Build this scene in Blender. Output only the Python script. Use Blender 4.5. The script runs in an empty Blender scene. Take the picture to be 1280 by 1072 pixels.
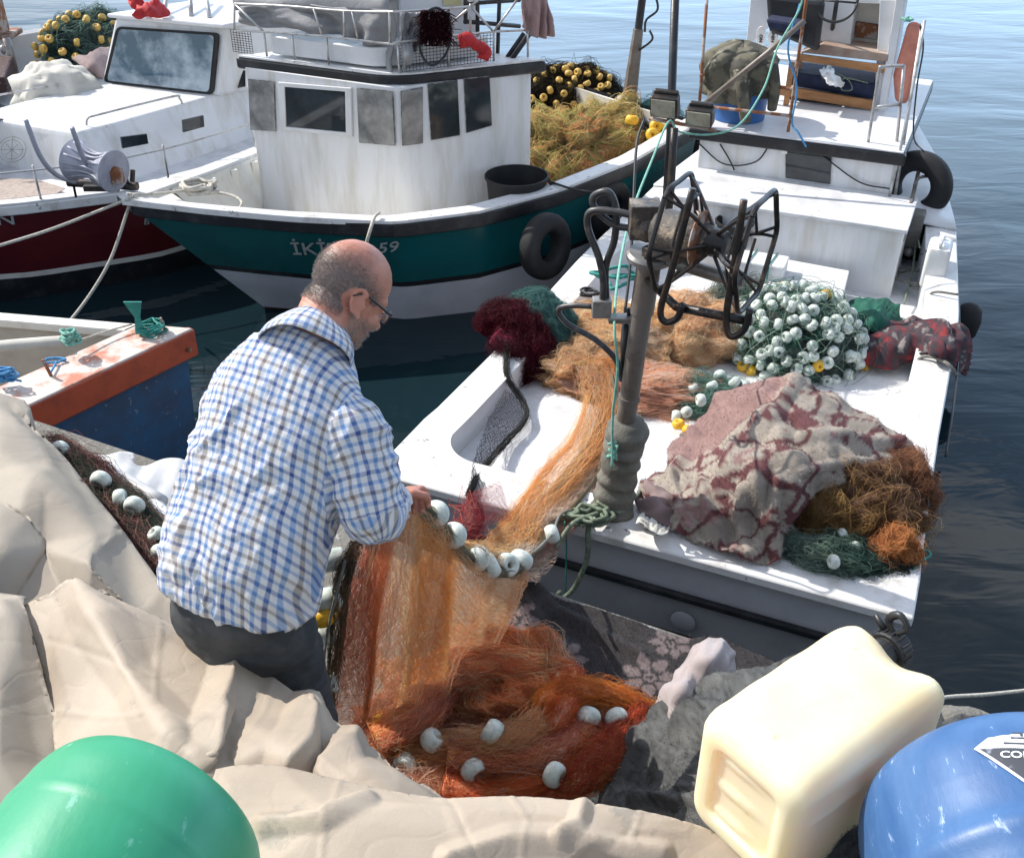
import bpy, bmesh, math, random
import numpy as np
from mathutils import Vector, Matrix
from mathutils.geometry import delaunay_2d_cdt
random.seed(7); RNG = np.random.default_rng(11)
S = bpy.context.scene; COL = S.collection; R = math.radians; PI = math.pi

# ------------------------------------------------------------ camera, sky, sun, exposure
F_PX, TH, CZ = 1300.0, R(33), 3.6
cam = bpy.data.cameras.new('camera'); co = bpy.data.objects.new('camera', cam); COL.objects.link(co)
co.location = (0, 0, CZ); co.rotation_euler = (R(90) - TH, 0, 0)
cam.sensor_width = 36; cam.lens = 36 * F_PX / 1280; cam.clip_start = 0.05; cam.clip_end = 3000
S.camera = co
S.render.resolution_x, S.render.resolution_y = 1024, 857
SUN = Vector((-.64, .36, .68)).normalized()
w = bpy.data.worlds.new("World"); S.world = w; w.use_nodes = True
nt = w.node_tree; nt.nodes.clear()
out = nt.nodes.new('ShaderNodeOutputWorld'); bg = nt.nodes.new('ShaderNodeBackground'); sky = nt.nodes.new('ShaderNodeTexSky')
sky.sky_type = 'NISHITA'; sky.sun_disc = False
sky.sun_elevation = math.asin(SUN.z); sky.sun_rotation = math.atan2(SUN.x, SUN.y)
tc = nt.nodes.new('ShaderNodeTexCoord'); mp = nt.nodes.new('ShaderNodeMapping'); mp.inputs['Scale'].default_value = (1, 1, 3.2)
nz = nt.nodes.new('ShaderNodeTexNoise'); nz.inputs['Scale'].default_value = 2.1; nz.inputs['Detail'].default_value = 7; nz.inputs['Roughness'].default_value = .58
rp = nt.nodes.new('ShaderNodeValToRGB'); rp.color_ramp.elements[0].position = .46; rp.color_ramp.elements[1].position = .64
mx = nt.nodes.new('ShaderNodeMix'); mx.data_type = 'RGBA'; mx.inputs['B'].default_value = (8.5, 8.8, 9.2, 1)
L = nt.links.new
L(tc.outputs['Generated'], mp.inputs['Vector']); L(mp.outputs['Vector'], nz.inputs['Vector']); L(nz.outputs['Fac'], rp.inputs['Fac'])
L(rp.outputs['Color'], mx.inputs['Factor']); L(sky.outputs['Color'], mx.inputs['A']); 
# bright hazy band added low in the sky to lighten the water's reflections
sx_ = nt.nodes.new('ShaderNodeSeparateXYZ'); L(tc.outputs['Generated'], sx_.inputs[0])
e1_ = nt.nodes.new('ShaderNodeMapRange'); e1_.inputs['From Min'].default_value = .62; e1_.inputs['From Max'].default_value = .08; e1_.interpolation_type = 'SMOOTHSTEP'; L(sx_.outputs['Z'], e1_.inputs['Value'])
dt = nt.nodes.new('ShaderNodeVectorMath'); dt.operation = 'DOT_PRODUCT'; dt.inputs[1].default_value = (.50, .866, 0); L(tc.outputs['Generated'], dt.inputs[0])
e2_ = nt.nodes.new('ShaderNodeMapRange'); e2_.inputs['From Min'].default_value = .45; e2_.inputs['From Max'].default_value = .90; e2_.interpolation_type = 'SMOOTHSTEP'; L(dt.outputs['Value'], e2_.inputs['Value'])
m1_ = nt.nodes.new('ShaderNodeMath'); m1_.operation = 'MULTIPLY'; L(e1_.outputs[0], m1_.inputs[0]); L(e2_.outputs[0], m1_.inputs[1])
m2_ = nt.nodes.new('ShaderNodeMix'); m2_.data_type = 'RGBA'; m2_.inputs['B'].default_value = (10., 14., 19., 1); L(m1_.outputs[0], m2_.inputs['Factor']); L(mx.outputs['Result'], m2_.inputs['A'])
L(m2_.outputs['Result'], bg.inputs['Color'])
bg.inputs['Strength'].default_value = .135; L(bg.outputs['Background'], out.inputs['Surface'])
sl = bpy.data.lights.new('sun', 'SUN'); so = bpy.data.objects.new('sun', sl); COL.objects.link(so)
sl.energy = 4.3; sl.angle = R(.5); sl.color = (1, .95, .87)
so.rotation_euler = SUN.to_track_quat('Z', 'Y').to_euler(); so.location = (-4, 3, 8)
S.view_settings.view_transform = 'Standard'; S.view_settings.look = 'None'; S.view_settings.exposure = .36; S.view_settings.gamma = 1
try: S.cycles.max_bounces = 8; S.cycles.transparent_max_bounces = 12
except Exception: pass

# ------------------------------------------------------------ measuring helpers: where a sight line of the surveyed view meets a level or a plane
def ray(u, v):
    up = -(v - 536) / F_PX
    return (u - 640) / F_PX, math.cos(TH) + up * math.sin(TH), -math.sin(TH) + up * math.cos(TH)
def P(u, v, z):
    x, y, q = ray(u, v); t = (CZ - z) / -q; return (x * t, y * t, z)
def D(u, v, d):
    x, y, q = ray(u, v); return (x * d, y * d, CZ + q * d)
class Fr:
    def __init__(s, o, e1, e2): s.o, s.e1, s.e2 = o, e1, e2
    def ab(s, x, y): x -= s.o[0]; y -= s.o[1]; return x * s.e1[0] + y * s.e1[1], x * s.e2[0] + y * s.e2[1]
    def W(s, a, b, z): return (s.o[0] + a * s.e1[0] + b * s.e2[0], s.o[1] + a * s.e1[1] + b * s.e2[1], z)
    def pl(s, u, v, e, c):
        x, y, q = ray(u, v); t = (c + s.o[0] * e[0] + s.o[1] * e[1]) / (x * e[0] + y * e[1])
        return (x * t, y * t, CZ + q * t)
    def a(s, u, v, a): return s.pl(u, v, s.e1, a)
    def b(s, u, v, b): return s.pl(u, v, s.e2, b)
    def local(s, p): a, b = s.ab(p[0], p[1]); return a, b, p[2]
def wallframe(p, q):
    d = Vector((q[0] - p[0], q[1] - p[1])).normalized()
    return Fr((p[0], p[1]), (d.x, d.y), (d.y, -d.x))
F3 = Fr((.5066, 3.758), (.4067, .9135), (.9135, -.4067))
F2 = Fr((-2.63, 6.68), (.78, .625), (.625, -.78))
F1 = Fr((-4.9, 6.95), (.7, .714), (.714, -.7))

# ------------------------------------------------------------ noise
def vnoise(p, seed=0):
    p = np.asarray(p, float); i = np.floor(p).astype(np.int64); f = p - i; f = f * f * (3 - 2 * f)
    def h(a, b, c):
        n = (a * 374761393 + b * 668265263 + c * 2147483647 + seed * 1013904223) & 0x7fffffff
        n = (n ^ (n >> 13)) * 1274126177 & 0x7fffffff
        return ((n ^ (n >> 16)) & 0xffff) / 65535.0
    r = 0
    for dx in (0, 1):
        for dy in (0, 1):
            for dz in (0, 1):
                r = r + h(i[..., 0] + dx, i[..., 1] + dy, i[..., 2] + dz) * (f[..., 0] if dx else 1 - f[..., 0]) * (f[..., 1] if dy else 1 - f[..., 1]) * (f[..., 2] if dz else 1 - f[..., 2])
    return r * 2 - 1
def fbm(p, s=1., o=3, seed=0):
    p = np.asarray(p, float) * s; r = 0; a = 1
    for k in range(o): r = r + a * vnoise(p * 2 ** k + 17.3 * k, seed + k); a *= .5
    return r

# ------------------------------------------------------------ materials
MATS = {}
def sock(n, *names):
    for k in names:
        if k in n.inputs: return n.inputs[k]
def mat(name, col, rough=.5, col2=None, sc=4., lo=.45, hi=.62, bump=0, bsc=60., metal=0, sss=0, sssr=.02, trans=0, coat=0, attr=False, spec=None, det=6, stretch=None, col3=None, sc3=30., th3=.66, sheen=0, alpha=1, rvar=0, attrmix=1, bdist=.004, transl=0, speck=0, crease=0):
    if name in MATS: return MATS[name]
    m = bpy.data.materials.new(name); m.use_nodes = True; t = m.node_tree; N = t.nodes; K = t.links.new
    b = N['Principled BSDF']; c = N.new('ShaderNodeTexCoord'); vec = c.outputs['Object']
    if stretch:
        q = N.new('ShaderNodeMapping'); q.inputs['Scale'].default_value = stretch; K(vec, q.inputs['Vector']); vec = q.outputs['Vector']
    cur = None
    base = (*col, 1)
    def noise(s, d=det, r=.6):
        n = N.new('ShaderNodeTexNoise'); n.inputs['Scale'].default_value = s; n.inputs['Detail'].default_value = d; n.inputs['Roughness'].default_value = r
        K(vec, n.inputs['Vector']); return n
    def ramp(o, a, z):
        r = N.new('ShaderNodeMapRange'); r.inputs['From Min'].default_value = a; r.inputs['From Max'].default_value = z; r.clamp = True; K(o, r.inputs['Value']); return r.outputs['Result']
    def mixc(f, a, z):
        x = N.new('ShaderNodeMix'); x.data_type = 'RGBA'; K(f, x.inputs['Factor'])
        for s, v in (('A', a), ('B', z)):
            if isinstance(v, tuple): x.inputs[s].default_value = v
            else: K(v, x.inputs[s])
        return x.outputs['Result']
    if attr:
        at = N.new('ShaderNodeAttribute'); at.attribute_name = 'Col'; base = at.outputs['Color']
    if col2:
        base = mixc(ramp(noise(sc).outputs['Fac'], lo, hi), base, (*col2, 1))
    if col3:
        base = mixc(ramp(noise(sc3, 8, .7).outputs['Fac'], th3, th3 + .05), base, (*col3, 1))
    if speck:
        base = mixc(ramp(noise(speck, 3, .8).outputs['Fac'], .38, .66), mixc(ramp(noise(speck * .13, 3, .8).outputs['Fac'], -2.2, .62), (0, 0, 0, 1), base), base)
    if isinstance(base, tuple): b.inputs['Base Color'].default_value = base
    else: K(base, b.inputs['Base Color'])
    b.inputs['Roughness'].default_value = rough; b.inputs['Metallic'].default_value = metal
    if rvar:
        r = N.new('ShaderNodeMapRange'); r.inputs['To Min'].default_value = rough - rvar; r.inputs['To Max'].default_value = rough + rvar
        K(noise(sc * 2.3).outputs['Fac'], r.inputs['Value']); K(r.outputs['Result'], b.inputs['Roughness'])
    if spec is not None: b.inputs['Specular IOR Level'].default_value = spec
    if sss:
        b.inputs['Subsurface Weight'].default_value = sss; b.inputs['Subsurface Scale'].default_value = sssr
        b.inputs['Subsurface Radius'].default_value = (1, .6, .35)
    if trans: b.inputs['Transmission Weight'].default_value = trans
    if coat: b.inputs['Coat Weight'].default_value = coat; b.inputs['Coat Roughness'].default_value = .15
    if sheen: b.inputs['Sheen Weight'].default_value = sheen
    if alpha < 1: b.inputs['Alpha'].default_value = alpha
    if bump:
        bp = N.new('ShaderNodeBump'); bp.inputs['Strength'].default_value = bump; bp.inputs['Distance'].default_value = bdist
        K(noise(bsc, 5, .65).outputs['Fac'], bp.inputs['Height']); K(bp.outputs['Normal'], b.inputs['Normal'])
        if crease:
            for sc_c, st_c in ((crease, .30), (crease * 2.3, .12)):
                wn_ = N.new('ShaderNodeTexNoise'); wn_.inputs['Scale'].default_value = sc_c * .7; K(vec, wn_.inputs['Vector']); ad = N.new('ShaderNodeMix'); ad.data_type = 'VECTOR'; ad.inputs['Factor'].default_value = .4; K(vec, ad.inputs['A']); K(wn_.outputs['Color'], ad.inputs['B'])
                vo = N.new('ShaderNodeTexVoronoi'); vo.feature = 'DISTANCE_TO_EDGE'; vo.inputs['Scale'].default_value = sc_c; K(ad.outputs['Result'], vo.inputs['Vector'])
                b2 = N.new('ShaderNodeBump'); b2.inputs['Strength'].default_value = st_c; b2.inputs['Distance'].default_value = .004; K(ramp(vo.outputs['Distance'], .0, .035), b2.inputs['Height']); K(bp.outputs['Normal'], b2.inputs['Normal']); bp = b2
            K(bp.outputs['Normal'], b.inputs['Normal'])
    if transl:
        tr = N.new('ShaderNodeBsdfTranslucent'); ms = N.new('ShaderNodeMixShader'); ms.inputs[0].default_value = transl
        if isinstance(base, tuple): tr.inputs['Color'].default_value = base
        else: K(base, tr.inputs['Color'])
        K(b.outputs[0], ms.inputs[1]); K(tr.outputs[0], ms.inputs[2]); K(ms.outputs[0], N['Material Output'].inputs['Surface'])
    MATS[name] = m; return m

GRIME = (.52, .49, .44)
M = {}
def W_(k, *a, **kw): M[k] = mat(k, *a, **kw)
W_('white_paint', (.72, .725, .74), .42, (.57, .57, .57), 2.6, .42, .72, bump=.15, bsc=25, col3=(.33, .28, .23), sc3=11, th3=.675, rvar=.12)
W_('white_wall', (.73, .735, .75), .42, (.56, .54, .50), 3.2, .46, .72, bump=.15, bsc=12, col3=(.42, .30, .20), sc3=9, th3=.685, rvar=.1, stretch=(2.6, 2.6, .4))
W_('worn_white', (.72, .72, .72), .5, (.52, .5, .47), 6, .5, .66, bump=.3, bsc=60, col3=(.10, .095, .09), sc3=14, th3=.625)
W_('deck_white', (.70, .705, .72), .55, (.52, .52, .53), 5, .44, .68, bump=.4, bsc=90, col3=(.2, .17, .15), sc3=19, th3=.645)
W_('cream_paint', (.72, .70, .64), .5, (.55, .5, .42), 3, .5, .7, bump=.2, bsc=40, col3=(.35, .2, .1), sc3=10, th3=.69)
W_('grey_hull', (.36, .37, .40), .4, (.27, .28, .30), 3, .4, .7, bump=.1, bsc=30, col3=(.6, .6, .6), sc3=22, th3=.7)
W_('hull_white', (.55, .56, .60), .4, (.42, .43, .46), 2.5, .4, .7, bump=.1, bsc=30)
W_('black_rubber', (.011, .011, .012), .7, (.022, .022, .022), 6, .5, .7, bump=.3, bsc=40)
W_('black_paint', (.013, .014, .017), .4, (.04, .04, .045), 9, .5, .7, bump=.35, bsc=35, col3=(.5, .5, .48), sc3=20, th3=.70)
W_('teal_paint', (.004, .095, .10), .22, (.006, .07, .075), 3, .4, .7, bump=.06, bsc=20, coat=.4)
W_('red_hull', (.075, .005, .010), .3, (.10, .01, .012), 3, .4, .7, bump=.06, bsc=20, coat=.3)
W_('blue_hull', (.035, .12, .24), .5, (.05, .085, .15), 4.5, .4, .62, bump=.35, bsc=45, col3=(.26, .32, .38), sc3=22, th3=.62)
W_('orange_strip', (.48, .085, .035), .5, (.30, .055, .03), 7, .45, .7, bump=.3, bsc=50, col3=(.12, .05, .03), sc3=18, th3=.66)
W_('weathered_plank', (.62, .55, .50), .75, (.50, .20, .13), 6, .46, .60, bump=.5, bsc=70, col3=(.2, .13, .1), sc3=20, th3=.63, stretch=(1, 1, 1))
W_('boat_inside', (.43, .39, .33), .7, (.33, .28, .22), 4, .4, .7, bump=.3, bsc=40)
W_('antifoul', (.05, .012, .01), .7, (.03, .01, .01), 5)
W_('steel_grey', (.30, .29, .28), .45, (.17, .15, .13), 8, .45, .65, metal=.5, bump=.3, bsc=60, col3=(.22, .10, .05), sc3=14, th3=.66)
W_('galv', (.50, .50, .50), .4, (.32, .29, .26), 14, .5, .66, metal=.6, bump=.2, bsc=60)
W_('rusty', (.25, .10, .045), .8, (.38, .33, .3), 12, .48, .58, metal=.2, bump=.5, bsc=60)
W_('dark_steel', (.035, .033, .033), .38, (.11, .07, .05), 12, .5, .72, metal=.6, bump=.3, bsc=70)
W_('greasy_motor', (.075, .065, .058), .5, (.30, .24, .18), 14, .5, .66, metal=.3, bump=.8, bsc=50, bdist=.01)
W_('pole_paint', (.20, .175, .155), .5, (.13, .095, .07), 7, .48, .66, metal=.3, bump=.25, bsc=50, col3=(.12, .08, .06), sc3=17, th3=.64)
W_('hose', (.035, .035, .038), .38, (.12, .11, .10), 20, .5, .75, bump=.2, bsc=80)
W_('glass_dark', (.015, .02, .025), .06, (.05, .06, .07), 2, .4, .7, spec=.6)
W_('glass_mottled', (.14, .14, .14), .16, (.36, .355, .34), 4.5, .36, .62, bump=.05, bsc=30, det=3)  # mottled grey also paints the panes' reflection into their colour
W_('windshield', (.05, .10, .15), .05, (.34, .42, .48), 3.2, .42, .62, spec=.8)  # pale blue patches are a sky reflection painted into the glass colour
W_('wood', (.46, .22, .085), .55, (.32, .14, .05), 5, .4, .65, bump=.3, bsc=40, stretch=(1, 1, 6))
W_('old_wood', (.30, .20, .15), .75, (.42, .34, .28), 6, .4, .65, bump=.5, bsc=60)
W_('navy_cloth', (.018, .025, .06), .85, (.03, .04, .09), 8, bump=.5, bsc=40, bdist=.01)
W_('black_plastic', (.02, .021, .023), .4, (.035, .035, .035), 8, bump=.15, bsc=60)
W_('drum_blue', (.03, .10, .26), .42, (.06, .15, .33), 5, .35, .65, bump=.3, bsc=14, col3=(.28, .38, .56), sc3=20, th3=.60, sss=.15, rvar=.12, stretch=(1.6, .7, 3.0))
W_('drum_green', (.02, .28, .135), .42, (.045, .35, .20), 3, .35, .7, bump=.25, bsc=14, col3=(.14, .42, .31), sc3=22, th3=.62, sss=.2, rvar=.1, stretch=(1.2, .6, 2.5))
W_('can_plastic', (.88, .77, .53), .38, (.86, .69, .38), 3.5, .42, .7, bump=.12, bsc=25, sss=.75, sssr=.09, rvar=.1, col3=(.50, .38, .22), sc3=13, th3=.655)
W_('white_plastic', (.78, .78, .76), .4, (.66, .65, .62), 6, sss=.2)
W_('barrel_blue', (.02, .11, .33), .4, (.03, .13, .36), 4, bump=.1, bsc=30)
W_('float_white', (.64, .69, .64), .5, (.42, .48, .43), 30, .45, .68, bump=.15, bsc=80, sss=.1)
W_('float_yellow', (.78, .44, .02), .5, (.6, .33, .03), 30, .5, .7, bump=.15, bsc=80)
W_('float_ochre', (.66, .42, .10), .6, (.48, .3, .08), 30, .5, .7, bump=.2, bsc=80)
W_('foam', (.78, .79, .80), .6, (.66, .67, .67), 20, bump=.3, bsc=120)
W_('pink_fender', (.62, .24, .17), .5, (.5, .18, .12), 8, bump=.15, bsc=40)
W_('tarp', (.42, .35, .275), .6, (.34, .28, .22), 2.4, .40, .62, crease=2.2, bump=.45, bsc=160, col3=(.30, .265, .22), sc3=7, th3=.60, bdist=.0015)
W_('tarp_grey', (.36, .31, .25), .65, (.275, .24, .195), 2.5, .40, .68, crease=2, bump=.4, bsc=160, col3=(.26, .26, .23), sc3=5, th3=.6, bdist=.0015)
W_('white_sheet', (.60, .60, .60), .55, (.45, .45, .46), 5, .45, .7, bump=.3, bsc=40, col3=(.3, .3, .3), sc3=18, th3=.64)
W_('canvas_grey', (.29, .29, .30), .75, (.21, .21, .22), 4, .4, .66, crease=7, bump=.4, bsc=120)
W_('cloth_beige', (.58, .56, .50), .75, (.48, .46, .42), 4, bump=.3, bsc=90)
W_('cloth_brown', (.22, .16, .155), .85, (.17, .12, .12), 6, bump=.5, bsc=60)
W_('cloth_pink', (.36, .24, .23), .8, (.28, .18, .17), 6, bump=.3, bsc=60)
W_('cloth_red', (.45, .015, .02), .7, (.33, .01, .015), 7, bump=.3, bsc=60)
W_('cloth_green', (.006, .10, .065), .8, (.005, .07, .05), 8, bump=.4, bsc=60)
W_('camo', (.13, .12, .085), .8, (.055, .052, .04), 7, .48, .56, bump=.5, bsc=50, col3=(.32, .3, .22), sc3=9, th3=.6)
W_('jacket_lining', (.3, .28, .2), .8)
W_('jeans', (.035, .04, .046), .85, (.06, .064, .07), 16, .45, .65, bump=.6, bsc=300, bdist=.002)
W_('rope_green', (.13, .17, .12), .8, (.24, .28, .20), 40, bump=1, bsc=160)
W_('rope_mint', (.22, .50, .40), .7, (.15, .38, .32), 40, bump=1, bsc=160)
W_('rope_teal', (.02, .22, .19), .7, (.03, .30, .25), 40, bump=1, bsc=160)
W_('rope_blue', (.05, .25, .52), .7, (.08, .33, .6), 40, bump=1, bsc=160)
W_('rope_white', (.60, .57, .50), .8, (.45, .42, .36), 50, bump=1, bsc=200)
W_('rope_grey', (.16, .155, .14), .8, (.26, .25, .22), 50, bump=1, bsc=200)
W_('cable', (.02, .02, .022), .5)
W_('concrete', (.20, .19, .17), .85, (.13, .12, .105), 5, .4, .66, bump=.9, bsc=30, bdist=.02, col3=(.36, .35, .33), sc3=13, th3=.6)
W_('skin', (1, 1, 1), .5, attr=True, sss=.18, sssr=.012, bump=.25, bsc=220, bdist=.0012)
W_('strands', (1, 1, 1), .5, attr=True, transl=.7)
W_('net_mass', (1, 1, 1), .9, attr=True, bump=.5, bsc=150, bdist=.012)
W_('dyed', (1, 1, 1), .95, attr=True, bump=1, bsc=420, bdist=.006, sheen=.04, speck=420)
W_('hairs', (1, 1, 1), .5, attr=True)
W_('white_letters', (.34, .36, .36), .5, (.22, .25, .25), 30)
W_('label_white', (.75, .75, .75), .45, (.6, .62, .66), 20)
W_('label_dark', (.05, .055, .07), .45, (.2, .22, .28), 40, .58, .66)
W_('lamp_glass', (.35, .34, .27), .25, (.22, .22, .18), 14, bump=.4, bsc=40)
W_('cream_wood', (.72, .66, .5), .6)
W_('marine_ply', (.42, .30, .2), .6, (.34, .24, .16), 6)

# ------------------------------------------------------------ mesh building
def crs(pts, n=8):
    p = [Vector(q) for q in pts]
    if len(p) < 3: return [p[0].lerp(p[-1], i / n) for i in range(n + 1)]
    p = [p[0] * 2 - p[1]] + p + [p[-1] * 2 - p[-2]]; o = []
    for i in range(1, len(p) - 2):
        a, b, c, d = p[i - 1:i + 3]
        for k in range(n):
            t = k / n; o.append(.5 * ((2 * b) + (c - a) * t + (2 * a - 5 * b + 4 * c - d) * t * t + (3 * b - a - 3 * c + d) * t ** 3))
    o.append(p[-2]); return o
class MB:
    def __init__(s): s.v = []; s.f = []; s.m = []; s.mi = 0
    def add(s, vs, fs):
        n = len(s.v); s.v += [tuple(q) for q in vs]; s.f += [tuple(i + n for i in f) for f in fs]; s.m += [s.mi] * len(fs); return s
    def box(s, c, d, ax=None):
        """c centre, d half sizes, ax three axes"""
        ax = ax or ((1, 0, 0), (0, 1, 0), (0, 0, 1)); c = Vector(c); A = [Vector(a) for a in ax]
        vs = [c + A[0] * (i * d[0]) + A[1] * (j * d[1]) + A[2] * (k * d[2]) for i in (-1, 1) for j in (-1, 1) for k in (-1, 1)]
        return s.add(vs, [(0, 1, 3, 2), (4, 6, 7, 5), (0, 4, 5, 1), (2, 3, 7, 6), (0, 2, 6, 4), (1, 5, 7, 3)])
    def fbox(s, fr, a0, a1, b0, b1, z0, z1):
        vs = [fr.W(a, b, z) for a in (a0, a1) for b in (b0, b1) for z in (z0, z1)]
        return s.add(vs, [(0, 1, 3, 2), (4, 6, 7, 5), (0, 4, 5, 1), (2, 3, 7, 6), (0, 2, 6, 4), (1, 5, 7, 3)])
    def prism(s, poly, off):
        """polygon (list of points) extruded by the vector off"""
        n = len(poly); o = Vector(off); p = [Vector(q) for q in poly]
        return s.add(p + [q + o for q in p], [tuple(range(n))[::-1], tuple(range(n, 2 * n))] + [(i, (i + 1) % n, n + (i + 1) % n, n + i) for i in range(n)])
    def grid(s, rows, closed=False):
        nr, nc = len(rows), len(rows[0]); vs = [q for r in rows for q in r]
        e = nc if closed else nc - 1
        return s.add(vs, [(i * nc + j, i * nc + (j + 1) % nc, (i + 1) * nc + (j + 1) % nc, (i + 1) * nc + j) for i in range(nr - 1) for j in range(e)])
    def tube(s, pts, r, n=8, sm=6, cap=True, smooth=True):
        p = crs(pts, sm) if smooth and len(pts) > 2 else [Vector(q) for q in pts]
        m = len(p); rs = [r] * m if not isinstance(r, (list, tuple)) else list(np.interp(np.linspace(0, 1, m), np.linspace(0, 1, len(r)), r))
        t0 = (p[1] - p[0]).normalized(); N = t0.orthogonal().normalized(); rows = []
        for i in range(m):
            t = (p[min(i + 1, m - 1)] - p[max(i - 1, 0)]).normalized()
            N = (N - t * N.dot(t)); N = N.normalized() if N.length > 1e-6 else t.orthogonal().normalized(); B = t.cross(N)
            rows.append([p[i] + (N * math.cos(2 * PI * k / n) + B * math.sin(2 * PI * k / n)) * rs[i] for k in range(n)])
        s.grid(rows, True)
        if cap:
            b = len(s.v); s.f += [tuple(range(b - n, b)), tuple(range(b - m * n, b - m * n + n))[::-1]]; s.m += [s.mi] * 2
        return s
    def lathe(s, prof, c, axis=(0, 0, 1), n=32, up=None, sx=1):
        """prof list of (radius, height) along axis from c"""
        a = Vector(axis).normalized(); x = (Vector(up) - a * Vector(up).dot(a)).normalized() if up else a.orthogonal().normalized(); y = a.cross(x); c = Vector(c)
        rows = [[c + a * h + (x * math.cos(2 * PI * k / n) * sx + y * math.sin(2 * PI * k / n)) * r for k in range(n)] for r, h in prof]
        return s.grid(rows, True)
    def sph(s, c, r, ax=None, n=16):
        r = r if isinstance(r, (tuple, list)) else (r, r, r); ax = ax or ((1, 0, 0), (0, 1, 0), (0, 0, 1)); A = [Vector(a) for a in ax]; c = Vector(c); m = n // 2
        vs = [c + A[2] * r[2]]
        for i in range(1, m):
            t = PI * i / m
            vs += [c + A[0] * (r[0] * math.sin(t) * math.cos(2 * PI * k / n)) + A[1] * (r[1] * math.sin(t) * math.sin(2 * PI * k / n)) + A[2] * (r[2] * math.cos(t)) for k in range(n)]
        vs.append(c - A[2] * r[2]); f = [(0, 1 + k, 1 + (k + 1) % n) for k in range(n)]
        for i in range(m - 2):
            f += [(1 + i * n + k, 1 + (i + 1) * n + k, 1 + (i + 1) * n + (k + 1) % n, 1 + i * n + (k + 1) % n) for k in range(n)]
        b = 1 + (m - 2) * n; f += [(b + k, len(vs) - 1, b + (k + 1) % n) for k in range(n)]
        return s.add(vs, f)
def finish(name, me, mats, parent, smooth, bevel, solid, label, cat, group, kind, center=True):
    for m_ in (mats if isinstance(mats, (list, tuple)) else [mats]): me.materials.append(M[m_] if isinstance(m_, str) else m_)
    nv = len(me.vertices); c = np.empty(nv * 3, np.float32); me.vertices.foreach_get('co', c); c = c.reshape(-1, 3)
    org = np.array([(c[:, 0].min() + c[:, 0].max()) / 2, (c[:, 1].min() + c[:, 1].max()) / 2, c[:, 2].min()])
    c -= org; me.vertices.foreach_set('co', c.ravel()); me.update()
    if smooth: me.polygons.foreach_set('use_smooth', [True] * len(me.polygons))
    o = bpy.data.objects.new(name, me); COL.objects.link(o); o.location = org
    if parent is not None:
        o.parent = parent; q = parent
        while q is not None: o.location -= q.location; q = q.parent
    if bevel:
        b = o.modifiers.new('bevel', 'BEVEL'); b.width = bevel; b.segments = 2; b.limit_method = 'ANGLE'; b.angle_limit = R(35)
    if solid:
        b = o.modifiers.new('solid', 'SOLIDIFY'); b.thickness = solid; b.offset = 0
    if smooth == 'auto':
        pass
    tag(o, label, cat, group, kind); return o
def tag(o, label=None, cat=None, group=None, kind=None):
    if label: o['label'] = label
    if cat: o['category'] = cat
    if group: o['group'] = group
    if kind: o['kind'] = kind
    return o
def obj(name, mb, mats, parent=None, label=None, cat=None, group=None, kind=None, smooth=False, bevel=0, solid=0):
    me = bpy.data.meshes.new(name); me.from_pydata(mb.v, [], mb.f); me.polygons.foreach_set('material_index', mb.m)
    bm = bmesh.new(); bm.from_mesh(me); bmesh.ops.recalc_face_normals(bm, faces=bm.faces)
    if smooth == 'auto':
        for e in bm.edges:
            if len(e.link_faces) == 2 and e.calc_face_angle(0) > R(38): e.smooth = False
    bm.to_mesh(me); bm.free()
    return finish(name, me, mats, parent, smooth, bevel, solid, label, cat, group, kind)
def thing(name, loc, label, cat, group=None):
    o = bpy.data.objects.new(name, None); COL.objects.link(o); o.location = loc; o.empty_display_size = .1
    return tag(o, label, cat, group)
def dup(o, parent=None, loc=None, rot=None, label=None, scale=None):
    c = o.copy(); COL.objects.link(c); c.parent = parent
    if loc is not None: c.location = loc
    if rot is not None: c.rotation_euler = rot
    if scale is not None: c.scale = scale
    if label: c['label'] = label
    for ch in o.children: dup(ch, c)
    return c
def rope(name, label, pts, r, m, cat='rope', group=None, parent=None, sm=8, n=6):
    mb = MB(); mb.tube(pts, r, n, sm); return obj(name, mb, m, parent, label, cat, group, smooth=True)
def coil(c, r, turns, dz=.012, jit=.15, n=14, sq=1., seed=1):
    g = random.Random(seed); return [(c[0] + r * (1 + g.uniform(-jit, jit)) * math.cos(2 * PI * k / n), c[1] + r * sq * (1 + g.uniform(-jit, jit)) * math.sin(2 * PI * k / n), c[2] + dz * k / n + g.uniform(0, dz)) for k in range(int(turns * n))]
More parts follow.
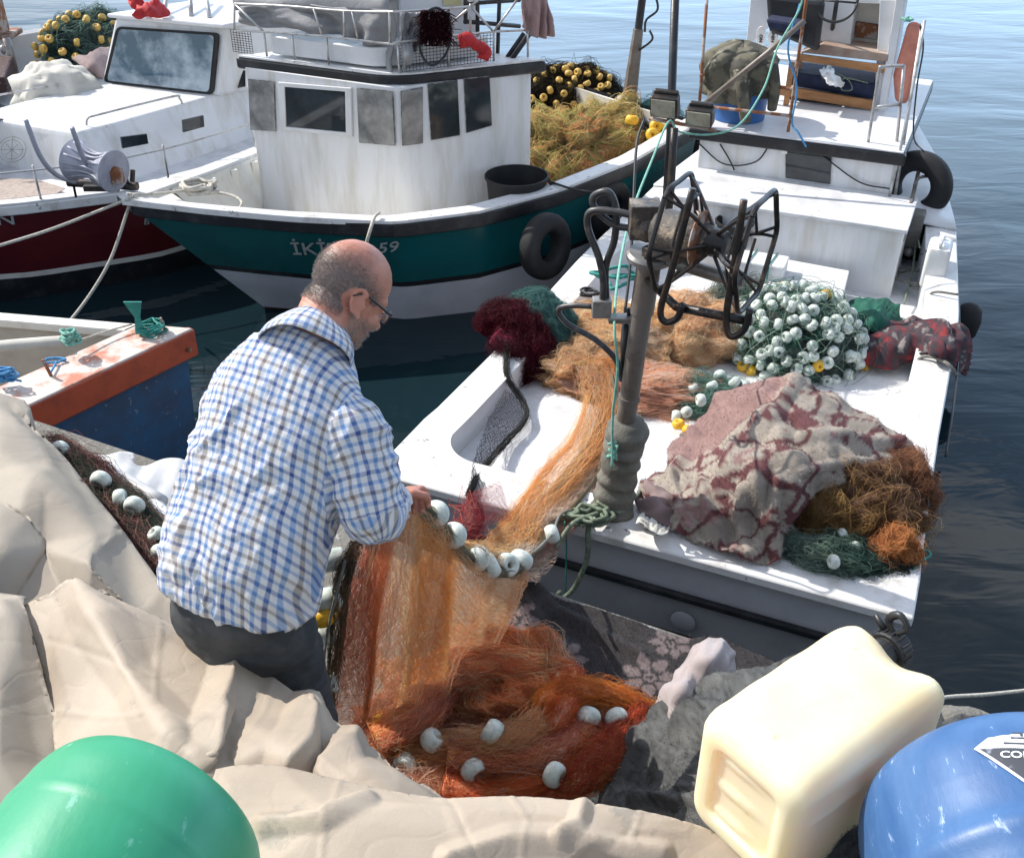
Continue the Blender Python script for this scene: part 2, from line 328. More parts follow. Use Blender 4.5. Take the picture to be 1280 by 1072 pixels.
# ------------------------------------------------------------ net strands: many fine tubes in one mesh
def strands(name, paths, rad, cols, parent=None, m='strands', sides=3, **kw):
    """paths (N,K,3) array, cols (N,3)"""
    p = np.asarray(paths, np.float64); N, K, _ = p.shape
    t = np.gradient(p, axis=1); t /= np.linalg.norm(t, axis=2, keepdims=True) + 1e-9
    ref = RNG.normal(size=(N, 1, 3)); n1 = np.cross(t, ref); n1 /= np.linalg.norm(n1, axis=2, keepdims=True) + 1e-9; n2 = np.cross(t, n1)
    rad = np.broadcast_to(np.asarray(rad, float).reshape(-1, 1, 1), (N, 1, 1))
    ring = np.stack([p + rad * (n1 * math.cos(2 * PI * k / sides) + n2 * math.sin(2 * PI * k / sides)) for k in range(sides)], 2)
    v = ring.reshape(-1, 3)
    i = np.arange(N)[:, None, None] * K * sides; j = np.arange(K - 1)[None, :, None] * sides; k = np.arange(sides)[None, None, :]; k2 = (k + 1) % sides
    f = np.stack([i + j + k, i + j + k2, i + j + sides + k2, i + j + sides + k], -1).reshape(-1, 4)
    me = bpy.data.meshes.new(name); me.vertices.add(len(v)); me.vertices.foreach_set('co', v.astype(np.float32).ravel())
    me.loops.add(f.size); me.loops.foreach_set('vertex_index', f.astype(np.int32).ravel())
    me.polygons.add(len(f)); me.polygons.foreach_set('loop_start', np.arange(0, f.size, 4, dtype=np.int32))
    me.update(calc_edges=True)
    c = np.ones((N, K * sides, 4), np.float32); c[:, :, :3] = np.asarray(cols)[:, None, :]
    a = me.color_attributes.new('Col', 'FLOAT_COLOR', 'POINT'); a.data.foreach_set('color', c.ravel())
    return finish(name, me, m, parent, True, 0, 0, kw.get('label'), kw.get('cat'), kw.get('group'), kw.get('kind'))
def setcol(o, fn):
    me = o.data; n = len(me.vertices); c = np.empty(n * 3, np.float32); me.vertices.foreach_get('co', c); c = c.reshape(-1, 3).astype(float)
    q = o
    while q is not None: c = c + np.array(q.location); q = q.parent
    col = np.ones((n, 4), np.float32); col[:, :3] = fn(c)
    a = me.color_attributes.new('Col', 'FLOAT_COLOR', 'POINT'); a.data.foreach_set('color', col.ravel())
def patches(pal, scale=6., seed=3, jit=.12):
    """colour of a point: patches of the palette laid out by noise in space, so that neighbouring strands agree"""
    pal = np.array(pal, float)
    def fn(c):
        c = np.asarray(c, float); x = fbm(c, scale, 2, seed) * .9 + .5; x = np.clip(x, 0, .999) * len(pal); i = x.astype(int); f = (x - i)[:, None]; f = np.clip((f - .35) / .3, 0, 1)
        j = np.minimum(i + 1, len(pal) - 1); col = pal[i] * (1 - f) + pal[j] * f
        return np.clip(col * (1 + RNG.normal(size=(len(c), 1)) * jit), 0, 1)
    return fn
def roll(pts, r, colf, n, flat=.75, K=14, ln=.5, fuzz=.012, seed=1, rad=.0006, stray=.25):
    """a bunch of net lying along pts: returns (paths, colours, MB of its core)"""
    g = np.random.default_rng(seed); c = np.array([tuple(q) for q in crs(pts, 10)]); m = len(c)
    rr = np.interp(np.linspace(0, 1, m), np.linspace(0, 1, len(r)), r) if isinstance(r, (list, tuple)) else np.full(m, float(r))
    d = np.gradient(c, axis=0); d /= np.linalg.norm(d, axis=1, keepdims=True) + 1e-9
    up = np.array([0, 0, 1.]); sd = np.cross(d, up); sd /= np.linalg.norm(sd, axis=1, keepdims=True) + 1e-6; u2 = np.cross(sd, d)
    x0 = g.uniform(-.15, 1.0, n); x = x0[:, None] + np.linspace(0, 1, K)[None] * (ln * g.uniform(.4, 1.3, n))[:, None]; x = np.clip(x, 0, 1) * (m - 1)
    ph = (g.uniform(-.25, 1.25, n) * PI)[:, None] + np.cumsum(g.normal(size=(n, K)) * .16, 1) + (g.normal(size=n) * .5)[:, None] * np.linspace(0, 1, K)
    i = np.clip(x.astype(int), 0, m - 2); f = (x - i)[..., None]
    C = c[i] * (1 - f) + c[i + 1] * f; SD = sd[i]; U = u2[i]; RR = rr[i]
    lump = 1 + .16 * fbm(C + np.cos(ph)[..., None] * .05, 14, 2, seed)
    q = RR * lump + np.abs(g.normal(size=(n, 1))) * fuzz * .5 + g.normal(size=(n, K)) * fuzz * .35
    st = g.uniform(size=n) < stray
    q = q + st[:, None] * np.sin(np.linspace(0, PI, K))[None] * g.uniform(0, 2.4, (n, 1)) * fuzz
    path = C + SD * (np.cos(ph) * q)[..., None] + U * (np.sin(ph) * q * flat)[..., None]
    mb = MB(); rows = []
    for k in range(m):
        row = []
        for a in range(14):
            an = 2 * PI * a / 14; rk = rr[k] * .93 * (1 + .16 * float(fbm(c[k] + math.cos(an) * .05, 14, 2, seed)))
            row.append(c[k] + sd[k] * math.cos(an) * rk + u2[k] * math.sin(an) * rk * flat)
        rows.append(row)
    mb.grid(rows, True); b = len(mb.v); mb.f += [tuple(range(b - 14, b)), tuple(range(14))]; mb.m += [0, 0]
    return path, colf(path[:, K // 2]), mb
def lump(c, r, colf, n, K=16, step=.10, fuzz=.012, seed=1, rot=0, amp=.16, fr=3., stray=.2):
    """a heap of net: an uneven mound; strands wander over it"""
    g = np.random.default_rng(seed); r = np.array(r if isinstance(r, (tuple, list)) else (r, r, r)); c = np.array(c)
    cr, sr = math.cos(rot), math.sin(rot); Rm = np.array([[cr, -sr, 0], [sr, cr, 0], [0, 0, 1]])
    def surf(dv, extra=0):
        k = 1 + amp * fbm(dv, fr, 3, seed) ; q = dv * r * k[..., None]; q = q + dv * (extra if np.isscalar(extra) else extra[..., None]); return q @ Rm.T + c
    dv = g.normal(size=(n, 3)); dv[:, 2] = np.abs(dv[:, 2]) - .25; dv /= np.linalg.norm(dv, axis=1, keepdims=True)
    ax = np.cross(dv, g.normal(size=(n, 3))); ax /= np.linalg.norm(ax, axis=1, keepdims=True)
    al = fbm(dv, 2.2, 1, seed + 9); P_ = []; stp = step * g.uniform(.5, 1.3, (n, 1))
    base = np.abs(g.normal(size=n)) * fuzz * .6; st = g.uniform(size=n) < stray; hi = g.uniform(0, 2.6, n) * fuzz
    for k in range(K):
        P_.append(surf(dv, base + g.normal(size=n) * fuzz * .15 + st * hi * math.sin(PI * k / (K - 1))))
        t = np.cross(ax, dv); dv = dv * np.cos(stp) + t * np.sin(stp); dv /= np.linalg.norm(dv, axis=1, keepdims=True)
        ax = ax + g.normal(size=(n, 3)) * .14; ax -= dv * (ax * dv).sum(1, keepdims=True); ax /= np.linalg.norm(ax, axis=1, keepdims=True)
    path = np.stack(P_, 1)
    m = MB(); m.sph((0, 0, 0), 1, n=56); dirs = np.array(m.v); m.v = [tuple(q) for q in surf(dirs, -fuzz * .25)]
    return path, colf(path[:, K // 2]), m
def net(name, bunches, colf, parent=None, rad=.0006, part='strands', core='net_body', **kw):
    """bunches: list of (paths, cols, MB). Returns thing"""
    ps = {}; mb = MB()
    for p, c, m in bunches:
        ps.setdefault(p.shape[1], []).append((p, c))
        if m is not None: mb.add(m.v, m.f)
    if parent is None:
        a = np.array(mb.v if mb.v else bunches[0][0].reshape(-1, 3)); parent = thing(name, (a[:, 0].mean(), a[:, 1].mean(), a[:, 2].min()), kw.get('label'), kw.get('cat', 'fishing net'), kw.get('group'))
    if mb.v:
        o = obj(core, mb, 'net_mass', parent, smooth=True); setcol(o, colf)
    for K, L_ in ps.items():
        strands(part, np.concatenate([a for a, _ in L_]), rad, np.concatenate([b for _, b in L_]), parent)
    return parent
# ------------------------------------------------------------ floats
def float_mesh(R0=.022, rx=.017, ry=.026, n=20):
    mb = MB(); prof = [(R0 + rx * math.cos(2 * PI * k / 14), ry * math.sin(2 * PI * k / 14)) for k in range(15)]
    mb.lathe(prof, (0, 0, 0), (0, 0, 1), n); return mb
FL = {}
def floats(pos, m, parent, rots=None, s=1., name='float', shape=None, seed=5):
    g = random.Random(seed); key = (m, shape)
    for i, p in enumerate(pos):
        if key not in FL:
            me = bpy.data.meshes.new('float'); mb = shape_mesh(shape); me.from_pydata(mb.v, [], mb.f); me.materials.append(M[m]); me.polygons.foreach_set('use_smooth', [True] * len(me.polygons)); FL[key] = me
        o = bpy.data.objects.new(name, FL[key]); COL.objects.link(o); o.parent = parent
        o.location = Vector(p) - (parent.location if parent else Vector()); k = s if not isinstance(s, (tuple, list)) else s[i]
        k *= g.uniform(.93, 1.05); o.scale = (k, k, k)
        o.rotation_euler = rots[i] if rots is not None else (g.uniform(0, PI), g.uniform(0, PI), g.uniform(0, PI))
def shape_mesh(sh):
    if sh == 'cyl':
        mb = MB(); mb.lathe([(.006, -.04), (.022, -.04), (.029, -.033), (.031, 0), (.029, .033), (.022, .04), (.006, .04)], (0, 0, 0), (0, 0, 1), 20); return mb
    return float_mesh()
# ------------------------------------------------------------ cloth from surveyed control points
def tps(ctrl, q, lam=0.):
    c = np.array(ctrl, float); X = c[:, :2] / 200; Y = c[:, 2]; n = len(X)
    def U(r2): return r2 * np.log(r2 + 1e-12)
    K = U(((X[:, None] - X[None]) ** 2).sum(2)) + lam * np.eye(n); Pm = np.hstack([np.ones((n, 1)), X])
    A = np.zeros((n + 3, n + 3)); A[:n, :n] = K; A[:n, n:] = Pm; A[n:, :n] = Pm.T; w_ = np.linalg.solve(A, np.r_[Y, 0, 0, 0])
    q = np.array(q, float) / 200
    return U(((q[:, None] - X[None]) ** 2).sum(2)) @ w_[:n] + w_[n] + q @ w_[n + 1:]
def lin(ctrl, q):
    c = np.array(ctrl, float); V, E, Fc, oi, *_ = delaunay_2d_cdt([Vector((a[0], a[1])) for a in c], [], [], 0, 1e-5)
    q = np.array(q, float); r = np.full(len(q), np.nan); X = np.array([(v.x, v.y) for v in V]); Z = np.array([c[o[0], 2] for o in oi])
    for f in Fc:
        a, b_, d = X[f[0]], X[f[1]], X[f[2]]; de = (b_[1] - d[1]) * (a[0] - d[0]) + (d[0] - b_[0]) * (a[1] - d[1])
        if abs(de) < 1e-9: continue
        l0 = ((b_[1] - d[1]) * (q[:, 0] - d[0]) + (d[0] - b_[0]) * (q[:, 1] - d[1])) / de; l1 = ((d[1] - a[1]) * (q[:, 0] - d[0]) + (a[0] - d[0]) * (q[:, 1] - d[1])) / de; l2 = 1 - l0 - l1
        k = (l0 > -1e-6) & (l1 > -1e-6) & (l2 > -1e-6); r[k] = (l0 * Z[f[0]] + l1 * Z[f[1]] + l2 * Z[f[2]])[k]
    return r
def tri(x): return np.abs((x % 1) * 2 - 1) * 2 - 1
def crumple(p, lam=.25, amp=.012, n=5, seed=1):
    g = np.random.default_rng(seed); r = 0
    for k in range(n):
        a = g.uniform(0, PI); d = np.array([math.cos(a), math.sin(a), g.uniform(-.3, .3)]); s = lam * g.uniform(.5, 1.6)
        wv = fbm(p, 1.2 / lam * .4, 2, seed + k) * .5; gate = np.clip(fbm(p, .5 / lam, 1, seed + 31 + k) + .3, 0, 1)
        r = r + tri((p @ d) / s + wv + g.uniform()) * gate * s / lam
    return amp * r
def cloth(name, outline, ctrl, m, cell=8, mode='z', cr=(.25, .01, 5, 1), extra=None, parent=None, solid=.004, colf=None, smooth=True, stiff=0, **kw):
    """outline: polygon and ctrl: (u, v, height) survey marks; the sheet is spanned between them and creased"""
    ol = crs([(a, b, 0) for a, b in outline] + [(outline[0][0], outline[0][1], 0)], 4)[:-1]; ol = [(q.x, q.y) for q in ol]
    o2 = []
    for i, a in enumerate(ol):
        b = ol[(i + 1) % len(ol)]; k = max(1, int(math.hypot(b[0] - a[0], b[1] - a[1]) / cell))
        o2 += [(a[0] + (b[0] - a[0]) * t / k, a[1] + (b[1] - a[1]) * t / k) for t in range(k)]
    us = [a[0] for a in o2]; vs = [a[1] for a in o2]; pts = [Vector(a) for a in o2]; n = len(pts)
    gx = np.arange(min(us), max(us), cell); gy = np.arange(min(vs), max(vs), cell * .87)
    for j, y in enumerate(gy):
        for x in gx: pts.append(Vector((x + (cell / 2 if j % 2 else 0) + random.uniform(-.1, .1) * cell, y + random.uniform(-.1, .1) * cell)))
    V, E, Fc, *_ = delaunay_2d_cdt(pts, [(i, (i + 1) % n) for i in range(n)], [list(range(n))], 1, 1e-4)
    q = np.array([(a.x, a.y) for a in V]); h = tps(ctrl, q, .002)
    if stiff: hl_ = lin(ctrl, q); h = np.where(np.isnan(hl_), h, hl_ * stiff + h * (1 - stiff))
    W3 = np.array([P(a[0], a[1], z) if mode == 'z' else D(a[0], a[1], z) for a, z in zip(q, h)])
    # vertex normals
    f = [tuple(t) for t in Fc if len(t) == 3]; fa = np.array(f); nn = np.cross(W3[fa[:, 1]] - W3[fa[:, 0]], W3[fa[:, 2]] - W3[fa[:, 0]]); vn = np.zeros_like(W3)
    for k in range(3): np.add.at(vn, fa[:, k], nn)
    vn /= np.linalg.norm(vn, axis=1, keepdims=True) + 1e-12; vn[vn[:, 2] < 0] *= -1
    dm = np.ones(len(q))
    if stiff:
        B_ = np.array(o2); dm = np.array([np.clip(np.min(np.hypot(*(B_ - a).T)) / 26, .12, 1) for a in q])
    if cr: W3 = W3 + vn * (crumple(W3, *cr) * dm)[:, None]
    if extra is not None: W3 = W3 + vn * extra(W3, q)[:, None]
    us_ = np.unique(fa); mp_ = -np.ones(len(W3), int); mp_[us_] = np.arange(len(us_)); W3 = W3[us_]; f = [tuple(int(k) for k in t) for t in mp_[fa]]
    mb = MB(); mb.v = [tuple(a) for a in W3]; mb.f = f; mb.m = [0] * len(f)
    o = obj(name, mb, m, parent, smooth=smooth, solid=solid, **kw)
    if colf: setcol(o, colf)
    return o
def text(name, s, origin, xdir, ydir, h, m, parent, ext=.002, shear=0, sx=1., bold=.0):
    cu = bpy.data.curves.new(name, 'FONT'); cu.body = s; cu.size = h; cu.extrude = ext; cu.shear = shear; cu.offset = bold; cu.resolution_u = 3
    o = bpy.data.objects.new(name, cu); COL.objects.link(o)
    dg = bpy.context.evaluated_depsgraph_get(); me = bpy.data.meshes.new_from_object(o.evaluated_get(dg)); bpy.data.objects.remove(o)
    x = Vector(xdir).normalized(); z = x.cross(Vector(ydir)).normalized(); y = z.cross(x)
    Mx = Matrix((x, y, z)).transposed().to_4x4(); me.transform(Matrix.Translation(origin) @ Mx @ Matrix.Diagonal((sx, 1, 1, 1))); me.materials.clear()
    return finish(name, me, m, parent, False, 0, 0, None, None, None, None)

def fluff(o, colfn, n, ln=.007, rad=.0006, seed=1):
    """short fibres standing on a woven surface"""
    me = o.data; c = np.empty(len(me.vertices) * 3, np.float32); me.vertices.foreach_get('co', c); c = c.reshape(-1, 3).astype(float) + np.array(o.location)
    nn = np.empty(len(me.vertices) * 3, np.float32); me.vertex_normals.foreach_get('vector', nn); nn = nn.reshape(-1, 3).astype(float); nn[nn[:, 2] < -.2] *= -1
    g = np.random.default_rng(seed); i = g.integers(0, len(c), n); j = g.integers(0, len(c), n); p = c[i] + g.normal(size=(n, 3)) * .004
    d = nn[i] + g.normal(size=(n, 3)) * .6; d /= np.linalg.norm(d, axis=1, keepdims=True); l = ln * g.uniform(.4, 1.3, (n, 1)); b_ = p + nn[i] * .002
    path = np.stack([b_ - d * .002, b_ + d * l * .5, b_ + d * l + g.normal(size=(n, 3)) * .002], 1)
    return strands('fluff', path, rad, np.clip(colfn(c[i]) * g.uniform(.8, 1.35, (n, 1)), 0, 1), o, 'hairs')
# ============================================================ SETTING
def watermat():
    m = bpy.data.materials.new('water'); m.use_nodes = True; t = m.node_tree; N = t.nodes; K = t.links.new; b = N['Principled BSDF']
    b.inputs['Base Color'].default_value = (.008, .020, .026, 1); b.inputs['Roughness'].default_value = .035; b.inputs['IOR'].default_value = 1.34
    c = N.new('ShaderNodeTexCoord'); hs = []
    for sc, st, det in ((1.3, (1, 2.6, 1), 3), (.28, (1, 1.8, 1), 2), (6, (1, 2, 1), 2)):
        q = N.new('ShaderNodeMapping'); q.inputs['Scale'].default_value = st; q.inputs['Rotation'].default_value = (0, 0, R(8)); K(c.outputs['Object'], q.inputs['Vector'])
        n = N.new('ShaderNodeTexNoise'); n.inputs['Scale'].default_value = sc; n.inputs['Detail'].default_value = det; n.inputs['Distortion'].default_value = .6; K(q.outputs['Vector'], n.inputs['Vector']); hs.append(n)
    prev = None
    for n, s, d in zip(hs, (.30, .45, .06), (.022, .09, .002)):
        bp = N.new('ShaderNodeBump'); bp.inputs['Strength'].default_value = s; bp.inputs['Distance'].default_value = d; K(n.outputs['Fac'], bp.inputs['Height'])
        if prev: K(prev.outputs['Normal'], bp.inputs['Normal'])
        prev = bp
    K(prev.outputs['Normal'], b.inputs['Normal']); return m
M['water'] = watermat()
mb = MB(); mb.add([(-900, -60, 0), (900, -60, 0), (900, 1600, 0), (-900, 1600, 0)], [(0, 1, 2, 3)])
obj('water', mb, 'water', kind='structure')
mb = MB(); mb.prism([(-2.62, 4.36, -1.5), (6, .05, -1.5), (6, -4, -1.5), (-7, -4, -1.5), (-7, 2.5, -1.5), (-2.75, 2.7, -1.5)], (0, 0, 2.44)); obj('quay', mb, 'concrete', kind='structure', bevel=.02)
mb = MB(); mb.prism([(-7, 1.12, .94), (6, 1.12, .94), (6, -4, .94), (-7, -4, .94)], (0, 0, .9)); obj('pavement', mb, 'concrete', kind='structure', bevel=.02)
# far shore on the horizon
mb = MB(); rows = [[], []]
for i in range(80):
    x = -900 + i * 23; rows[0].append((x, 1400, -1)); rows[1].append((x, 1400 + 30, 30 + 30 * float(fbm(np.array([x / 160, 0, 0]), 1, 3))))
mb.grid(rows); obj('hills', mb, mat('far_hill', (.05, .07, .05), .9), kind='structure')

# ============================================================ BOATS
def station(st, a_):
    return [np.interp(a_, [s[0] for s in st], [s[k] for s in st]) for k in range(len(st[0]))]
def hull(fr, st, parent, bands, n=26, cap=.12, capz=.035, deck=None, deckz=.45, mcap='white_paint', minner='white_paint', inner=True, rail=None, a0=None, a1=None, transom=True, zb=-.35, bul=.5, name='hull'):
    """st rows: a, half beam at gunwale, gunwale height, a at waterline, half beam at waterline. bands: (t, material) from gunwale down"""
    A0, A1 = st[0][0], st[-1][0]; aa = [A0 + (A1 - A0) * (i / n) for i in range(n + 1)]
    ts = [0]; ms = []
    for t, m_ in bands: ts += [ts[-1] + (t - ts[-1]) / 2, t]; ms += [m_, m_]
    mats = []; [mats.append(x) for x in ms if x not in mats]
    mb = MB()
    def pt(s, sg, t, outs=0):
        a, h, z, aw, hw = s; f = 1 - (1 - t) ** 1.25
        b = h + (hw - h) * (t ** 1.5) + outs; A = a + (aw - a) * t
        return fr.W(A, sg * max(b, 0), z + (zb - z) * t)
    for sg in (-1, 1):
        for k, m_ in enumerate(ms):
            mb.mi = mats.index(m_); mb.grid([[pt(station(st, a), sg, ts[k]) for a in aa], [pt(station(st, a), sg, ts[k + 1]) for a in aa]])
    for end in ((A0,) if transom else ()):
        s = station(st, end)
        for k, m_ in enumerate(ms):
            mb.mi = mats.index(m_); mb.grid([[pt(s, -1, ts[k]), pt(s, 1, ts[k])], [pt(s, -1, ts[k + 1]), pt(s, 1, ts[k + 1])]])
    obj(name, mb, mats, parent, smooth='auto')
    if rail:
        rt, rh, ro, rm = rail  # t position, half height, outset
        mb = MB()
        for sg in (-1, 1):
            rows = []
            for a in aa:
                s = station(st, a); p0 = Vector(pt(s, sg, rt)); o = Vector((fr.e2[0] * sg, fr.e2[1] * sg, 0)); up = Vector((0, 0, rh))
                rows.append([p0 + up - o * .01, p0 + up + o * ro, p0 - up + o * ro, p0 - up - o * .01])
            mb.grid(rows, True)
        obj('rub_rail', mb, rm, parent, bevel=.008)
    if cap:
        mb = MB()
        for sg in (-1, 1):
            rows = []
            for a in aa:
                s = station(st, a); h = s[1]; w_ = min(cap, h); z = s[2]
                rows.append([fr.W(a, sg * (h + .012), z - capz), fr.W(a, sg * (h + .012), z + .01), fr.W(a, sg * (h - w_), z + .01), fr.W(a, sg * (h - w_), z - capz)])
            mb.grid(rows, True)
        obj('gunwale', mb, mcap, parent, bevel=.006)
    if inner:
        aa0 = aa; aa = [a for a in aa if station(st, a)[1] > cap + .2]; mb = MB()
        for sg in (-1, 1):
            rows = []
            for k in range(5):
                row = []
                for a in aa:
                    s = station(st, a); zt_ = s[2] - capz * .5; z = zt_ + (deckz - zt_) * k / 4; t = (s[2] - z) / (s[2] - zb); h0 = s[1] + (s[4] - s[1]) * t ** 1.5
                    row.append(fr.W(a + (s[3] - s[0]) * t, sg * max(h0 - (cap - .004) * (1 - .45 * k / 4) - .01 * k, 0), z))
                rows.append(row)
            mb.grid(rows)
        s = station(st, A0 + .08); mb.grid([[fr.W(A0 + .08, -s[1] + cap, s[2]), fr.W(A0 + .08, s[1] - cap, s[2])], [fr.W(A0 + .08, -s[1] + cap, deckz), fr.W(A0 + .08, s[1] - cap, deckz)]])
        obj('bulwark', mb, minner, parent, solid=.02)
        def dks(a): s = station(st, a); return a + (s[3] - s[0]) * (s[2] - deckz) / (s[2] - zb)
        def dkb(a):
            s = station(st, a); t = (s[2] - deckz) / (s[2] - zb); return max(s[1] + (s[4] - s[1]) * t ** 1.5 - cap * .55 - .02, 0)
        mb = MB(); mb.grid([[fr.W(dks(a), sg * dkb(a), deckz) for a in aa] for sg in (-1, 1)])
        obj('deck', mb, deck or 'deck_white', parent)
        mb = MB(); ab = [a for a in aa0 if a >= aa[-1]]; mb.grid([[fr.W(a, -max(station(st, a)[1] - .05, 0), station(st, a)[2] - .03) for a in ab], [fr.W(a, max(station(st, a)[1] - .05, 0), station(st, a)[2] - .03) for a in ab]]); obj('foredeck', mb, minner, parent)
# ---------------- the white boat moored stern to
B3 = thing('fishing_boat', (F3.o[0], F3.o[1], 0), 'white open-deck fishing boat moored stern-on to the quay with black transom lines', 'boat')
ST3 = [(0, 1.27, .6, .03, 1.12), (1.4, 1.24, .6, 1.4, 1.1), (2.8, 1.235, .64, 2.8, 1.05), (4.0, 1.10, .76, 3.9, .92), (5.08, .86, .88, 4.9, .65), (5.8, .60, .96, 5.5, .35), (6.4, .30, 1.03, 6.0, .12), (6.85, .02, 1.08, 6.3, .01)]
hull(F3, ST3, B3, [(.05, 'black_paint'), (.30, 'hull_white'), (.345, 'black_paint'), (.56, 'grey_hull'), (1, 'antifoul')], n=40, cap=0, inner=False)
# transom mouldings
mb = MB(); mb.fbox(F3, -.05, 0, -1.26, 1.27, .555, .598); mb.fbox(F3, -.035, -.002, -1.2, 1.22, .31, .345); obj('transom_strip', mb, 'black_paint', B3, bevel=.008)
mb = MB(); mb.lathe([(.055, 0), (.06, .004), (.048, .012), (.0, .012)], F3.W(-.004, .33, .17), (-F3.e1[0], -F3.e1[1], 0), 24); obj('drain_cover', mb, 'grey_hull', B3, smooth='auto')
def g3(a): return station(ST3, a)[1]
def z3(a): return station(ST3, a)[2]
# rim of the aft well: outer edge and inner edge with rounded corner
outer, innr = [], []
IW, AF, RC = .19, .22, .22
for a in np.linspace(4.0, .62, 16): outer.append((a, -g3(a) - .02, z3(a))); innr.append((a, -g3(a) + IW, z3(a)))
for k in range(1, 10):
    t = k / 10 * PI / 2; cx, cy = AF + RC, -g3(0) + IW + RC
    innr.append((cx - RC * math.sin(t), cy - RC * math.cos(t), .6))
    q = k / 10; outer.append((.62 - .68 * min(1, q * 2), -g3(0) - .02, .6) if q <= .5 else (-.06, -g3(0) - .02 + (q - .5) * 2 * .42, .6))
for b in np.linspace(-g3(0) + IW + RC, g3(0) - IW - .1, 14): innr.append((AF, b, .6)); outer.append((-.06, b, .6))
for k in range(1, 6):
    t = k / 6 * PI / 2; innr.append((AF + .1 - .1 * math.cos(t), g3(0) - IW - .1 + .1 * math.sin(t), .6)); q = k / 6
    outer.append((-.06, 1.27 - IW - .1 + q * 2 * .31, .6) if q <= .5 else (-.06 + (q - .5) * 2 * .4, 1.29, .6))
for a in np.linspace(.36, 4.0, 18): outer.append((a, g3(a) + .02, z3(a))); innr.append((a, g3(a) - IW, z3(a)))
mb = MB(); mb.grid([[F3.W(a, b, z - .045) for a, b, z in outer], [F3.W(a, b, z) for a, b, z in outer], [F3.W(a, b, z + .008) for a, b, z in [tuple((np.array(o) * .5 + np.array(i) * .5)) for o, i in zip(outer, innr)]], [F3.W(a, b, z) for a, b, z in innr]])
obj('gunwale', mb, 'worn_white', B3, smooth='auto', bevel=.01)
mb = MB(); mb.grid([[F3.W(a, b, z - .001) for a, b, z in innr], [F3.W(a, b, z - .02) for a, b, z in innr], [F3.W(a, b, .43) for a, b, z in innr]])
obj('bulwark', mb, 'white_paint', B3, smooth='auto')
mb = MB(); n = 24; mb.grid([[F3.W(AF + .02 + (4.1 - AF) * i / n, -g3(AF + 3.8 * i / n) + .1, .44) for i in range(n + 1)], [F3.W(AF + .02 + (4.1 - AF) * i / n, g3(AF + 3.8 * i / n) - .1, .44) for i in range(n + 1)]]); obj('deck', mb, 'deck_white', B3)
mb = MB(); aa = np.linspace(3.98, 6.85, 18); mb.grid([[F3.W(a, g3(a) * k / 6 + .015 * (k / 6), z3(a) + .012 + .05 * (1 - (k / 6) ** 2)) for a in aa] for k in range(-6, 7)]); obj('foredeck', mb, 'white_paint', B3, smooth=True, solid=.02)
# engine box, step and cabin
mb = MB(); mb.fbox(F3, 3.4, 4.03, -.80, .80, .30, .915); obj('engine_box', mb, 'white_wall', B3, bevel=.012)
mb = MB(); mb.fbox(F3, 3.37, 4.03, -.82, .82, .917, .945); obj('engine_box_lid', mb, 'deck_white', B3, bevel=.006)
mb = MB(); mb.fbox(F3, 4.032, 4.9, -.80, .62, .5, 1.165); obj('cabin_wall', mb, 'white_wall', B3, bevel=.01)
mb = MB(); mb.fbox(F3, 4.0, 6.1, -.86, .66, 1.25, 1.262); obj('cabin_roof', mb, 'white_paint', B3, bevel=.004)
mb = MB(); mb.fbox(F3, 3.985, 4.05, -.88, .68, 1.165, 1.247); mb.fbox(F3, 4.052, 6.1, .62, .672, 1.165, 1.247); mb.fbox(F3, 4.052, 6.1, -.87, -.82, 1.165, 1.247); obj('roof_edge', mb, 'black_paint', B3, bevel=.012)
mb = MB(); pw = [F3.a(u, v, 4.028) for u, v in ((982, 178), (1028, 183), (1040, 192), (1038, 230), (982, 222))]; mb.prism(pw, (-F3.e1[0] * .012, -F3.e1[1] * .012, 0)); obj('cabin_window', mb, 'glass_dark', B3, bevel=.004)
mb = MB(); mb.box(F3.a(981, 186, 4.01), (.022, .012, .035), ((F3.e2[0], F3.e2[1], 0), (F3.e1[0], F3.e1[1], 0), (0, 0, 1))); obj('junction_box', mb, 'white_plastic', B3, bevel=.004)
for nm, pts in (('cable', [(872, 178), (905, 205), (945, 202), (965, 175)]), ('cable', [(1002, 176), (1035, 200), (1075, 228), (1112, 236)]), ('cable', [(900, 180), (912, 200), (918, 213)])):
    rope(nm, None, [F3.a(u, v, 4.005) for u, v in pts], .006, 'cable', None, parent=B3)
# bulkhead of the steering position, at a = 5.05
A = 5.05; X3 = (Vector((F3.e2[0], F3.e2[1], 0)), Vector((F3.e1[0], F3.e1[1], 0)), Vector((0, 0, 1)))
def slab(pix, a, th, m, name, par=B3, bevel=.005, fr=F3, back=1):
    mb = MB(); mb.prism([fr.a(u, v, a) for u, v in pix], (fr.e1[0] * th * back, fr.e1[1] * th * back, 0)); return obj(name, mb, m, par, bevel=bevel)
slab([(1096, 148), (1105, 148), (1134, -14), (1122, -14)], 4.98, .06, 'white_paint', 'cabin_post')
slab([(1100, 0), (1122, 0), (1098, 147), (1092, 140)], 5.04, .9, 'white_paint', 'side_panel')
slab([(932, 60), (955, 40), (968, -20), (940, -20)], 5.1, .5, 'white_paint', 'side_panel')
slab([(1066, 1), (1122, 4), (1110, 62), (1062, 58)], 5.35, .03, 'cream_paint', 'console_back')
slab([(1020, -10), (1070, -6), (1062, 58), (1012, 50)], 5.12, .3, 'white_paint', 'console')
slab([(1066, -4), (1130, 0), (1130, 6), (1066, 4)], 5.1, .3, 'white_paint', 'console_top')
slab([(1070, 28), (1098, 32), (1096, 50), (1068, 47)], 5.30, .05, 'rusty', 'locker_opening')
slab([(1100, 32), (1118, 34), (1112, 64), (1097, 61)], 5.2, .03, 'cream_wood', 'locker_door')
slab([(1028, 56), (1112, 68), (1110, 78), (1000, 66)], 4.98, .30, 'old_wood', 'shelf_board')
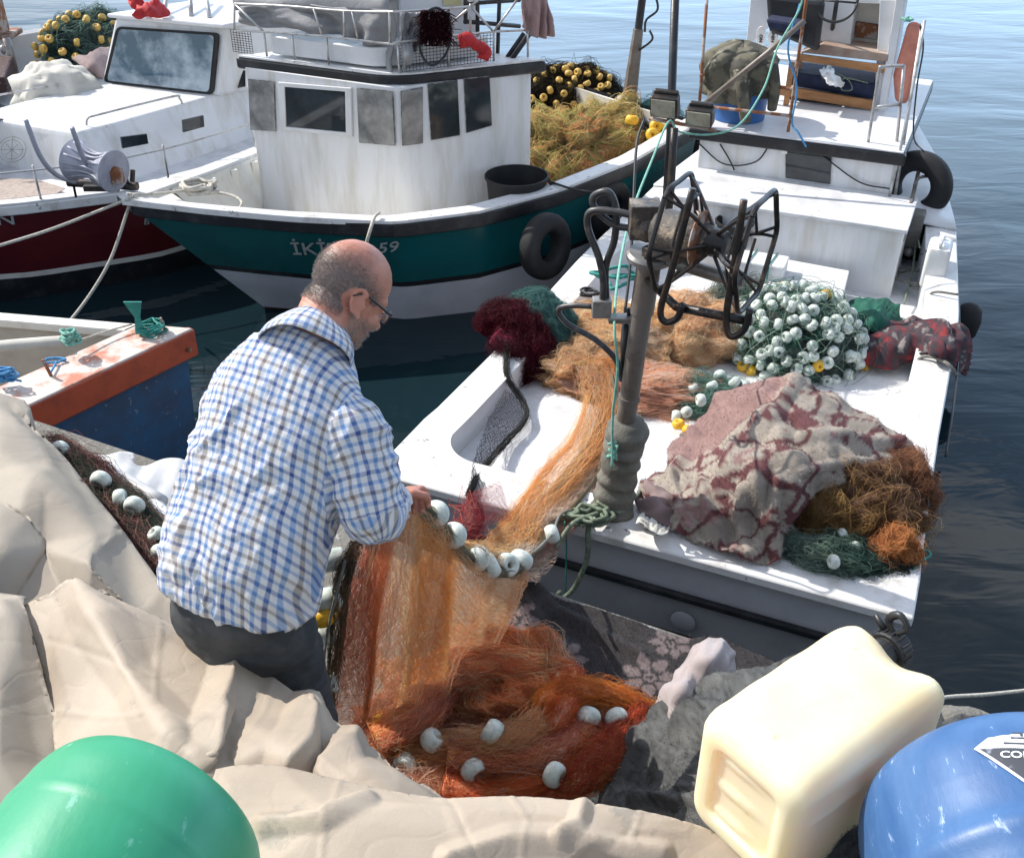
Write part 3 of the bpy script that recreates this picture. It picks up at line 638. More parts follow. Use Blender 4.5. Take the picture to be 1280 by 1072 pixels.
slab([(1000, 68), (1108, 82), (1104, 92), (998, 76)], 4.97, .025, 'wood', 'bench_rail')
slab([(966, 106), (1094, 127), (1090, 138), (966, 118)], 4.93, .03, 'wood', 'bench_rail')
slab([(985, 120), (1094, 138), (1094, 142), (985, 124)], 4.99, .3, 'black_paint', 'bench_base')
slab([(985, 90), (1096, 106), (1093, 126), (985, 108)], 5.02, .4, 'navy_cloth', 'bench_cushion', bevel=.03)
slab([(990, 72), (1100, 86), (1096, 128), (985, 110)], 5.5, .02, 'white_paint', 'console_wall')
slab([(957, -6), (1030, 2), (1022, 66), (960, 40)], 4.9, .10, 'black_plastic', 'seat_backrest', bevel=.03)
slab([(957, 24), (1000, 30), (1000, 44), (960, 36)], 4.72, .22, 'navy_cloth', 'seat_cushion', bevel=.02)
mb = MB(); c = F3.a(1046, 2, 4.95); mb.tube([Vector(c) + X3[0] * .15 * math.cos(t) + (X3[2] * .9 + X3[1] * .42) * .15 * math.sin(t) for t in np.linspace(0, 2 * PI, 25)], .011, 8, 2); mb.tube([Vector(c) - X3[0] * .14, Vector(c) + X3[0] * .14], .008, 6, smooth=False); mb.tube([c, F3.a(1040, 40, 5.15)], .018, 8, smooth=False); obj('steering_wheel', mb, 'black_plastic', B3, smooth=True)
# rails of the roof
def rail(segs, r, m, parent, name='railing', n=7):
    mb = MB()
    for s in segs: mb.tube(s, r, n, 5, smooth=len(s) > 2)
    return obj(name, mb, m, parent, smooth=True)
rb = F3.a(1085, 178, 4.1); zt = F3.a(1102, 82, 4.12)
a1, b1, _ = F3.local(P(1085, 178, 1.26)); a2, b2, _ = F3.local(P(1121, 178, 1.26))
q0 = F3.W(a1, b1, 1.26); q0t = F3.a(1100, 84, a1); q1 = P(1121, 177, 1.26); q1t = F3.a(1130, 82, a2)
mid = lambda p, q, t: Vector(p).lerp(Vector(q), t)
rail([[q0, mid(q0, q0t, .5), mid(q0, q0t, .97), mid(q0t, q1t, .1), q1t], [mid(q0, q0t, .47), mid(q1, q1t, .5)], [q1, q1t], [F3.a(1112, 245, 3.98), F3.a(1135, 140, 4.1), F3.a(1156, 26, 4.35)], [F3.a(1118, 250, 4.02), F3.a(1153, 30, 4.5)]], .0115, 'galv', B3)
# left ladder of the floodlight bar and the mooring boom
lm = F3.a(880, 155, 4.0)
rail([[F3.a(872, 160, 4.0), F3.a(885, -20, 4.25)], [F3.a(872, 132, 4.02), F3.a(990, 145, 4.0)], [F3.a(876, 95, 4.05), F3.a(905, 80, 4.6)], [F3.a(960, 107, 4.3), F3.a(995, 112, 4.1)], [F3.a(985, 165, 4.02), F3.a(994, 100, 4.05), F3.a(1010, -15, 4.05)]], .012, 'rusty', B3)
mb = MB(); mb.tube([F3.a(862, 145, 3.7), F3.a(960, 66, 3.9), F3.a(1006, 26, 4.0)], .02, 10, smooth=False); obj('boom', mb, 'pole_paint', B3, smooth=True)
mb = MB(); mb.tube([F3.a(833, 250, 2.7), F3.a(838, 165, 2.75), F3.a(845, -30, 2.85)], .026, 12, smooth=False); obj('mast', mb, 'black_paint', B3, smooth=True)
mb = MB(); mb.tube([F3.a(825, 270, 2.35), F3.a(836, 262, 2.3), F3.a(843, 160, 2.4)], .024, 10, 3); obj('hydraulic_post', mb, 'dark_steel', B3, smooth=True)
rail([[F3.a(812, 148, 2.72), F3.a(895, 163, 2.72)]], .012, 'rusty', B3, 'lamp_bar')
for (u, v, hw, hh) in ((830, 134, .088, .07), (874, 147, .085, .055)):
    c = Vector(F3.a(u, v, 2.70)); mb = MB(); up = Vector((0, 0, 1)); fx = X3[0]; fy = (X3[1] * .95 - up * -.25).normalized(); fz = fx.cross(fy)
    mb.box(c + fy * .02, (hw, .04, hh), (fx, fy, fz)); mb.box(c + fy * .05 + fz * hh, (hw * .9, .02, .02), (fx, fy, fz)); f_ = obj('floodlight', mb, 'dark_steel', B3, bevel=.012)
    mb = MB(); mb.box(c - fy * .022, (hw * .88, .004, hh * .82), (fx, fy, fz)); obj('lamp_glass', mb, 'lamp_glass', f_, bevel=.003)

# net hauler on the stern: post, motor, spider reel, hoses
def A3(u, v, a): return Vector(F3.a(u, v, a))
PA = .13
mb = MB(); pb, pt_ = A3(766, 636, PA), A3(813, 318, PA); mb.tube([pb, pt_], .043, 24, smooth=False)
k1 = mid(pb, pt_, .47); mb.tube([k1, mid(pb, pt_, .485)], .049, 24, smooth=False); k2 = mid(pb, pt_, .8); mb.tube([k2, mid(pb, pt_, 1)], .050, 24, smooth=False)
HL = obj('net_hauler', mb, 'pole_paint', B3, smooth='auto')
mb = MB(); mb.lathe([(0, -.02), (.085, -.02), (.088, .0), (.08, .012), (0, .02)], pt_, (.15, -.1, 1), 24, sx=1.25); mb.tube([pt_, A3(900, 345, PA - .04), A3(930, 350, PA - .04)], .028, 10, smooth=False); obj('head_plate', mb, 'steel_grey', HL, smooth='auto')
mb = MB(); ma, mz = A3(800, 282, PA), A3(893, 302, PA - .12); dx = (mz - ma).normalized()
L_ = (mz - ma).length
mb.lathe([(0, 0), (.055, 0), (.06, .05), (.045, .08), (.08, .1), (.088, .13), (.082, .20), (.09, .22), (.082, .25), (.06, L_ - .02), (.05, L_), (0, L_)], ma, dx, 14)
mb.box(ma + dx * .02 + Vector((0, 0, .03)), (.06, .05, .07)); mb.box(ma + dx * .15 - Vector((0, 0, .08)), (.09, .06, .02), (dx, dx.cross(Vector((0, 0, 1))).normalized(), Vector((0, 0, 1)))); obj('motor', mb, 'greasy_motor', HL, smooth='auto', bevel=.004)
# reel: two rims of flattened hoops with spokes to the hub
hub = A3(893, 303, PA - .12); ax = (A3(935, 312, PA - .13) - A3(850, 295, PA)).normalized()
ax = Vector((.86, -.5, -.02)).normalized()
vt = Vector((0, 0, 1)); vt = (vt - ax * vt.dot(ax)).normalized(); hz = ax.cross(vt)
mb = MB()
RR, HW = .238, .165
for sg in (-1, 1):
    hoop = []
    for k in range(6):
        an = 2 * PI * (k + .5) / 6
        hoop.append(hub + ax * sg * HW + (vt * math.cos(an) + hz * math.sin(an)) * RR)
    hoop2 = []
    for k in range(6):
        a_, b_ = hoop[k], hoop[(k + 1) % 6]; hoop2 += [a_.lerp(b_, .12), a_.lerp(b_, .5) * 1.0, a_.lerp(b_, .88)]
    hoop2.append(hoop2[0]); mb.tube(hoop2, .0105, 8, 3)
    for k in range(6):
        a_, b_ = hoop[k], hoop[(k + 1) % 6]; an = 2 * PI * (k + .5) / 6
        h0 = hub + ax * sg * .015 + (vt * math.cos(an) + hz * math.sin(an)) * .05
        mb.tube([h0, h0.lerp(a_, .55) + (hub - a_) * .03, a_.lerp(b_, .10)], .007, 6, 4); mb.tube([h0, h0.lerp(a_, .6), a_.lerp(hoop[k - 1], .10)], .007, 6, 4)
        mb.tube([h0.lerp(a_, .62), h0.lerp(b_, .0) .lerp(b_, .62)], .006, 6, smooth=False)
mb.lathe([(0, -.05), (.05, -.045), (.055, 0), (.05, .045), (0, .05)], hub, ax, 16)
obj('reel', mb, 'dark_steel', HL, smooth='auto')
mb = MB(); mb.lathe([(.105, -.006), (.11, 0), (.105, .006), (.03, .012)], hub - ax * .06, ax, 24); obj('hub_flange', mb, 'rusty', HL, smooth='auto')
# guide arm: two bars with rounded ends in front of the reel and a cross tube
mb = MB(); a0_ = PA - .33
mb.tube([A3(866, 236, a0_), A3(842, 330, a0_), A3(826, 385, a0_), A3(831, 402, a0_), A3(846, 398, a0_), A3(854, 380, a0_)], .0135, 10, 5)
mb.tube([A3(930, 250, a0_), A3(918, 330, a0_), A3(908, 395, a0_), A3(913, 420, a0_), A3(930, 412, a0_), A3(938, 386, a0_)], .0135, 10, 5)
mb.tube([A3(846, 384, a0_ + .02), A3(940, 402, a0_ + .02)], .018, 10, smooth=False); mb.tube([A3(846, 384, a0_ + .02), A3(805, 345, PA)], .016, 8, smooth=False)
obj('guide_arm', mb, 'dark_steel', HL, smooth=True)
def tubeobj(nm, sets, r, m, par, sm=6):
    mb = MB()
    for s in sets: mb.tube(s, r, 8, sm)
    return obj(nm, mb, m, par, smooth=True)
tubeobj('hose', [[A3(803, 272, PA), A3(765, 264, PA), A3(738, 265, PA), A3(735, 285, PA), A3(748, 320, PA), A3(754, 350, PA), A3(753, 380, PA)], [A3(800, 285, PA + .03), A3(770, 282, PA + .03), A3(745, 262, PA + .03), A3(742, 246, PA + .03), A3(760, 240, PA + .03), A3(770, 262, PA + .03), A3(768, 300, PA + .03), A3(757, 335, PA + .02), A3(758, 380, PA + .02)]], .0155, 'hose', HL)
tubeobj('hose', [[A3(740, 383, PA), A3(716, 382, PA), A3(698, 387, PA), A3(710, 405, PA), A3(745, 425, PA), A3(770, 450, PA), A3(777, 475, PA)]], .013, 'hose', HL)
mb = MB(); mb.box(A3(752, 384, PA), (.04, .03, .04)); mb.box(A3(775, 398, PA), (.05, .03, .012)); mb.tube([A3(752, 384, PA), A3(735, 383, PA)], .012, 8, smooth=False); obj('valve_block', mb, 'steel_grey', HL, bevel=.006)
mb = MB(); mb.tube([A3(783, 405, PA + .03), A3(777, 475, PA + .03)], .015, 8, smooth=False); mb.tube([A3(785, 385, PA + .02), A3(786, 395, PA + .02), A3(783, 405, PA + .03)], .009, 8); obj('lever_rod', mb, 'black_plastic', HL, smooth=True)
tubeobj('cable', [[A3(806, 148, .9), A3(796, 180, .8), A3(792, 250, .6), A3(788, 330, .4), A3(778, 420, PA + .05), A3(778, 460, PA + .05)]], .0065, 'cable', HL)
# wrapping of rags at the post's foot
g = random.Random(4); mb = MB(); rows = []
c0, c1 = A3(764, 640, PA), A3(786, 524, PA)
for i in range(40):
    t = i / 39; c = c0.lerp(c1, t); rr = .098 - .018 * t + .006 * math.sin(t * 9 + 1) + .005 * math.sin(t * 37); rr *= 1 if t < .93 else 1 - (t - .93) * 4
    if t > .8: rr += .012
    rows.append([c + Vector((math.cos(2 * PI * k / 36), math.sin(2 * PI * k / 36), -.12 * math.sin(2 * PI * k / 36 + t * 3))) * rr * (1 + .09 * float(fbm(np.array([math.cos(2 * PI * k / 36) * .6, math.sin(2 * PI * k / 36) * .6, t * 5 + k / 36 * .5]), 2, 3, 5)) + .035 * tri(t * 9 + k / 36)) for k in range(36)])
mb.grid(rows, True); b = len(mb.v); mb.f += [tuple(range(b - 36, b))]; mb.m += [0]; obj('rag_wrapping', mb, mat('rag_dark', (.13, .125, .105), .85, (.20, .19, .16), 8, bump=.8, bsc=70, bdist=.006), HL, smooth=True)

# ---------------- the teal boat
B2 = thing('fishing_boat', (F2.W(2.5, 0, 0)), 'teal-hulled fishing boat with a white wheelhouse and black rubbing strake', 'boat')
ST2 = [(-4.62, .97, .98, -4.55, .8), (-3.6, 1.22, .92, -3.55, 1.05), (-2.8, 1.27, .88, -2.8, 1.08), (-2.1, 1.2, .86, -2.2, .98), (-1.5, 1.04, .88, -1.75, .72), (-.9, .66, .95, -1.55, .36), (-.45, .36, 1.02, -1.38, .14), (0, .03, 1.1, -1.22, .01)]
class Neg(Fr):
    def W(s, a, b, z): return Fr.W(s, -a, b, z)
F2n = Neg(F2.o, F2.e1, F2.e2)
hull(F2n, ST2, B2, [(.10, 'black_paint'), (.42, 'teal_paint'), (.455, 'black_paint'), (.74, 'hull_white'), (1, 'antifoul')], n=44, cap=.13, deckz=.52, rail=(.05, .05, .03, 'black_paint'), mcap='worn_white', minner='cream_paint', deck='cream_paint')
# ribs inside the bow
for a in (.85, 1.1, 1.35):
    h = station(ST2, -a)[1]; z = station(ST2, -a)[2]; mb = MB(); mb.fbox(F2, a - .03, a + .03, -(h - .14) - .01, -(h - .14) + .05, .52, z - .03); obj('rib', mb, 'cream_paint', B2, bevel=.006)
# wheelhouse
ZR = 1.62; cL = P(306, 84, ZR); cC = P(497, 110, ZR); cR = P(664, 88, ZR); dLR = (Vector(cR) - Vector(cC)); cB = tuple(Vector(cL) + dLR)
mb = MB(); base = [(q[0], q[1], .5) for q in (cL, cC, cR, cB)]
# rounded near corner
def rounded(poly, r, idx, n=5):
    o = []
    for i, p in enumerate(poly):
        if i not in idx: o.append(Vector(p)); continue
        a, b, c = Vector(poly[i - 1]), Vector(p), Vector(poly[(i + 1) % len(poly)]); u, v_ = (a - b).normalized() * r, (c - b).normalized() * r
        for k in range(n + 1): t = k / n; o.append(b + u * (1 - t) ** 2 + v_ * t ** 2)
    return o
mb.prism(rounded(base, .1, [1]), (0, 0, ZR - .5)); WH = obj('wheelhouse', mb, 'white_wall', B2, smooth='auto', bevel=.006)
eL, eC, eR = P(295, 79, ZR + .02), P(492, 105, ZR + .02), P(683, 84, ZR + .02); eB = tuple(Vector(eL) + Vector(eR) - Vector(eC))
rp_ = rounded([(q[0], q[1], ZR - .02) for q in (eL, eC, eR, eB)], .22, [1]); mb = MB(); mb.prism(rp_, (0, 0, .085)); obj('roof_edge', mb, 'black_paint', WH, smooth='auto', bevel=.015)
cen = sum(rp_, Vector()) / len(rp_); mb = MB(); mb.prism([cen + (q - cen) * .985 + Vector((0, 0, .087)) for q in rp_], (0, 0, .012)); obj('roof', mb, 'worn_white', WH)
WF, WS = wallframe(cL, cC), wallframe(cC, cR)
def wp(fr, u, v, off):
    return Vector(fr.b(u, v, off))
def window(fr, pix, glass, frame=None, fw=.05, side=1):
    nrm = Vector((fr.e2[0], fr.e2[1], 0)); pts = [wp(fr, u, v, .004) for u, v in pix]; c = sum(pts, Vector()) / 4
    if frame:
        mb = MB(); big = [c + (p - c) * (1 + fw) + (p - c).normalized() * fw for p in pts]; n = len(pts)
        mb.grid([[q for q in big + big[:1]], [q + nrm * .02 for q in big + big[:1]], [q + nrm * .02 for q in pts + pts[:1]], [q for q in pts + pts[:1]]]); w_ = obj('window', mb, frame, WH, bevel=.003)
        mb = MB(); mb.prism(pts, nrm * .008); obj('pane', mb, glass, w_)
    else:
        mb = MB(); mb.prism([c + (p - c) * 1.035 for p in pts], nrm * .006); w_ = obj('window', mb, mat('gasket', (.10, .10, .10), .7, (.35, .34, .32), 20), WH)
        mb = MB(); mb.prism([p + nrm * .0065 for p in pts], nrm * .005); obj('pane', mb, glass, w_)
window(WF, [(311, 100), (343, 103), (345, 163), (314, 161)], 'glass_mottled')
window(WF, [(357, 108), (433, 114), (434, 165), (359, 158)], 'glass_dark', 'white_paint', .045)
window(WF, [(447, 111), (491, 115), (494, 181), (450, 177)], 'glass_mottled')
window(WS, [(501, 115), (528, 110), (528, 178), (503, 181)], 'glass_mottled')
window(WS, [(535, 106), (571, 101), (574, 168), (539, 174)], 'glass_dark')
window(WS, [(580, 99), (611, 96), (614, 156), (583, 165)], 'glass_dark')
# roof rail with net guards
def R2(u, v): return Vector(WF.b(u, v, -.05))
def R2s(u, v): return Vector(WS.b(u, v, -.05))
def stand(p, z0=ZR + .085): return Vector((p.x, p.y, z0))
fr_t = [R2(u, v) for u, v in ((293, 5), (360, 8), (430, 14), (487, 15))]; fr_m = [R2(u, v) for u, v in ((293, 38), (360, 42), (430, 48), (487, 55))]
sd_t = [R2s(u, v) for u, v in ((497, 15), (560, 11), (590, 8))]; sd_m = [R2s(u, v) for u, v in ((497, 53), (560, 46), (617, 40), (660, 38))]
segs = [fr_m + sd_m, fr_t + sd_t]
for k in range(3): segs.append([fr_t[k + 1 if k else 0], fr_m[k + 1 if k else 0]])
for q in [R2(330, 41), R2(365, 43), R2(408, 46)] + sd_m: segs.append([q, stand(q)])
for a_, b_ in ((fr_t[0], R2(330, 40)), (R2(392, 11), R2(402, 43)), (R2(440, 14), R2(447, 48)), (R2s(588, 8), R2s(617, 40)), (R2s(617, 40), R2s(650, -5)), (R2s(588, 5), R2s(588, 44)), (R2s(560, 33), R2s(610, -10))): segs.append([a_, b_])
rail(segs, .009, 'galv', B2, n=6)
mb = MB()
def guard(a, b, z0, z1, nx, nz):
    a, b = Vector(a), Vector(b)
    for i in range(nx + 1): p = a.lerp(b, i / nx); mb.tube([Vector((p.x, p.y, z0)), Vector((p.x, p.y, z1))], .0025, 4, smooth=False, cap=False)
    for k in range(nz + 1):
        z = z0 + (z1 - z0) * k / nz; mb.tube([Vector((a.x, a.y, z)), Vector((b.x, b.y, z))], .0025, 4, smooth=False, cap=False)
zm = fr_m[0].z
guard(sd_m[0], sd_m[2], ZR + .09, sd_m[1].z, 28, 9); obj('rail_netting', mb, 'cable', B2); mb = MB(); guard(R2(288, 38), R2(313, 40), ZR + .09, fr_m[0].z, 7, 9)
obj('rail_netting', mb, 'cable', B2)
# upper roof box and mast frame behind
mb = MB(); q = Vector(cL).lerp(Vector(cB), .25).lerp(Vector(cC), .1); wz = ZR + .1
pl_ = [Vector(cL).lerp(Vector(cC), .06), Vector(cL).lerp(Vector(cC), .82), Vector(cL).lerp(Vector(cC), .82) + dLR * .8, Vector(cL).lerp(Vector(cC), .06) + dLR * .8]
pl_ = [p + dLR.normalized() * .10 for p in pl_]
mb.prism(rounded([(p.x, p.y, wz) for p in pl_], .12, [0, 1]), (0, 0, .13)); obj('hatch', mb, 'white_paint', B2, bevel=.03, smooth='auto')
slabs = WS
mb = MB(); f_ = Fr(WS.o, WS.e1, WS.e2)
mb.prism([WS.b(u, v, -.45) for u, v in ((498, -30), (600, -30), (600, 45), (498, 55))], (-WS.e2[0] * .35, -WS.e2[1] * .35, 0)); obj('upper_cabin', mb, 'white_paint', B2, bevel=.02)
rail([[WS.b(u, v, -.3) for u, v in ((582, -20), (582, 30))], [WS.b(u, v, -.3) for u, v in ((625, -20), (622, 68))], [WS.b(580, 27, -.3), WS.b(650, 33, -.3)], [WS.b(580, 5, -.3), WS.b(650, 0, -.3)], [WS.b(597, -20, -.3), WS.b(597, 58, -.3)]], .016, 'black_paint', B2, 'frame')
mb = MB(); mb.prism([WS.b(u, v, -.44) for u, v in ((553, -4), (577, -4), (576, 7), (554, 6))], (WS.e2[0] * .01, WS.e2[1] * .01, 0)); obj('number_plate', mb, mat('plate', (.6, .55, .3), .5), B2)
rail([[WS.b(640, 74, -.1), WS.b(664, 40, -.1)], [WS.b(634, 72, -.15), WS.b(655, 42, -.15)]], .018, 'black_paint', B2, 'prop')
# name on the bow
nf = F2n; s1 = station(ST2, -1.25); s2 = station(ST2, -2.1)
def hp(a, t, outs=.004):
    s = station(ST2, -a); b = s[1] + (s[4] - s[1]) * (t ** 1.5) + outs; return Vector(F2.W(-(s[0] + (s[3] - s[0]) * t), b, s[2] + (-.35 - s[2]) * t))
def on_hull(u, v):
    best = None
    for a in np.linspace(.7, 2.6, 96):
        for t in np.linspace(.1, .42, 33):
            p = hp(a, t); f = p.y * math.cos(TH) - (p.z - CZ) * math.sin(TH); up = p.y * math.sin(TH) + (p.z - CZ) * math.cos(TH)
            d = (640 + F_PX * p.x / f - u) ** 2 + (536 - F_PX * up / f - v) ** 2
            if best is None or d < best[0]: best = (d, p)
    return best[1]
for s_, (u0, v0), (u1, v1), (u2, v2), sh in (('İKİZ', (367, 317), (405, 316), (367, 303), 0), ('59', (472, 315), (500, 313), (474, 304), .3)):
    p0, p1, p2 = on_hull(u0, v0), on_hull(u1, v1), on_hull(u2, v2); hgt = (p2 - p0).length
    nrm = (p1 - p0).cross(p2 - p0).normalized(); t_ = text('boat_name', s_, p0 + nrm * .012, p1 - p0, p2 - p0, 1.0, 'white_letters', B2, ext=.01)
    w0 = t_.dimensions.x; k = (p1 - p0).length / max(1e-6, (Vector((t_.data.vertices[0].co)) * 0 + Vector([max(v.co[i] for v in t_.data.vertices) - min(v.co[i] for v in t_.data.vertices) for i in range(3)])).length)
    bpy.data.objects.remove(t_)
    t_ = text('boat_name', s_, p0 + nrm * .010, p1 - p0, p2 - p0, hgt * 1.35, 'white_letters', B2, ext=.002, shear=sh, sx=1.25 if sh else 1.0, bold=.001)
# bow hardware: net hauler drum with horns
c = Vector(P(118, 207, 1.32)); axw = (Vector(P(150, 218, 1.30)) - Vector(P(80, 197, 1.34))).normalized(); HD = None
mb = MB(); mb.lathe([(0, -.17), (.135, -.17), (.14, -.165), (.135, -.155), (.075, -.04), (.07, 0), (.075, .05), (.135, .155), (.14, .165), (.135, .172), (0, .172)], c, axw, 40); HD = obj('net_hauler', mb, mat('drum_grey', (.34, .35, .42), .45, (.26, .27, .33), 9, bump=.1), B2, smooth='auto')
mb = MB()
for k in range(14):
    an = 2 * PI * k / 14; x = axw.orthogonal().normalized(); y = axw.cross(x); d_ = x * math.cos(an) + y * math.sin(an)
    mb.tube([c - axw * .15 + d_ * .125, c - axw * .05 + d_ * .086, c + axw * .05 + d_ * .086, c + axw * .15 + d_ * .125], .009, 6, 3)
obj('rib', mb, MATS['drum_grey'], HD, smooth=True)
mb = MB(); mb.lathe([(0, .17), (.035, .17), (.035, .20), (.02, .205), (.018, .22), (0, .22)], c, axw, 16); mb.box(c + axw * .19 - Vector((0, 0, .03)), (.035, .03, .045)); obj('bearing', mb, 'rusty', HD, smooth='auto', bevel=.004)
tubeobj('horn', [[P(32, 150, 1.62), P(50, 195, 1.38), P(70, 218, 1.22), P(95, 228, 1.13)], [P(90, 160, 1.62), P(105, 200, 1.38), P(120, 228, 1.2), P(150, 234, 1.13)]], .017, MATS['drum_grey'], HD)
mb = MB(); mb.tube([P(85, 228, 1.12), P(172, 233, 1.12)], .03, 10, smooth=False); mb.box(P(130, 232, 1.11), (.12, .07, .02)); mb.tube([P(92, 232, 1.1), P(95, 246, .95)], .01, 6, smooth=False); mb.tube([P(165, 232, 1.12), P(166, 212, 1.22)], .018, 8, smooth=False); mb.tube([P(155, 214, 1.24), P(160, 232, 1.12)], .014, 8, smooth=False); obj('bracket', mb, 'dark_steel', HD, bevel=.004)
# aft mast of the teal boat
mb = MB(); b0, b1 = Vector(P(786, 128, .95)), None; aa_ = F2.local(b0)[0]; b1 = Vector(F2.a(806, -25, aa_)); mb.box(b0.lerp(b1, 0) - Vector((0, 0, .2)), (.10, .10, .24)); obj('mast_foot', mb, 'white_paint', B2, bevel=.02)
mb = MB(); mb.tube([b0, b0.lerp(b1, .62)], [.07, .045], 8, smooth=False); obj('mast', mb, 'pole_paint', B2, smooth='auto', bevel=.004)
mb = MB(); mb.tube([b0.lerp(b1, .35), b1], .035, 10, smooth=False); mb.tube([b1 + Vector((-.35, -.02, -.12)), b1 + Vector((0, 0, -.1))], .03, 8, smooth=False); obj('mast_pipe', mb, 'black_paint', B2, smooth='auto')
tubeobj('cable', [[F2.a(818, -10, aa_), F2.a(822, 12, aa_), F2.a(808, 25, aa_), F2.a(806, 40, aa_)], [F2.a(812, 38, aa_), F2.a(815, 50, aa_), F2.a(796, 65, aa_)]], .01, 'cable', B2)

# ---------------- the red boat
B1 = thing('fishing_boat', F1.W(2.2, 0, 0), 'white-decked boat with a dark red hull and slanted windshield, at the left', 'boat')
F1n = Neg(F1.o, F1.e1, F1.e2)
ST1 = [(-6.0, .9, .95, -5.9, .7), (-4.2, .98, .85, -4.2, .8), (-3.0, .98, .80, -3.0, .78), (-1.95, .94, .80, -2.1, .7), (-1.05, .63, .83, -1.3, .40), (-.5, .36, .9, -.85, .2), (0, .03, .98, -.5, .01)]
hull(F1n, ST1, B1, [(.07, 'worn_white'), (.50, 'red_hull'), (.54, 'cream_paint'), (1, 'black_paint')], n=36, cap=.10, deckz=.74, rail=(.04, .035, .025, 'worn_white'), mcap='white_paint', minner='white_paint')
mb = MB(); top = [(1.1, -.42), (1.1, .30), (1.25, .42), (1.7, .50), (4.6, .58), (4.6, -.7), (1.7, -.62)]
top = [F1.local(P(u, v, 1.15))[:2] for u, v in ((-60, 142), (0, 150), (60, 160), (95, 166), (140, 155), (268, 119), (330, 100))] + [(4.6, -.75), (2.0, -.8), (1.0, -.6)]
mb.grid([[F1.W(a * .99 + .03, b * 1.12 + (.1 if b > 0 else -.1), .73) for a, b in top], [F1.W(a, b, 1.10) for a, b in top], [F1.W(a + .02, b * .96, 1.15) for a, b in top]], True); n_ = len(top); mb.f.append(tuple(range(2 * n_, 3 * n_))); mb.m.append(0); TR = obj('trunk_cabin', mb, 'white_wall', B1, smooth='auto', bevel=.02)
for pix in (((227, 150), (253, 144), (254, 158), (228, 165)), ((150, 171), (182, 167), (184, 179), (152, 185))):
    mb = MB(); pts = [Vector(F1.b(u, v, .56)) for u, v in pix]; mb.prism([p + Vector((F1.e2[0], F1.e2[1], 0)) * .0 for p in pts], (F1.e2[0] * .02, F1.e2[1] * .02, 0)); w_ = obj('window', mb, 'glass_dark', TR)
def on_plane(u, v, a, b_, c):
    n = (b_ - a).cross(c - a); r = Vector(ray(u, v)); o = Vector((0, 0, CZ)); return o + r * ((a - o).dot(n) / r.dot(n))
_a, _b, _c = Vector(P(126, 104, 1.14)), Vector(P(276, 121, 1.14)), Vector(P(143, 22, 1.70))
WB = [on_plane(u, v, _a, _b, _c) for u, v in ((134, 101), (265, 116), (272, 43), (150, 35))]
bk = Vector((F1.e1[0], F1.e1[1], 0))
mb = MB(); bt = [Vector(P(126, 104, 1.14)), Vector(P(276, 121, 1.14))]; tp = [Vector(P(143, 22, 1.70)), Vector(P(305, 40, 1.70))]; tp2 = [tp[0], Vector(P(283, 34, 1.70))]
mb.add([bt[0], bt[1], bt[1] + bk * 1.5, bt[0] + bk * 1.5, tp2[0], tp2[1], tp2[1] + bk * 1.3, tp2[0] + bk * 1.3], [(0, 1, 2, 3), (4, 5, 6, 7), (0, 1, 5, 4), (1, 2, 6, 5), (2, 3, 7, 6), (3, 0, 4, 7)]); CB = obj('cabin', mb, 'white_wall', B1, bevel=.03)
mb = MB(); e = (F1.e2[0], F1.e2[1]); p_ = [tp2[0] - bk * .05 - Vector((e[0], e[1], 0)) * .03, tp2[1] - bk * .05 + Vector((e[0], e[1], 0)) * .05, tp2[1] + bk * 1.45 + Vector((e[0], e[1], 0)) * .05, tp2[0] + bk * 1.4]; mb.prism(p_, (0, 0, .035)); obj('cabin_roof', mb, 'white_paint', CB, bevel=.012)
wn = (WB[1] - WB[0]).cross(WB[3] - WB[0]).normalized(); wn = wn if wn.y < 0 else -wn
cw = sum(WB, Vector()) / 4
mb = MB(); q = rounded([cw + (p - cw) * 1.05 for p in WB], .05, [0, 1, 2, 3], 4); mb.prism(q, wn * .02); fr_ = obj('windshield', mb, 'black_rubber', CB, bevel=.004)
mb = MB(); q = rounded([cw + (p - cw) * .97 + wn * .021 for p in WB], .04, [0, 1, 2, 3], 4); mb.prism(q, wn * .006); obj('pane', mb, 'windshield', fr_)
slab_pts = [Vector(F1.b(u, v, F1.local(bt[1])[1] + .012)) for u, v in ((297, 110), (303, 88), (306, 88), (306, 108))]
mb = MB(); mb.prism(slab_pts, (F1.e2[0] * .01, F1.e2[1] * .01, 0)); obj('side_window', mb, 'glass_dark', CB)
tubeobj('handrail', [[P(108, 157, 1.16), P(110, 148, 1.21), P(125, 143, 1.23), P(215, 121, 1.23), P(224, 123, 1.2), P(228, 130, 1.16)]], .009, 'galv', B1)
tubeobj('handrail', [[P(-20, 122, 1.2), P(40, 112, 1.22), P(82, 105, 1.22), P(90, 112, 1.16)]], .008, 'galv', B1)
mb = MB(); mb.tube([F1.W(.6, .45, 1.08), F1.W(1.9, .98, 1.07), F1.W(3.3, 1.02, 1.12), F1.W(4.6, 1.0, 1.18)], .007, 6)
for a, b in ((1.3, .72), (2.2, .98), (3.0, 1.0)): mb.tube([F1.W(a, b - .02, .82), F1.W(a, b - .01, 1.09)], .01, 6, smooth=False)
obj('deck_rail', mb, 'galv', B1, smooth=True)
mb = MB()
for s_ in (1.0, .96): 
    pass
c = Vector(P(15, 187, 1.0))
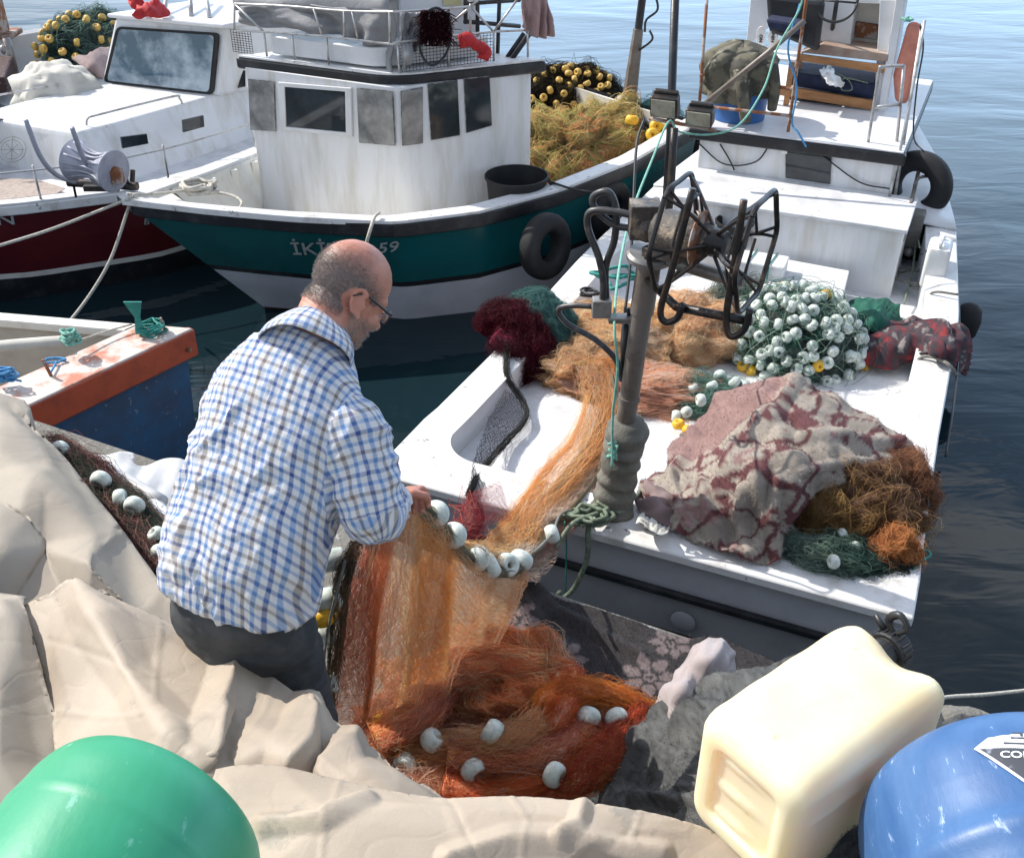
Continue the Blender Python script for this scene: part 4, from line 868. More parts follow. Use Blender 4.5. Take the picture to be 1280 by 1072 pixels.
for a0, a1 in ((0, 2 * PI),):
    mb.tube([c + Vector((math.cos(t) * .11, math.sin(t) * .09 * .7, math.sin(t) * .08)) for t in np.linspace(a0, a1, 28)], .0025, 4, 2, cap=False); mb.tube([c + Vector((math.cos(t) * .085, math.sin(t) * .07 * .7, math.sin(t) * .06)) for t in np.linspace(a0, a1, 28)], .002, 4, 2, cap=False)
    for k in range(8):
        t = k * PI / 4; l = .1 if k % 2 == 0 else .07; mb.tube([c, c + Vector((math.cos(t) * l, math.sin(t) * l * .57, math.sin(t) * l * .72))], .0025, 4, smooth=False)
obj('compass_decal', mb, 'rope_grey', B1)
mb = MB(); mb.prism([P(u, v, .775) for u, v in ((-60, 222), (45, 225), (82, 236), (70, 243), (-60, 258))], (0, 0, .006)); obj('deck_mat', mb, mat('deck_mat', (.40, .33, .29), .8, (.3, .25, .22), 30, bump=.5), B1)
def hp1(a, t):
    s = station(ST1, -a); b = s[1] + (s[4] - s[1]) * (t ** 1.5) + .006; return Vector(F1.W(-(s[0] + (s[3] - s[0]) * t), b, s[2] + (-.35 - s[2]) * t))
def on_h1(u, v):
    best = None
    for a in np.linspace(.3, 3, 120):
        for t in np.linspace(.05, .5, 40):
            p = hp1(a, t); f = p.y * math.cos(TH) - (p.z - CZ) * math.sin(TH); up = p.y * math.sin(TH) + (p.z - CZ) * math.cos(TH)
            d = (640 + F_PX * p.x / f - u) ** 2 + (536 - F_PX * up / f - v) ** 2
            if best is None or d < best[0]: best = (d, p)
    return best[1]
p0, p1, p2 = on_h1(-12, 281), on_h1(20, 280), on_h1(-12, 269); nrm = (p1 - p0).cross(p2 - p0).normalized(); text('boat_name', 'IN', p0 + nrm * .006 - (p1 - p0).normalized() * .0, p1 - p0, p2 - p0, .125, 'white_letters', B1, ext=.002, sx=1.35, bold=.001)
p0, p1, p2 = on_h1(178, 281), on_h1(192, 280), on_h1(178, 271); nrm = (p1 - p0).cross(p2 - p0).normalized(); text('boat_name', 'B', p0 + nrm * .006, p1 - p0, p2 - p0, .07, 'white_letters', B1, ext=.002, sx=1.2)
rail([[P(205, 20, 1.74), P(212, -30, 1.95)], [P(239, 20, 1.74), P(236, -30, 1.95)], [P(262, 22, 1.74), P(255, -20, 1.9)]], .02, 'galv', B1, 'mast_stub')

# ---------------- white boat hull beyond, top left
BB = thing('boat', P(60, 60, 0), 'plain white boat hull lying beyond the red boat, top left corner', 'boat')
mb = MB(); l0, l1 = Vector(P(-80, 62, 1.05)), Vector(P(220, 8, 1.05)); dd = (l1 - l0).normalized(); nn_ = Vector((dd.y, -dd.x, 0))
mb.grid([[l0 + Vector((0, 0, -1.2)) - nn_ * .1, l1 + Vector((0, 0, -1.2)) - nn_ * .1], [l0 - nn_ * .03, l1 - nn_ * .03], [l0 + Vector((0, 0, .03)), l1 + Vector((0, 0, .03))], [l0 + nn_ * .05, l1 + nn_ * .05], [l0 + nn_ * .06 - Vector((0, 0, .33)), l1 + nn_ * .06 - Vector((0, 0, .33))], [l0 + nn_ * 1.3 - Vector((0, 0, .34)), l1 + nn_ * 1.3 - Vector((0, 0, .34))], [l0 + nn_ * 1.35 - Vector((0, 0, 1.2)), l1 + nn_ * 1.2 - Vector((0, 0, 1.2))]])
obj('hull', mb, 'white_paint', BB, smooth='auto')
mb = MB(); mb.tube([P(19, 92, .8), P(8, 48, 1.15)], .04, 10, smooth=False); mb.lathe([(.035, -.02), (.05, 0), (.035, .02)], P(4, 62, 1.1), (1, .3, 0), 12); obj('bollard', mb, 'steel_grey', BB, smooth=True)
mb = MB(); mb.box(P(-12, 16, 1.35), (.12, .10, .20)); mb.box(P(-2, 42, 1.12), (.2, .16, .03)); obj('winch_housing', mb, 'rusty', BB, bevel=.02)
mb = MB(); mb.prism([P(u, v, .82) for u, v in ((-60, 118), (12, 120), (22, 92), (-60, 92))], (0, 0, .18)); tag(obj('crate', mb, mat('crate_maroon', (.05, .02, .02), .7, (.3, .25, .25), 40, .6, .7), None, bevel=.02), 'dark maroon mesh crate at the left edge beside the white bag', 'crate')

# ---------------- the small blue boat
C4, in4, al4 = Vector((-1.9, 5.34, 0)), Vector((-.985, .17, 0)), Vector((-.592, -.806, 0))
def W4(a, b, z): p = C4 + in4 * a + al4 * b; return (p.x, p.y, z)
B4 = thing('rowing_boat', W4(1.2, .6, 0), 'small old blue wooden boat with an orange-red stern board beside the quay', 'boat')
mb = MB(); n = 12
def b4h(a): return 1 - max(0, a - 1.2) ** 2 * .12
Lb = 1.22
rows = []
for a in np.linspace(0, 2.6, n): rows.append([W4(a, Lb / 2 - Lb / 2 * b4h(a), .78), W4(a + .0, Lb / 2 - (Lb / 2 - .08) * b4h(a), -.2), W4(a, Lb / 2 + (Lb / 2 - .08) * b4h(a), -.2), W4(a, Lb / 2 + Lb / 2 * b4h(a), .78)])
mb.grid(rows); mb.add(rows[0], [(0, 1, 2, 3)]); obj('hull', mb, 'blue_hull', B4, solid=.03)
mb = MB(); rows = [[W4(a, Lb / 2 - (Lb / 2 - .04) * b4h(a), .78), W4(a, Lb / 2 - (Lb / 2 - .14) * b4h(a), .3), W4(a, Lb / 2 + (Lb / 2 - .14) * b4h(a), .3), W4(a, Lb / 2 + (Lb / 2 - .04) * b4h(a), .78)] for a in np.linspace(.1, 2.6, n)]
mb.grid(rows); obj('hull_inside', mb, 'boat_inside', B4)
mb = MB()
for sg in (0, 1):
    rows = [[W4(a, (Lb / 2 - (Lb / 2 + .03) * b4h(a)) if not sg else (Lb / 2 + (Lb / 2 + .03) * b4h(a)), z) for z in (.76, .815)] + [W4(a, (Lb / 2 - (Lb / 2 - .07) * b4h(a)) if not sg else (Lb / 2 + (Lb / 2 - .07) * b4h(a)), z) for z in (.815, .76)] for a in np.linspace(.3, 2.6, n)]; mb.grid(rows, True)
obj('gunwale', mb, 'cream_paint', B4, bevel=.01)
mb = MB(); ax4 = (al4, -Vector((al4.y, -al4.x, 0)), Vector((0, 0, 1)))
nout = Vector((.806, -.592, 0)); mb.box(Vector(W4(0, Lb / 2 - .01, .735)) + nout * .03, (Lb / 2 + .03, .03, .085), (al4, nout, Vector((0, 0, 1)))); obj('stern_board', mb, 'orange_strip', B4, bevel=.01)
mb = MB(); pp_ = [(0, -.03), (0, Lb + .03), (.26, Lb - .03), (.26, .0)]
mb.prism([Vector(W4(a, b, .802)) + nout * (.055 if a == 0 else 0) for a, b in pp_], (0, 0, .028)); obj('stern_deck', mb, 'weathered_plank', B4, bevel=.006)
mb = MB(); o_ = Vector(W4(0.03, .08, .83)); mb.tube([o_, o_ + Vector((-.015, 0, .09))], .009, 6, smooth=False); o_ = Vector(W4(.12, .72, .83)); mb.tube([o_, o_ + Vector((-.02, 0, .10))], .009, 6, smooth=False); mb.tube([Vector(W4(.1, 1.1, .83)), Vector(W4(.1, 1.14, .86)), Vector(W4(.06, 1.1, .9))], .007, 6); mb.lathe([(0, .02), (.014, .02), (.014, 0)], Vector(W4(0, .03, .72)) + nout * .06, nout, 8); obj('pin', mb, 'rusty', B4, smooth='auto')
tag(rope('pole', 'beige pole wrapped in furled cloth lying in the blue boat', [P(-60, 440, .85), P(0, 433, .87), P(60, 428, .88), P(80, 427, .88)], .035, 'cloth_beige', 'pole'))
# ============================================================ PERSON
def remeshed(mb, vox, smooth_it=4, fac=.5):
    me = bpy.data.meshes.new('tmp'); me.from_pydata(mb.v, [], mb.f); bm = bmesh.new(); bm.from_mesh(me); bmesh.ops.recalc_face_normals(bm, faces=bm.faces); bm.to_mesh(me); bm.free()
    o = bpy.data.objects.new('tmp', me); COL.objects.link(o); r = o.modifiers.new('r', 'REMESH'); r.mode = 'VOXEL'; r.voxel_size = vox
    s = o.modifiers.new('s', 'SMOOTH'); s.iterations = smooth_it; s.factor = fac
    dg = bpy.context.evaluated_depsgraph_get(); m2 = bpy.data.meshes.new_from_object(o.evaluated_get(dg)); bpy.data.objects.remove(o); return m2
def cov(me):
    c = np.empty(len(me.vertices) * 3, np.float32); me.vertices.foreach_get('co', c); return c.reshape(-1, 3).astype(float)
def nov(me):
    c = np.empty(len(me.vertices) * 3, np.float32); me.vertex_normals.foreach_get('vector', c); return c.reshape(-1, 3).astype(float)
def limb(mb, pts, rad, n=14):
    pts = [Vector(p) for p in pts]
    for i in range(len(pts) - 1):
        a, b = pts[i], pts[i + 1]; k = 6; mb.tube([a.lerp(b, t / k) for t in range(k + 1)], [rad[i], rad[i + 1]], n, smooth=False)
    for p, r in zip(pts, rad): mb.sph(p, r * .99, n=12)
LAT = Vector((.90, -.435, 0)).normalized()
SP = [Vector(p) for p in ((-.665, 1.905, 1.88), (-.652, 1.925, 1.945), (-.625, 1.96, 2.03), (-.58, 2.025, 2.16), (-.535, 2.085, 2.30), (-.488, 2.135, 2.395), (-.458, 2.165, 2.455))]
HL_ = [.196, .200, .196, .200, .198, .148, .084]; HD_ = [.142, .150, .145, .130, .112, .095, .08]
RSH, REL, RWR = Vector((-.375, 2.015, 2.28)), D(466, 640, 2.42), D(500, 622, 2.68)
REL, RWR = Vector(REL), Vector(RWR)
LSH, LEL, LWR = Vector((-.645, 2.17, 2.285)), Vector((-.56, 2.40, 2.08)), Vector((-.46, 2.48, 1.95))
PER = thing('person', (-.62, 1.95, .94), 'balding man in a blue checked shirt and dark jeans, bending to haul an orange net', 'person')
HC = Vector(D(436, 366, 2.5)); FD = Vector((.64, .37, -.67)).normalized(); UD = Vector((.49, .474, .73)); UD = (UD - FD * UD.dot(FD)).normalized(); RD = FD.cross(UD)
def H(x, y, z): return HC + RD * x + FD * y + UD * z      # right, forward, up of the head
HA = (RD, FD, UD)
body = MB()
body.sph(H(0, -.008, .035), (.077, .100, .092), HA, 28); body.sph(H(0, .012, -.015), (.068, .085, .095), HA, 24); body.sph(H(0, .034, -.066), (.052, .060, .058), HA, 20)
body.sph(H(0, .072, -.094), (.026, .026, .024), HA, 12); body.sph(H(0, .060, .018), (.060, .038, .03), HA, 16)
body.sph(H(0, .098, -.020), (.011, .018, .03), HA, 12); body.sph(H(0, .110, -.036), (.014, .016, .013), HA, 12); body.sph(H(.012, .102, -.038), (.008, .010, .008), HA, 8); body.sph(H(-.012, .102, -.038), (.008, .010, .008), HA, 8)
body.sph(H(0, .089, -.064), (.024, .014, .008), HA, 10); body.sph(H(0, .087, -.074), (.021, .014, .008), HA, 10)
for s in (-1, 1):
    body.sph(H(s * .038, .062, -.035), (.028, .03, .026), HA, 12); body.sph(H(s * .031, .078, .002), (.013, .012, .011), HA, 12)
    body.sph(H(s * .050, .0, -.062), (.02, .04, .035), HA, 12)
    # ear: shell, helix and lobe
    ec = H(s * .079, -.008, -.012); eo = (RD * s * .75 - FD * .66).normalized(); ef = (FD * .75 + RD * s * .66).normalized(); eu = (UD * .97 - FD * .22).normalized()
    body.sph(ec + eo * .004, (.0045, .016, .026), (eo, ef, eu), 14)
    hx = [ec + eo * (.008 + .004 * math.sin(t)) + ef * (-.019 * math.sin(t)) + eu * (.032 * math.cos(t)) for t in np.linspace(-.9, 2.7, 14)]
    body.tube(hx, [.0045, .0055, .0055, .005], 8, 2); body.sph(ec + eu * -.030 + ef * .004 + eo * .004, (.006, .009, .011), (eo, ef, eu), 10)
    body.sph(ec + ef * .013 - eu * .003 + eo * .003, (.005, .006, .008), (eo, ef, eu), 8)
nk = H(0, -.03, -.045)
limb(body, [SP[4] + Vector((.0, .02, 0)), SP[6], H(0, -.030, -.05)], [.085, .066, .066], 18); body.sph(H(0, -.055, -.055), (.055, .04, .05), HA, 14)
# trunk, arms, legs
for i in range(1, 5): limb(body, [SP[i - 1], SP[i]], [.12, .12] if i < 4 else [.12, .09], 16)
limb(body, [SP[4], RSH, REL, RWR], [.08, .062, .045, .029]); limb(body, [SP[4], LSH, LEL, LWR], [.08, .062, .045, .029])
HIPR, HIPL = SP[0] + LAT * .09, SP[0] - LAT * .09
FT = [HIPR * 1, HIPL * 1]; KN = []
for s, hp_ in ((1, HIPR), (-1, HIPL)):
    kn = hp_ + Vector((.03, .06, -.46)); an = Vector((hp_.x + .0, hp_.y + .0, 1.03)); KN.append((hp_, kn, an)); limb(body, [hp_ + Vector((0, 0, .05)), kn, an], [.08, .055, .038]); body.sph(an + Vector((.02, .06, -.05)), (.045, .12, .04), n=12)
def hand(w, d, up, sg):
    """palm and five fingers closed round the bunched net; d to the fingertips, up out of the back of the hand"""
    d = Vector(d).normalized(); up = (Vector(up) - d * d.dot(Vector(up))).normalized(); sd = d.cross(up) * sg
    ax = (sd, d, up); body.sph(w + d * .045, (.040, .050, .017), ax, 16); body.sph(w + d * .02, (.029, .04, .019), ax, 12)
    for k, (ln, off) in enumerate(((.072, .030), (.082, .010), (.078, -.010), (.062, -.029))):
        p = w + d * .078 + sd * off; a1 = .5 + .08 * k; q1 = p + (d * math.cos(a1) - up * math.sin(a1)) * ln * .42; a2 = a1 + 1.0; q2 = q1 + (d * math.cos(a2) - up * math.sin(a2)) * ln * .33; a3 = a2 + .8; q3 = q2 + (d * math.cos(a3) - up * math.sin(a3)) * ln * .28
        limb(body, [p, q1, q2, q3], [.0098, .0092, .0086, .0075], 10)
    p = w + d * .022 + sd * .028; q = p + (sd * .7 + d * .6 - up * .5).normalized() * .035; r = q + (d * .75 - up * .55 - sd * .25).normalized() * .032
    limb(body, [p, q, r], [.0135, .0115, .0095], 10)
hand(RWR, (.25, .85, -.35), (-.3, .25, .9), 1); hand(LWR, (.75, .35, -.5), (-.3, .5, .7), -1)
me = remeshed(body, .0036, 3, .5)
c = cov(me); q = c - np.array(HC); lo = np.stack([q @ np.array(RD), q @ np.array(FD), q @ np.array(UD)], 1); n_ = nov(me)
# creases of the neck and forehead
msk = np.clip((-lo[:, 1] - .03) / .03, 0, 1) * np.clip((lo[:, 2] + .16) / .03, 0, 1) * np.clip((-.03 - lo[:, 2]) / .02, 0, 1) * (np.abs(lo[:, 0]) < .08)
c += n_ * (msk * -.0018 * np.maximum(0, np.sin(lo[:, 2] * 330 + lo[:, 0] * 9) - .3))[:, None] + n_ * (fbm(c, 60, 2, 3) * .0005)[:, None]
me.vertices.foreach_set('co', c.astype(np.float32).ravel())
BODY = finish('body', me, 'skin', PER, True, 0, 0, None, None, None, None)
def skincol(p):
    q = p - np.array(HC); x, y, z = q @ np.array(RD), q @ np.array(FD), q @ np.array(UD); near = (np.abs(x) < .1) & (z > -.16)
    col = np.array((.47, .215, .15)) * (1 + .10 * fbm(p, 40, 3, 3)[:, None]); red = np.clip(.5 + fbm(p, 11, 2, 6), 0, 1)[:, None]; col = col * (1 - red * .3) + np.array((.44, .15, .105)) * red * .3
    line = np.where(y < -.02, -.062, -.062 + (y + .02) * .95); j = fbm(p, 50, 2, 4) * .005
    hm = np.clip((z - line - j) / .022, 0, 1) * np.clip((.098 - np.clip(y + .03, 0, 1) * .66 - z + j) / .065, 0, 1) * np.clip((.062 - y) / .04, 0, 1); ear = (np.hypot(y + .012, z + .012) < .036) & (np.abs(x) > .055); hm = hm * ~ear * ~((z < 0) & (y > -.035)) * near
    bm_ = np.clip((-.035 - z) / .012, 0, 1) * np.clip((z + .135) / .02, 0, 1) * np.clip((y + .015) / .02, 0, 1) * np.clip((.115 - y) / .01, 0, 1) * near
    sp = 1 + .35 * fbm(p, 260, 1, 9)[:, None]
    col = col * (1 - hm[:, None] * .82) + np.array((.15, .135, .125)) * sp * hm[:, None] * .82; col = col * (1 - bm_[:, None] * .42) + np.array((.30, .26, .23)) * sp * bm_[:, None] * .42
    return np.clip(col, 0, 1)
setcol(BODY, skincol)
# hair: close-cropped grey, bald crown; white stubble on cheek and jaw
def hairs(name, keep, n, ln, cols, seed, rad=.00032):
    g = np.random.default_rng(seed); idx = np.where(keep)[0]; idx = g.choice(idx, n); p = c[idx] + g.normal(size=(n, 3)) * .0016; nn = n_[idx]
    d = nn + (-np.array(UD) * .7 - np.array(FD) * .25)[None] + g.normal(size=(n, 3)) * .35; d /= np.linalg.norm(d, axis=1, keepdims=True); l = ln * g.uniform(.5, 1.2, (n, 1))
    path = np.stack([p - nn * .001, p + d * l * .5, p + d * l + nn * -.0002], 1); cc = np.array(cols)[g.integers(0, len(cols), n)] * g.uniform(.7, 1.15, (n, 1))
    return strands(name, path, rad, cc, PER, 'hairs')
x, y, z = lo.T; r_ear = np.hypot(y + .012, z + .012)
jig = fbm(lo, 55, 2, 4) * .006
line_ = np.where(y < -.02, -.062 + jig, -.062 + (y + .02) * .95 + jig)
hairm = (z > line_) & (z + RNG.normal(size=len(z)) * .014 < .070 + jig - np.clip(y + .03, 0, 1) * .62) & (y < .05) & (np.abs(x) < .1) & ~((r_ear < .036) & (np.abs(x) > .055)) & ~((z < .0) & (y > -.035))
hairs('hair', hairm, 15000, .0042, [(.17, .155, .145), (.21, .19, .18), (.28, .26, .25), (.13, .12, .11), (.50, .48, .46), (.24, .22, .2)], 3, .00018)
beard = (z < -.035 + jig) & (z > -.13) & (y > -.012) & (y < .11) & (np.abs(x) < .085) & ~((z > -.06) & (y > .04) & (np.abs(x) < .05))
hairs('beard', beard, 7000, .0036, [(.5, .47, .44), (.62, .6, .57), (.3, .27, .25), (.2, .15, .13)], 5, .00022)
# glasses
gl = thing('glasses', tuple(H(0, .09, 0)), None, None); gl.parent = PER; gl.location = H(0, .09, 0) - PER.location
mb = MB()
for s in (-1, 1):
    mb.tube([H(s * .079, -.035, -.004), H(s * .083, -.012, .012), H(s * .081, .035, .009), H(s * .074, .088, .002)], [.0022, .003, .004], 8, 4)
    e_ = [H(s * .036 + .026 * math.cos(t) , .104 - .01 * abs(math.cos(t)), -.006 + .017 * math.sin(t)) for t in np.linspace(0, 2 * PI, 20)]; mb.tube(e_, .0022, 6, 2)
mb.tube([H(-.012, .106, 0), H(.012, .106, 0)], .002, 6, smooth=False); obj('frame', mb, 'black_plastic', gl, smooth=True)
mb = MB()
for s in (-1, 1): mb.prism([H(s * .036 + .025 * math.cos(t), .103 - .01 * abs(math.cos(t)), -.006 + .016 * math.sin(t)) for t in np.linspace(0, 2 * PI, 16)[:-1]], tuple(FD * .001))
obj('lens', mb, mat('lens', (.9, .9, .9), .02, trans=1, alpha=.35), gl)
# ---- shirt: one sewn surface, check follows body and sleeves
def plaid():
    m = bpy.data.materials.new('checked_cotton'); m.use_nodes = True; t = m.node_tree; N = t.nodes; K = t.links.new; b = N['Principled BSDF']; b.inputs['Roughness'].default_value = .85; b.inputs['Sheen Weight'].default_value = .15
    at = N.new('ShaderNodeUVMap'); at.uv_map = 'UVMap'; sp = N.new('ShaderNodeSeparateXYZ'); K(at.outputs['UV'], sp.inputs['Vector'])
    def mth(op, a, b_=None):
        n = N.new('ShaderNodeMath'); n.operation = op
        for i, v in enumerate((a, b_)):
            if v is None: continue
            if isinstance(v, (int, float)): n.inputs[i].default_value = v
            else: K(v, n.inputs[i])
        return n.outputs[0]
    res = []
    for k in (0, 1):
        cells = mth('DIVIDE', sp.outputs[k], .0225); fr_ = mth('FRACT', cells); st = mth('MULTIPLY', mth('MINIMUM', mth('MAXIMUM', mth('MULTIPLY', mth('SUBTRACT', .52, fr_), 9.), 0.), 1.), mth('MINIMUM', mth('MULTIPLY', fr_, 9.), 1.))
        idx = mth('MODULO', mth('ADD', mth('FLOOR', cells), 300.), 4.); r = N.new('ShaderNodeValToRGB'); r.color_ramp.interpolation = 'CONSTANT'; e = r.color_ramp.elements
        K(mth('DIVIDE', mth('ADD', idx, .5), 4.), r.inputs['Fac']); e[0].position = 0; e[0].color = (.05, .115, .35, 1); e[1].position = .25; e[1].color = (.15, .30, .58, 1)
        for p_, c_ in ((.5, (.25, .205, .19, 1)), (.75, (.15, .30, .58, 1))): q = e.new(p_); q.color = c_
        x = N.new('ShaderNodeMix'); x.data_type = 'RGBA'; K(st, x.inputs['Factor']); x.inputs['A'].default_value = (.76, .76, .78, 1); K(r.outputs['Color'], x.inputs['B']); res.append(x.outputs['Result'])
    x = N.new('ShaderNodeMix'); x.data_type = 'RGBA'; x.blend_type = 'MULTIPLY'; x.inputs['Factor'].default_value = .7; K(res[0], x.inputs['A']); K(res[1], x.inputs['B'])
    y = N.new('ShaderNodeMix'); y.data_type = 'RGBA'; y.inputs['Factor'].default_value = .5; K(res[0], y.inputs['A']); K(res[1], y.inputs['B'])
    zz = N.new('ShaderNodeMix'); zz.data_type = 'RGBA'; zz.inputs['Factor'].default_value = .35; K(y.outputs['Result'], zz.inputs['A']); K(x.outputs['Result'], zz.inputs['B'])
    K(zz.outputs['Result'], b.inputs['Base Color'])
    n = N.new('ShaderNodeTexNoise'); n.inputs['Scale'].default_value = 900; bp = N.new('ShaderNodeBump'); bp.inputs['Strength'].default_value = .4; bp.inputs['Distance'].default_value = .001; c_ = N.new('ShaderNodeTexCoord'); K(c_.outputs['Object'], n.inputs['Vector']); K(n.outputs['Fac'], bp.inputs['Height']); K(bp.outputs['Normal'], b.inputs['Normal'])
    tr = N.new('ShaderNodeBsdfTranslucent'); K(zz.outputs['Result'], tr.inputs['Color']); ms = N.new('ShaderNodeMixShader'); ms.inputs[0].default_value = .12; K(b.outputs[0], ms.inputs[1]); K(tr.outputs[0], ms.inputs[2]); K(ms.outputs[0], N['Material Output'].inputs['Surface'])
    return m
M['plaid'] = plaid()
spn = crs(SP, 6); m_ = len(spn); hl = np.interp(np.linspace(0, 6, m_), range(7), HL_); hd = np.interp(np.linspace(0, 6, m_), range(7), HD_)
sh = MB(); rows = []
for i, p in enumerate(spn):
    t = (spn[min(i + 1, m_ - 1)] - spn[max(i - 1, 0)]).normalized(); fw = t.cross(LAT).normalized() * -1
    if fw.y < 0: fw = -fw
    lt = fw.cross(t).normalized(); lt = lt if lt.dot(LAT) > 0 else -lt
    def se(v, e=.82): return math.copysign(abs(v) ** e, v)
    rows.append([p + lt * (se(math.cos(a)) * hl[i]) + fw * (se(math.sin(a)) * hd[i]) for a in np.linspace(0, 2 * PI, 33)[:-1]])
sh.grid(rows, True); b = len(sh.v); k_ = 32; sh.f += [tuple(range(b - k_, b)), tuple(range(b - m_ * k_, b - m_ * k_ + k_))[::-1]]; sh.m += [0, 0]
cuffR = REL.lerp(RWR, .36); cuffL = LEL.lerp(LWR, .4)
limb(sh, [SP[4].lerp(RSH, .35), RSH, RSH.lerp(REL, .5), REL, cuffR], [.096, .088, .076, .070, .060], 20)
limb(sh, [SP[4].lerp(LSH, .35), LSH, LSH.lerp(LEL, .5), LEL, cuffL], [.094, .080, .078, .070, .060], 20)
sh.sph(SP[2] + Vector((.045, .11, -.02)), (.15, .13, .16)); 
me = remeshed(sh, .0068, 9, .5); c2 = cov(me); nn2 = nov(me)
def segd(p, a, b):
    a, b = np.array(a), np.array(b); d = b - a; t = np.clip(((p - a) @ d) / (d @ d), 0, 1); q = p - a - t[:, None] * d; return np.linalg.norm(q, axis=1), t, q
def chart(p):
    # trunk
    best = None; s0 = 0
    for i in range(len(SP) - 1):
        d, t, q = segd(p, SP[i], SP[i + 1]); L0 = (SP[i + 1] - SP[i]).length; s = s0 + t * L0
        if best is None: bd, bs, bq = d, s, q
        else: k = d < bd; bd = np.where(k, d, bd); bs = np.where(k, s, bs); bq = np.where(k[:, None], q, bq)
        s0 += L0
    la = bq @ np.array(LAT); ax = np.array((SP[5] - SP[0]).normalized()); f = np.cross(np.array(LAT), ax); f = f if f[1] > 0 else -f; fo = bq @ f
    return bd, bs, la, fo, p @ ax
td, ts_, tla, tfo, tax = chart(c2)
R1 = segd(c2, RSH, REL); R2_ = segd(c2, REL, RWR); L1 = segd(c2, LSH, LEL); L2 = segd(c2, LEL, LWR)
armd = np.minimum(np.minimum(R1[0], R2_[0]) - .0, np.minimum(L1[0], L2[0]))
isarm = (np.minimum(R1[0], R2_[0]) < .104) & (tla > .155) | (np.minimum(L1[0], L2[0]) < .104) & (tla < -.155)
side = np.clip((np.abs(tla) - .13) / .06, 0, 1)
U = np.where(tla > 0, 1, -1) * (np.abs(tla) + side * (tfo + .10) * .9) ; top_ = np.clip((ts_ - .52) / .10, 0, 1)
V_ = tax + top_ * (tfo + .08) * .8
# folds: soft drag lines from the armpits and over the waist
dA = np.exp(-((ts_ - .10) / .13) ** 2); dB = np.exp(-((ts_ - .42) / .10) ** 2)
wv = fbm(c2, 7, 2, 3); dp = tla * 1.0
fold = dA * np.maximum(0, np.sin((ts_ * 46 + dp * 30 + wv * 3.4))) ** 2 * .010 * np.clip(fbm(c2, 5, 2, 8) + .55, 0, 1)
fold += dA * np.maximum(0, np.sin((ts_ * 30 - dp * 50 + wv * 4 + 1))) ** 2 * .010 * np.clip(fbm(c2, 6, 2, 18) + .35, 0, 1)
fold += dB * np.maximum(0, np.sin((tla * 90 + ts_ * 26 + wv * 3))) ** 3 * .008 * np.clip(fbm(c2, 6, 2, 12) + .3, 0, 1)
fold += np.exp(-((tla - .02) / .014) ** 2) * np.clip((.50 - ts_) / .04, 0, 1) * np.clip((ts_ - .12) / .2, 0, 1) * .008
fold += np.exp(-((ts_ - .505) / .004) ** 2) * .0025 * (tfo < .05)
armf = np.where(tla > 0, R1[1], L1[1]); fold = np.where(isarm, np.maximum(0, np.sin(armf * 22 + fbm(c2, 9, 2, 6) * 3.0)) ** 2 * .004 * np.clip(fbm(c2, 8, 2, 22) + .5, 0, 1) + .002 * np.exp(-((armf - .02) / .03) ** 2), fold)
fold = fold * 1.35
e_ = np.array([.45, .1, 1.]); 
for k_, (sc_, am_) in enumerate(((9, .009), (17, .006), (30, .003))):
    r_ = fbm(c2 * np.array([1.25, 1.25, .62]) + fbm(c2, 6, 1, 60 + k_)[:, None] * .05, sc_, 2, 50 + k_); fold += (1 - np.minimum(1, np.abs(r_) * 2.6)) * am_ * 1.5 * np.clip(.25 + fbm(c2, 4, 1, 70 + k_) * 1.4, 0, 1)
c2 = c2 + nn2 * fold[:, None]; me.vertices.foreach_set('co', c2.astype(np.float32).ravel())
ax1 = (REL - RSH).normalized(); o1 = np.array(ax1.orthogonal().normalized()); o2 = np.cross(np.array(ax1), o1)
uA = np.zeros(len(c2)); vA = np.zeros(len(c2))
for (d_, t_, q_), s_off, Ln, seg in ((R1, 0, (REL - RSH).length, 0), (R2_, 0, 0, 1)):
    pass
def armuv(d1, d2, sh_, el, wr):
    k = d1[0] < d2[0]; q = np.where(k[:, None], d1[2], d2[2]); s = np.where(k, (c2 - np.array(sh_)) @ np.array((el - sh_).normalized()), (el - sh_).length + (c2 - np.array(el)) @ np.array((wr - el).normalized()))
    ax_ = (el - sh_).normalized(); a0 = Vector((1, 0, 0)); a0 = (a0 - ax_ * a0.dot(ax_)).normalized(); b0 = ax_.cross(a0); return np.arctan2(q @ np.array(b0), q @ np.array(a0)) * .078, s
ur, vr = armuv(R1, R2_, RSH, REL, RWR); ul, vl = armuv(L1, L2, LSH, LEL, LWR); ua = np.where(tla > 0, ur, ul); va = np.where(tla > 0, vr, vl)
nl = len(me.loops); li = np.empty(nl, np.int32); me.loops.foreach_get('vertex_index', li); npol = len(me.polygons); ls = np.empty(npol, np.int32); me.polygons.foreach_get('loop_start', ls); lt_ = np.empty(npol, np.int32); me.polygons.foreach_get('loop_total', lt_)
arm_l = np.zeros(nl, bool); first = li[ls]; fa_ = isarm[first]; arm_l = np.repeat(fa_, lt_)
order = np.argsort(np.repeat(ls, lt_), kind='stable'); sgn = np.repeat(np.where(tla[first] > 0, 1, -1), lt_)
Ul = np.where(arm_l, ua[li], (tla[li] + sgn * side[li] * (tfo[li] + .10) * .9)); Vl = np.where(arm_l, va[li], V_[li])
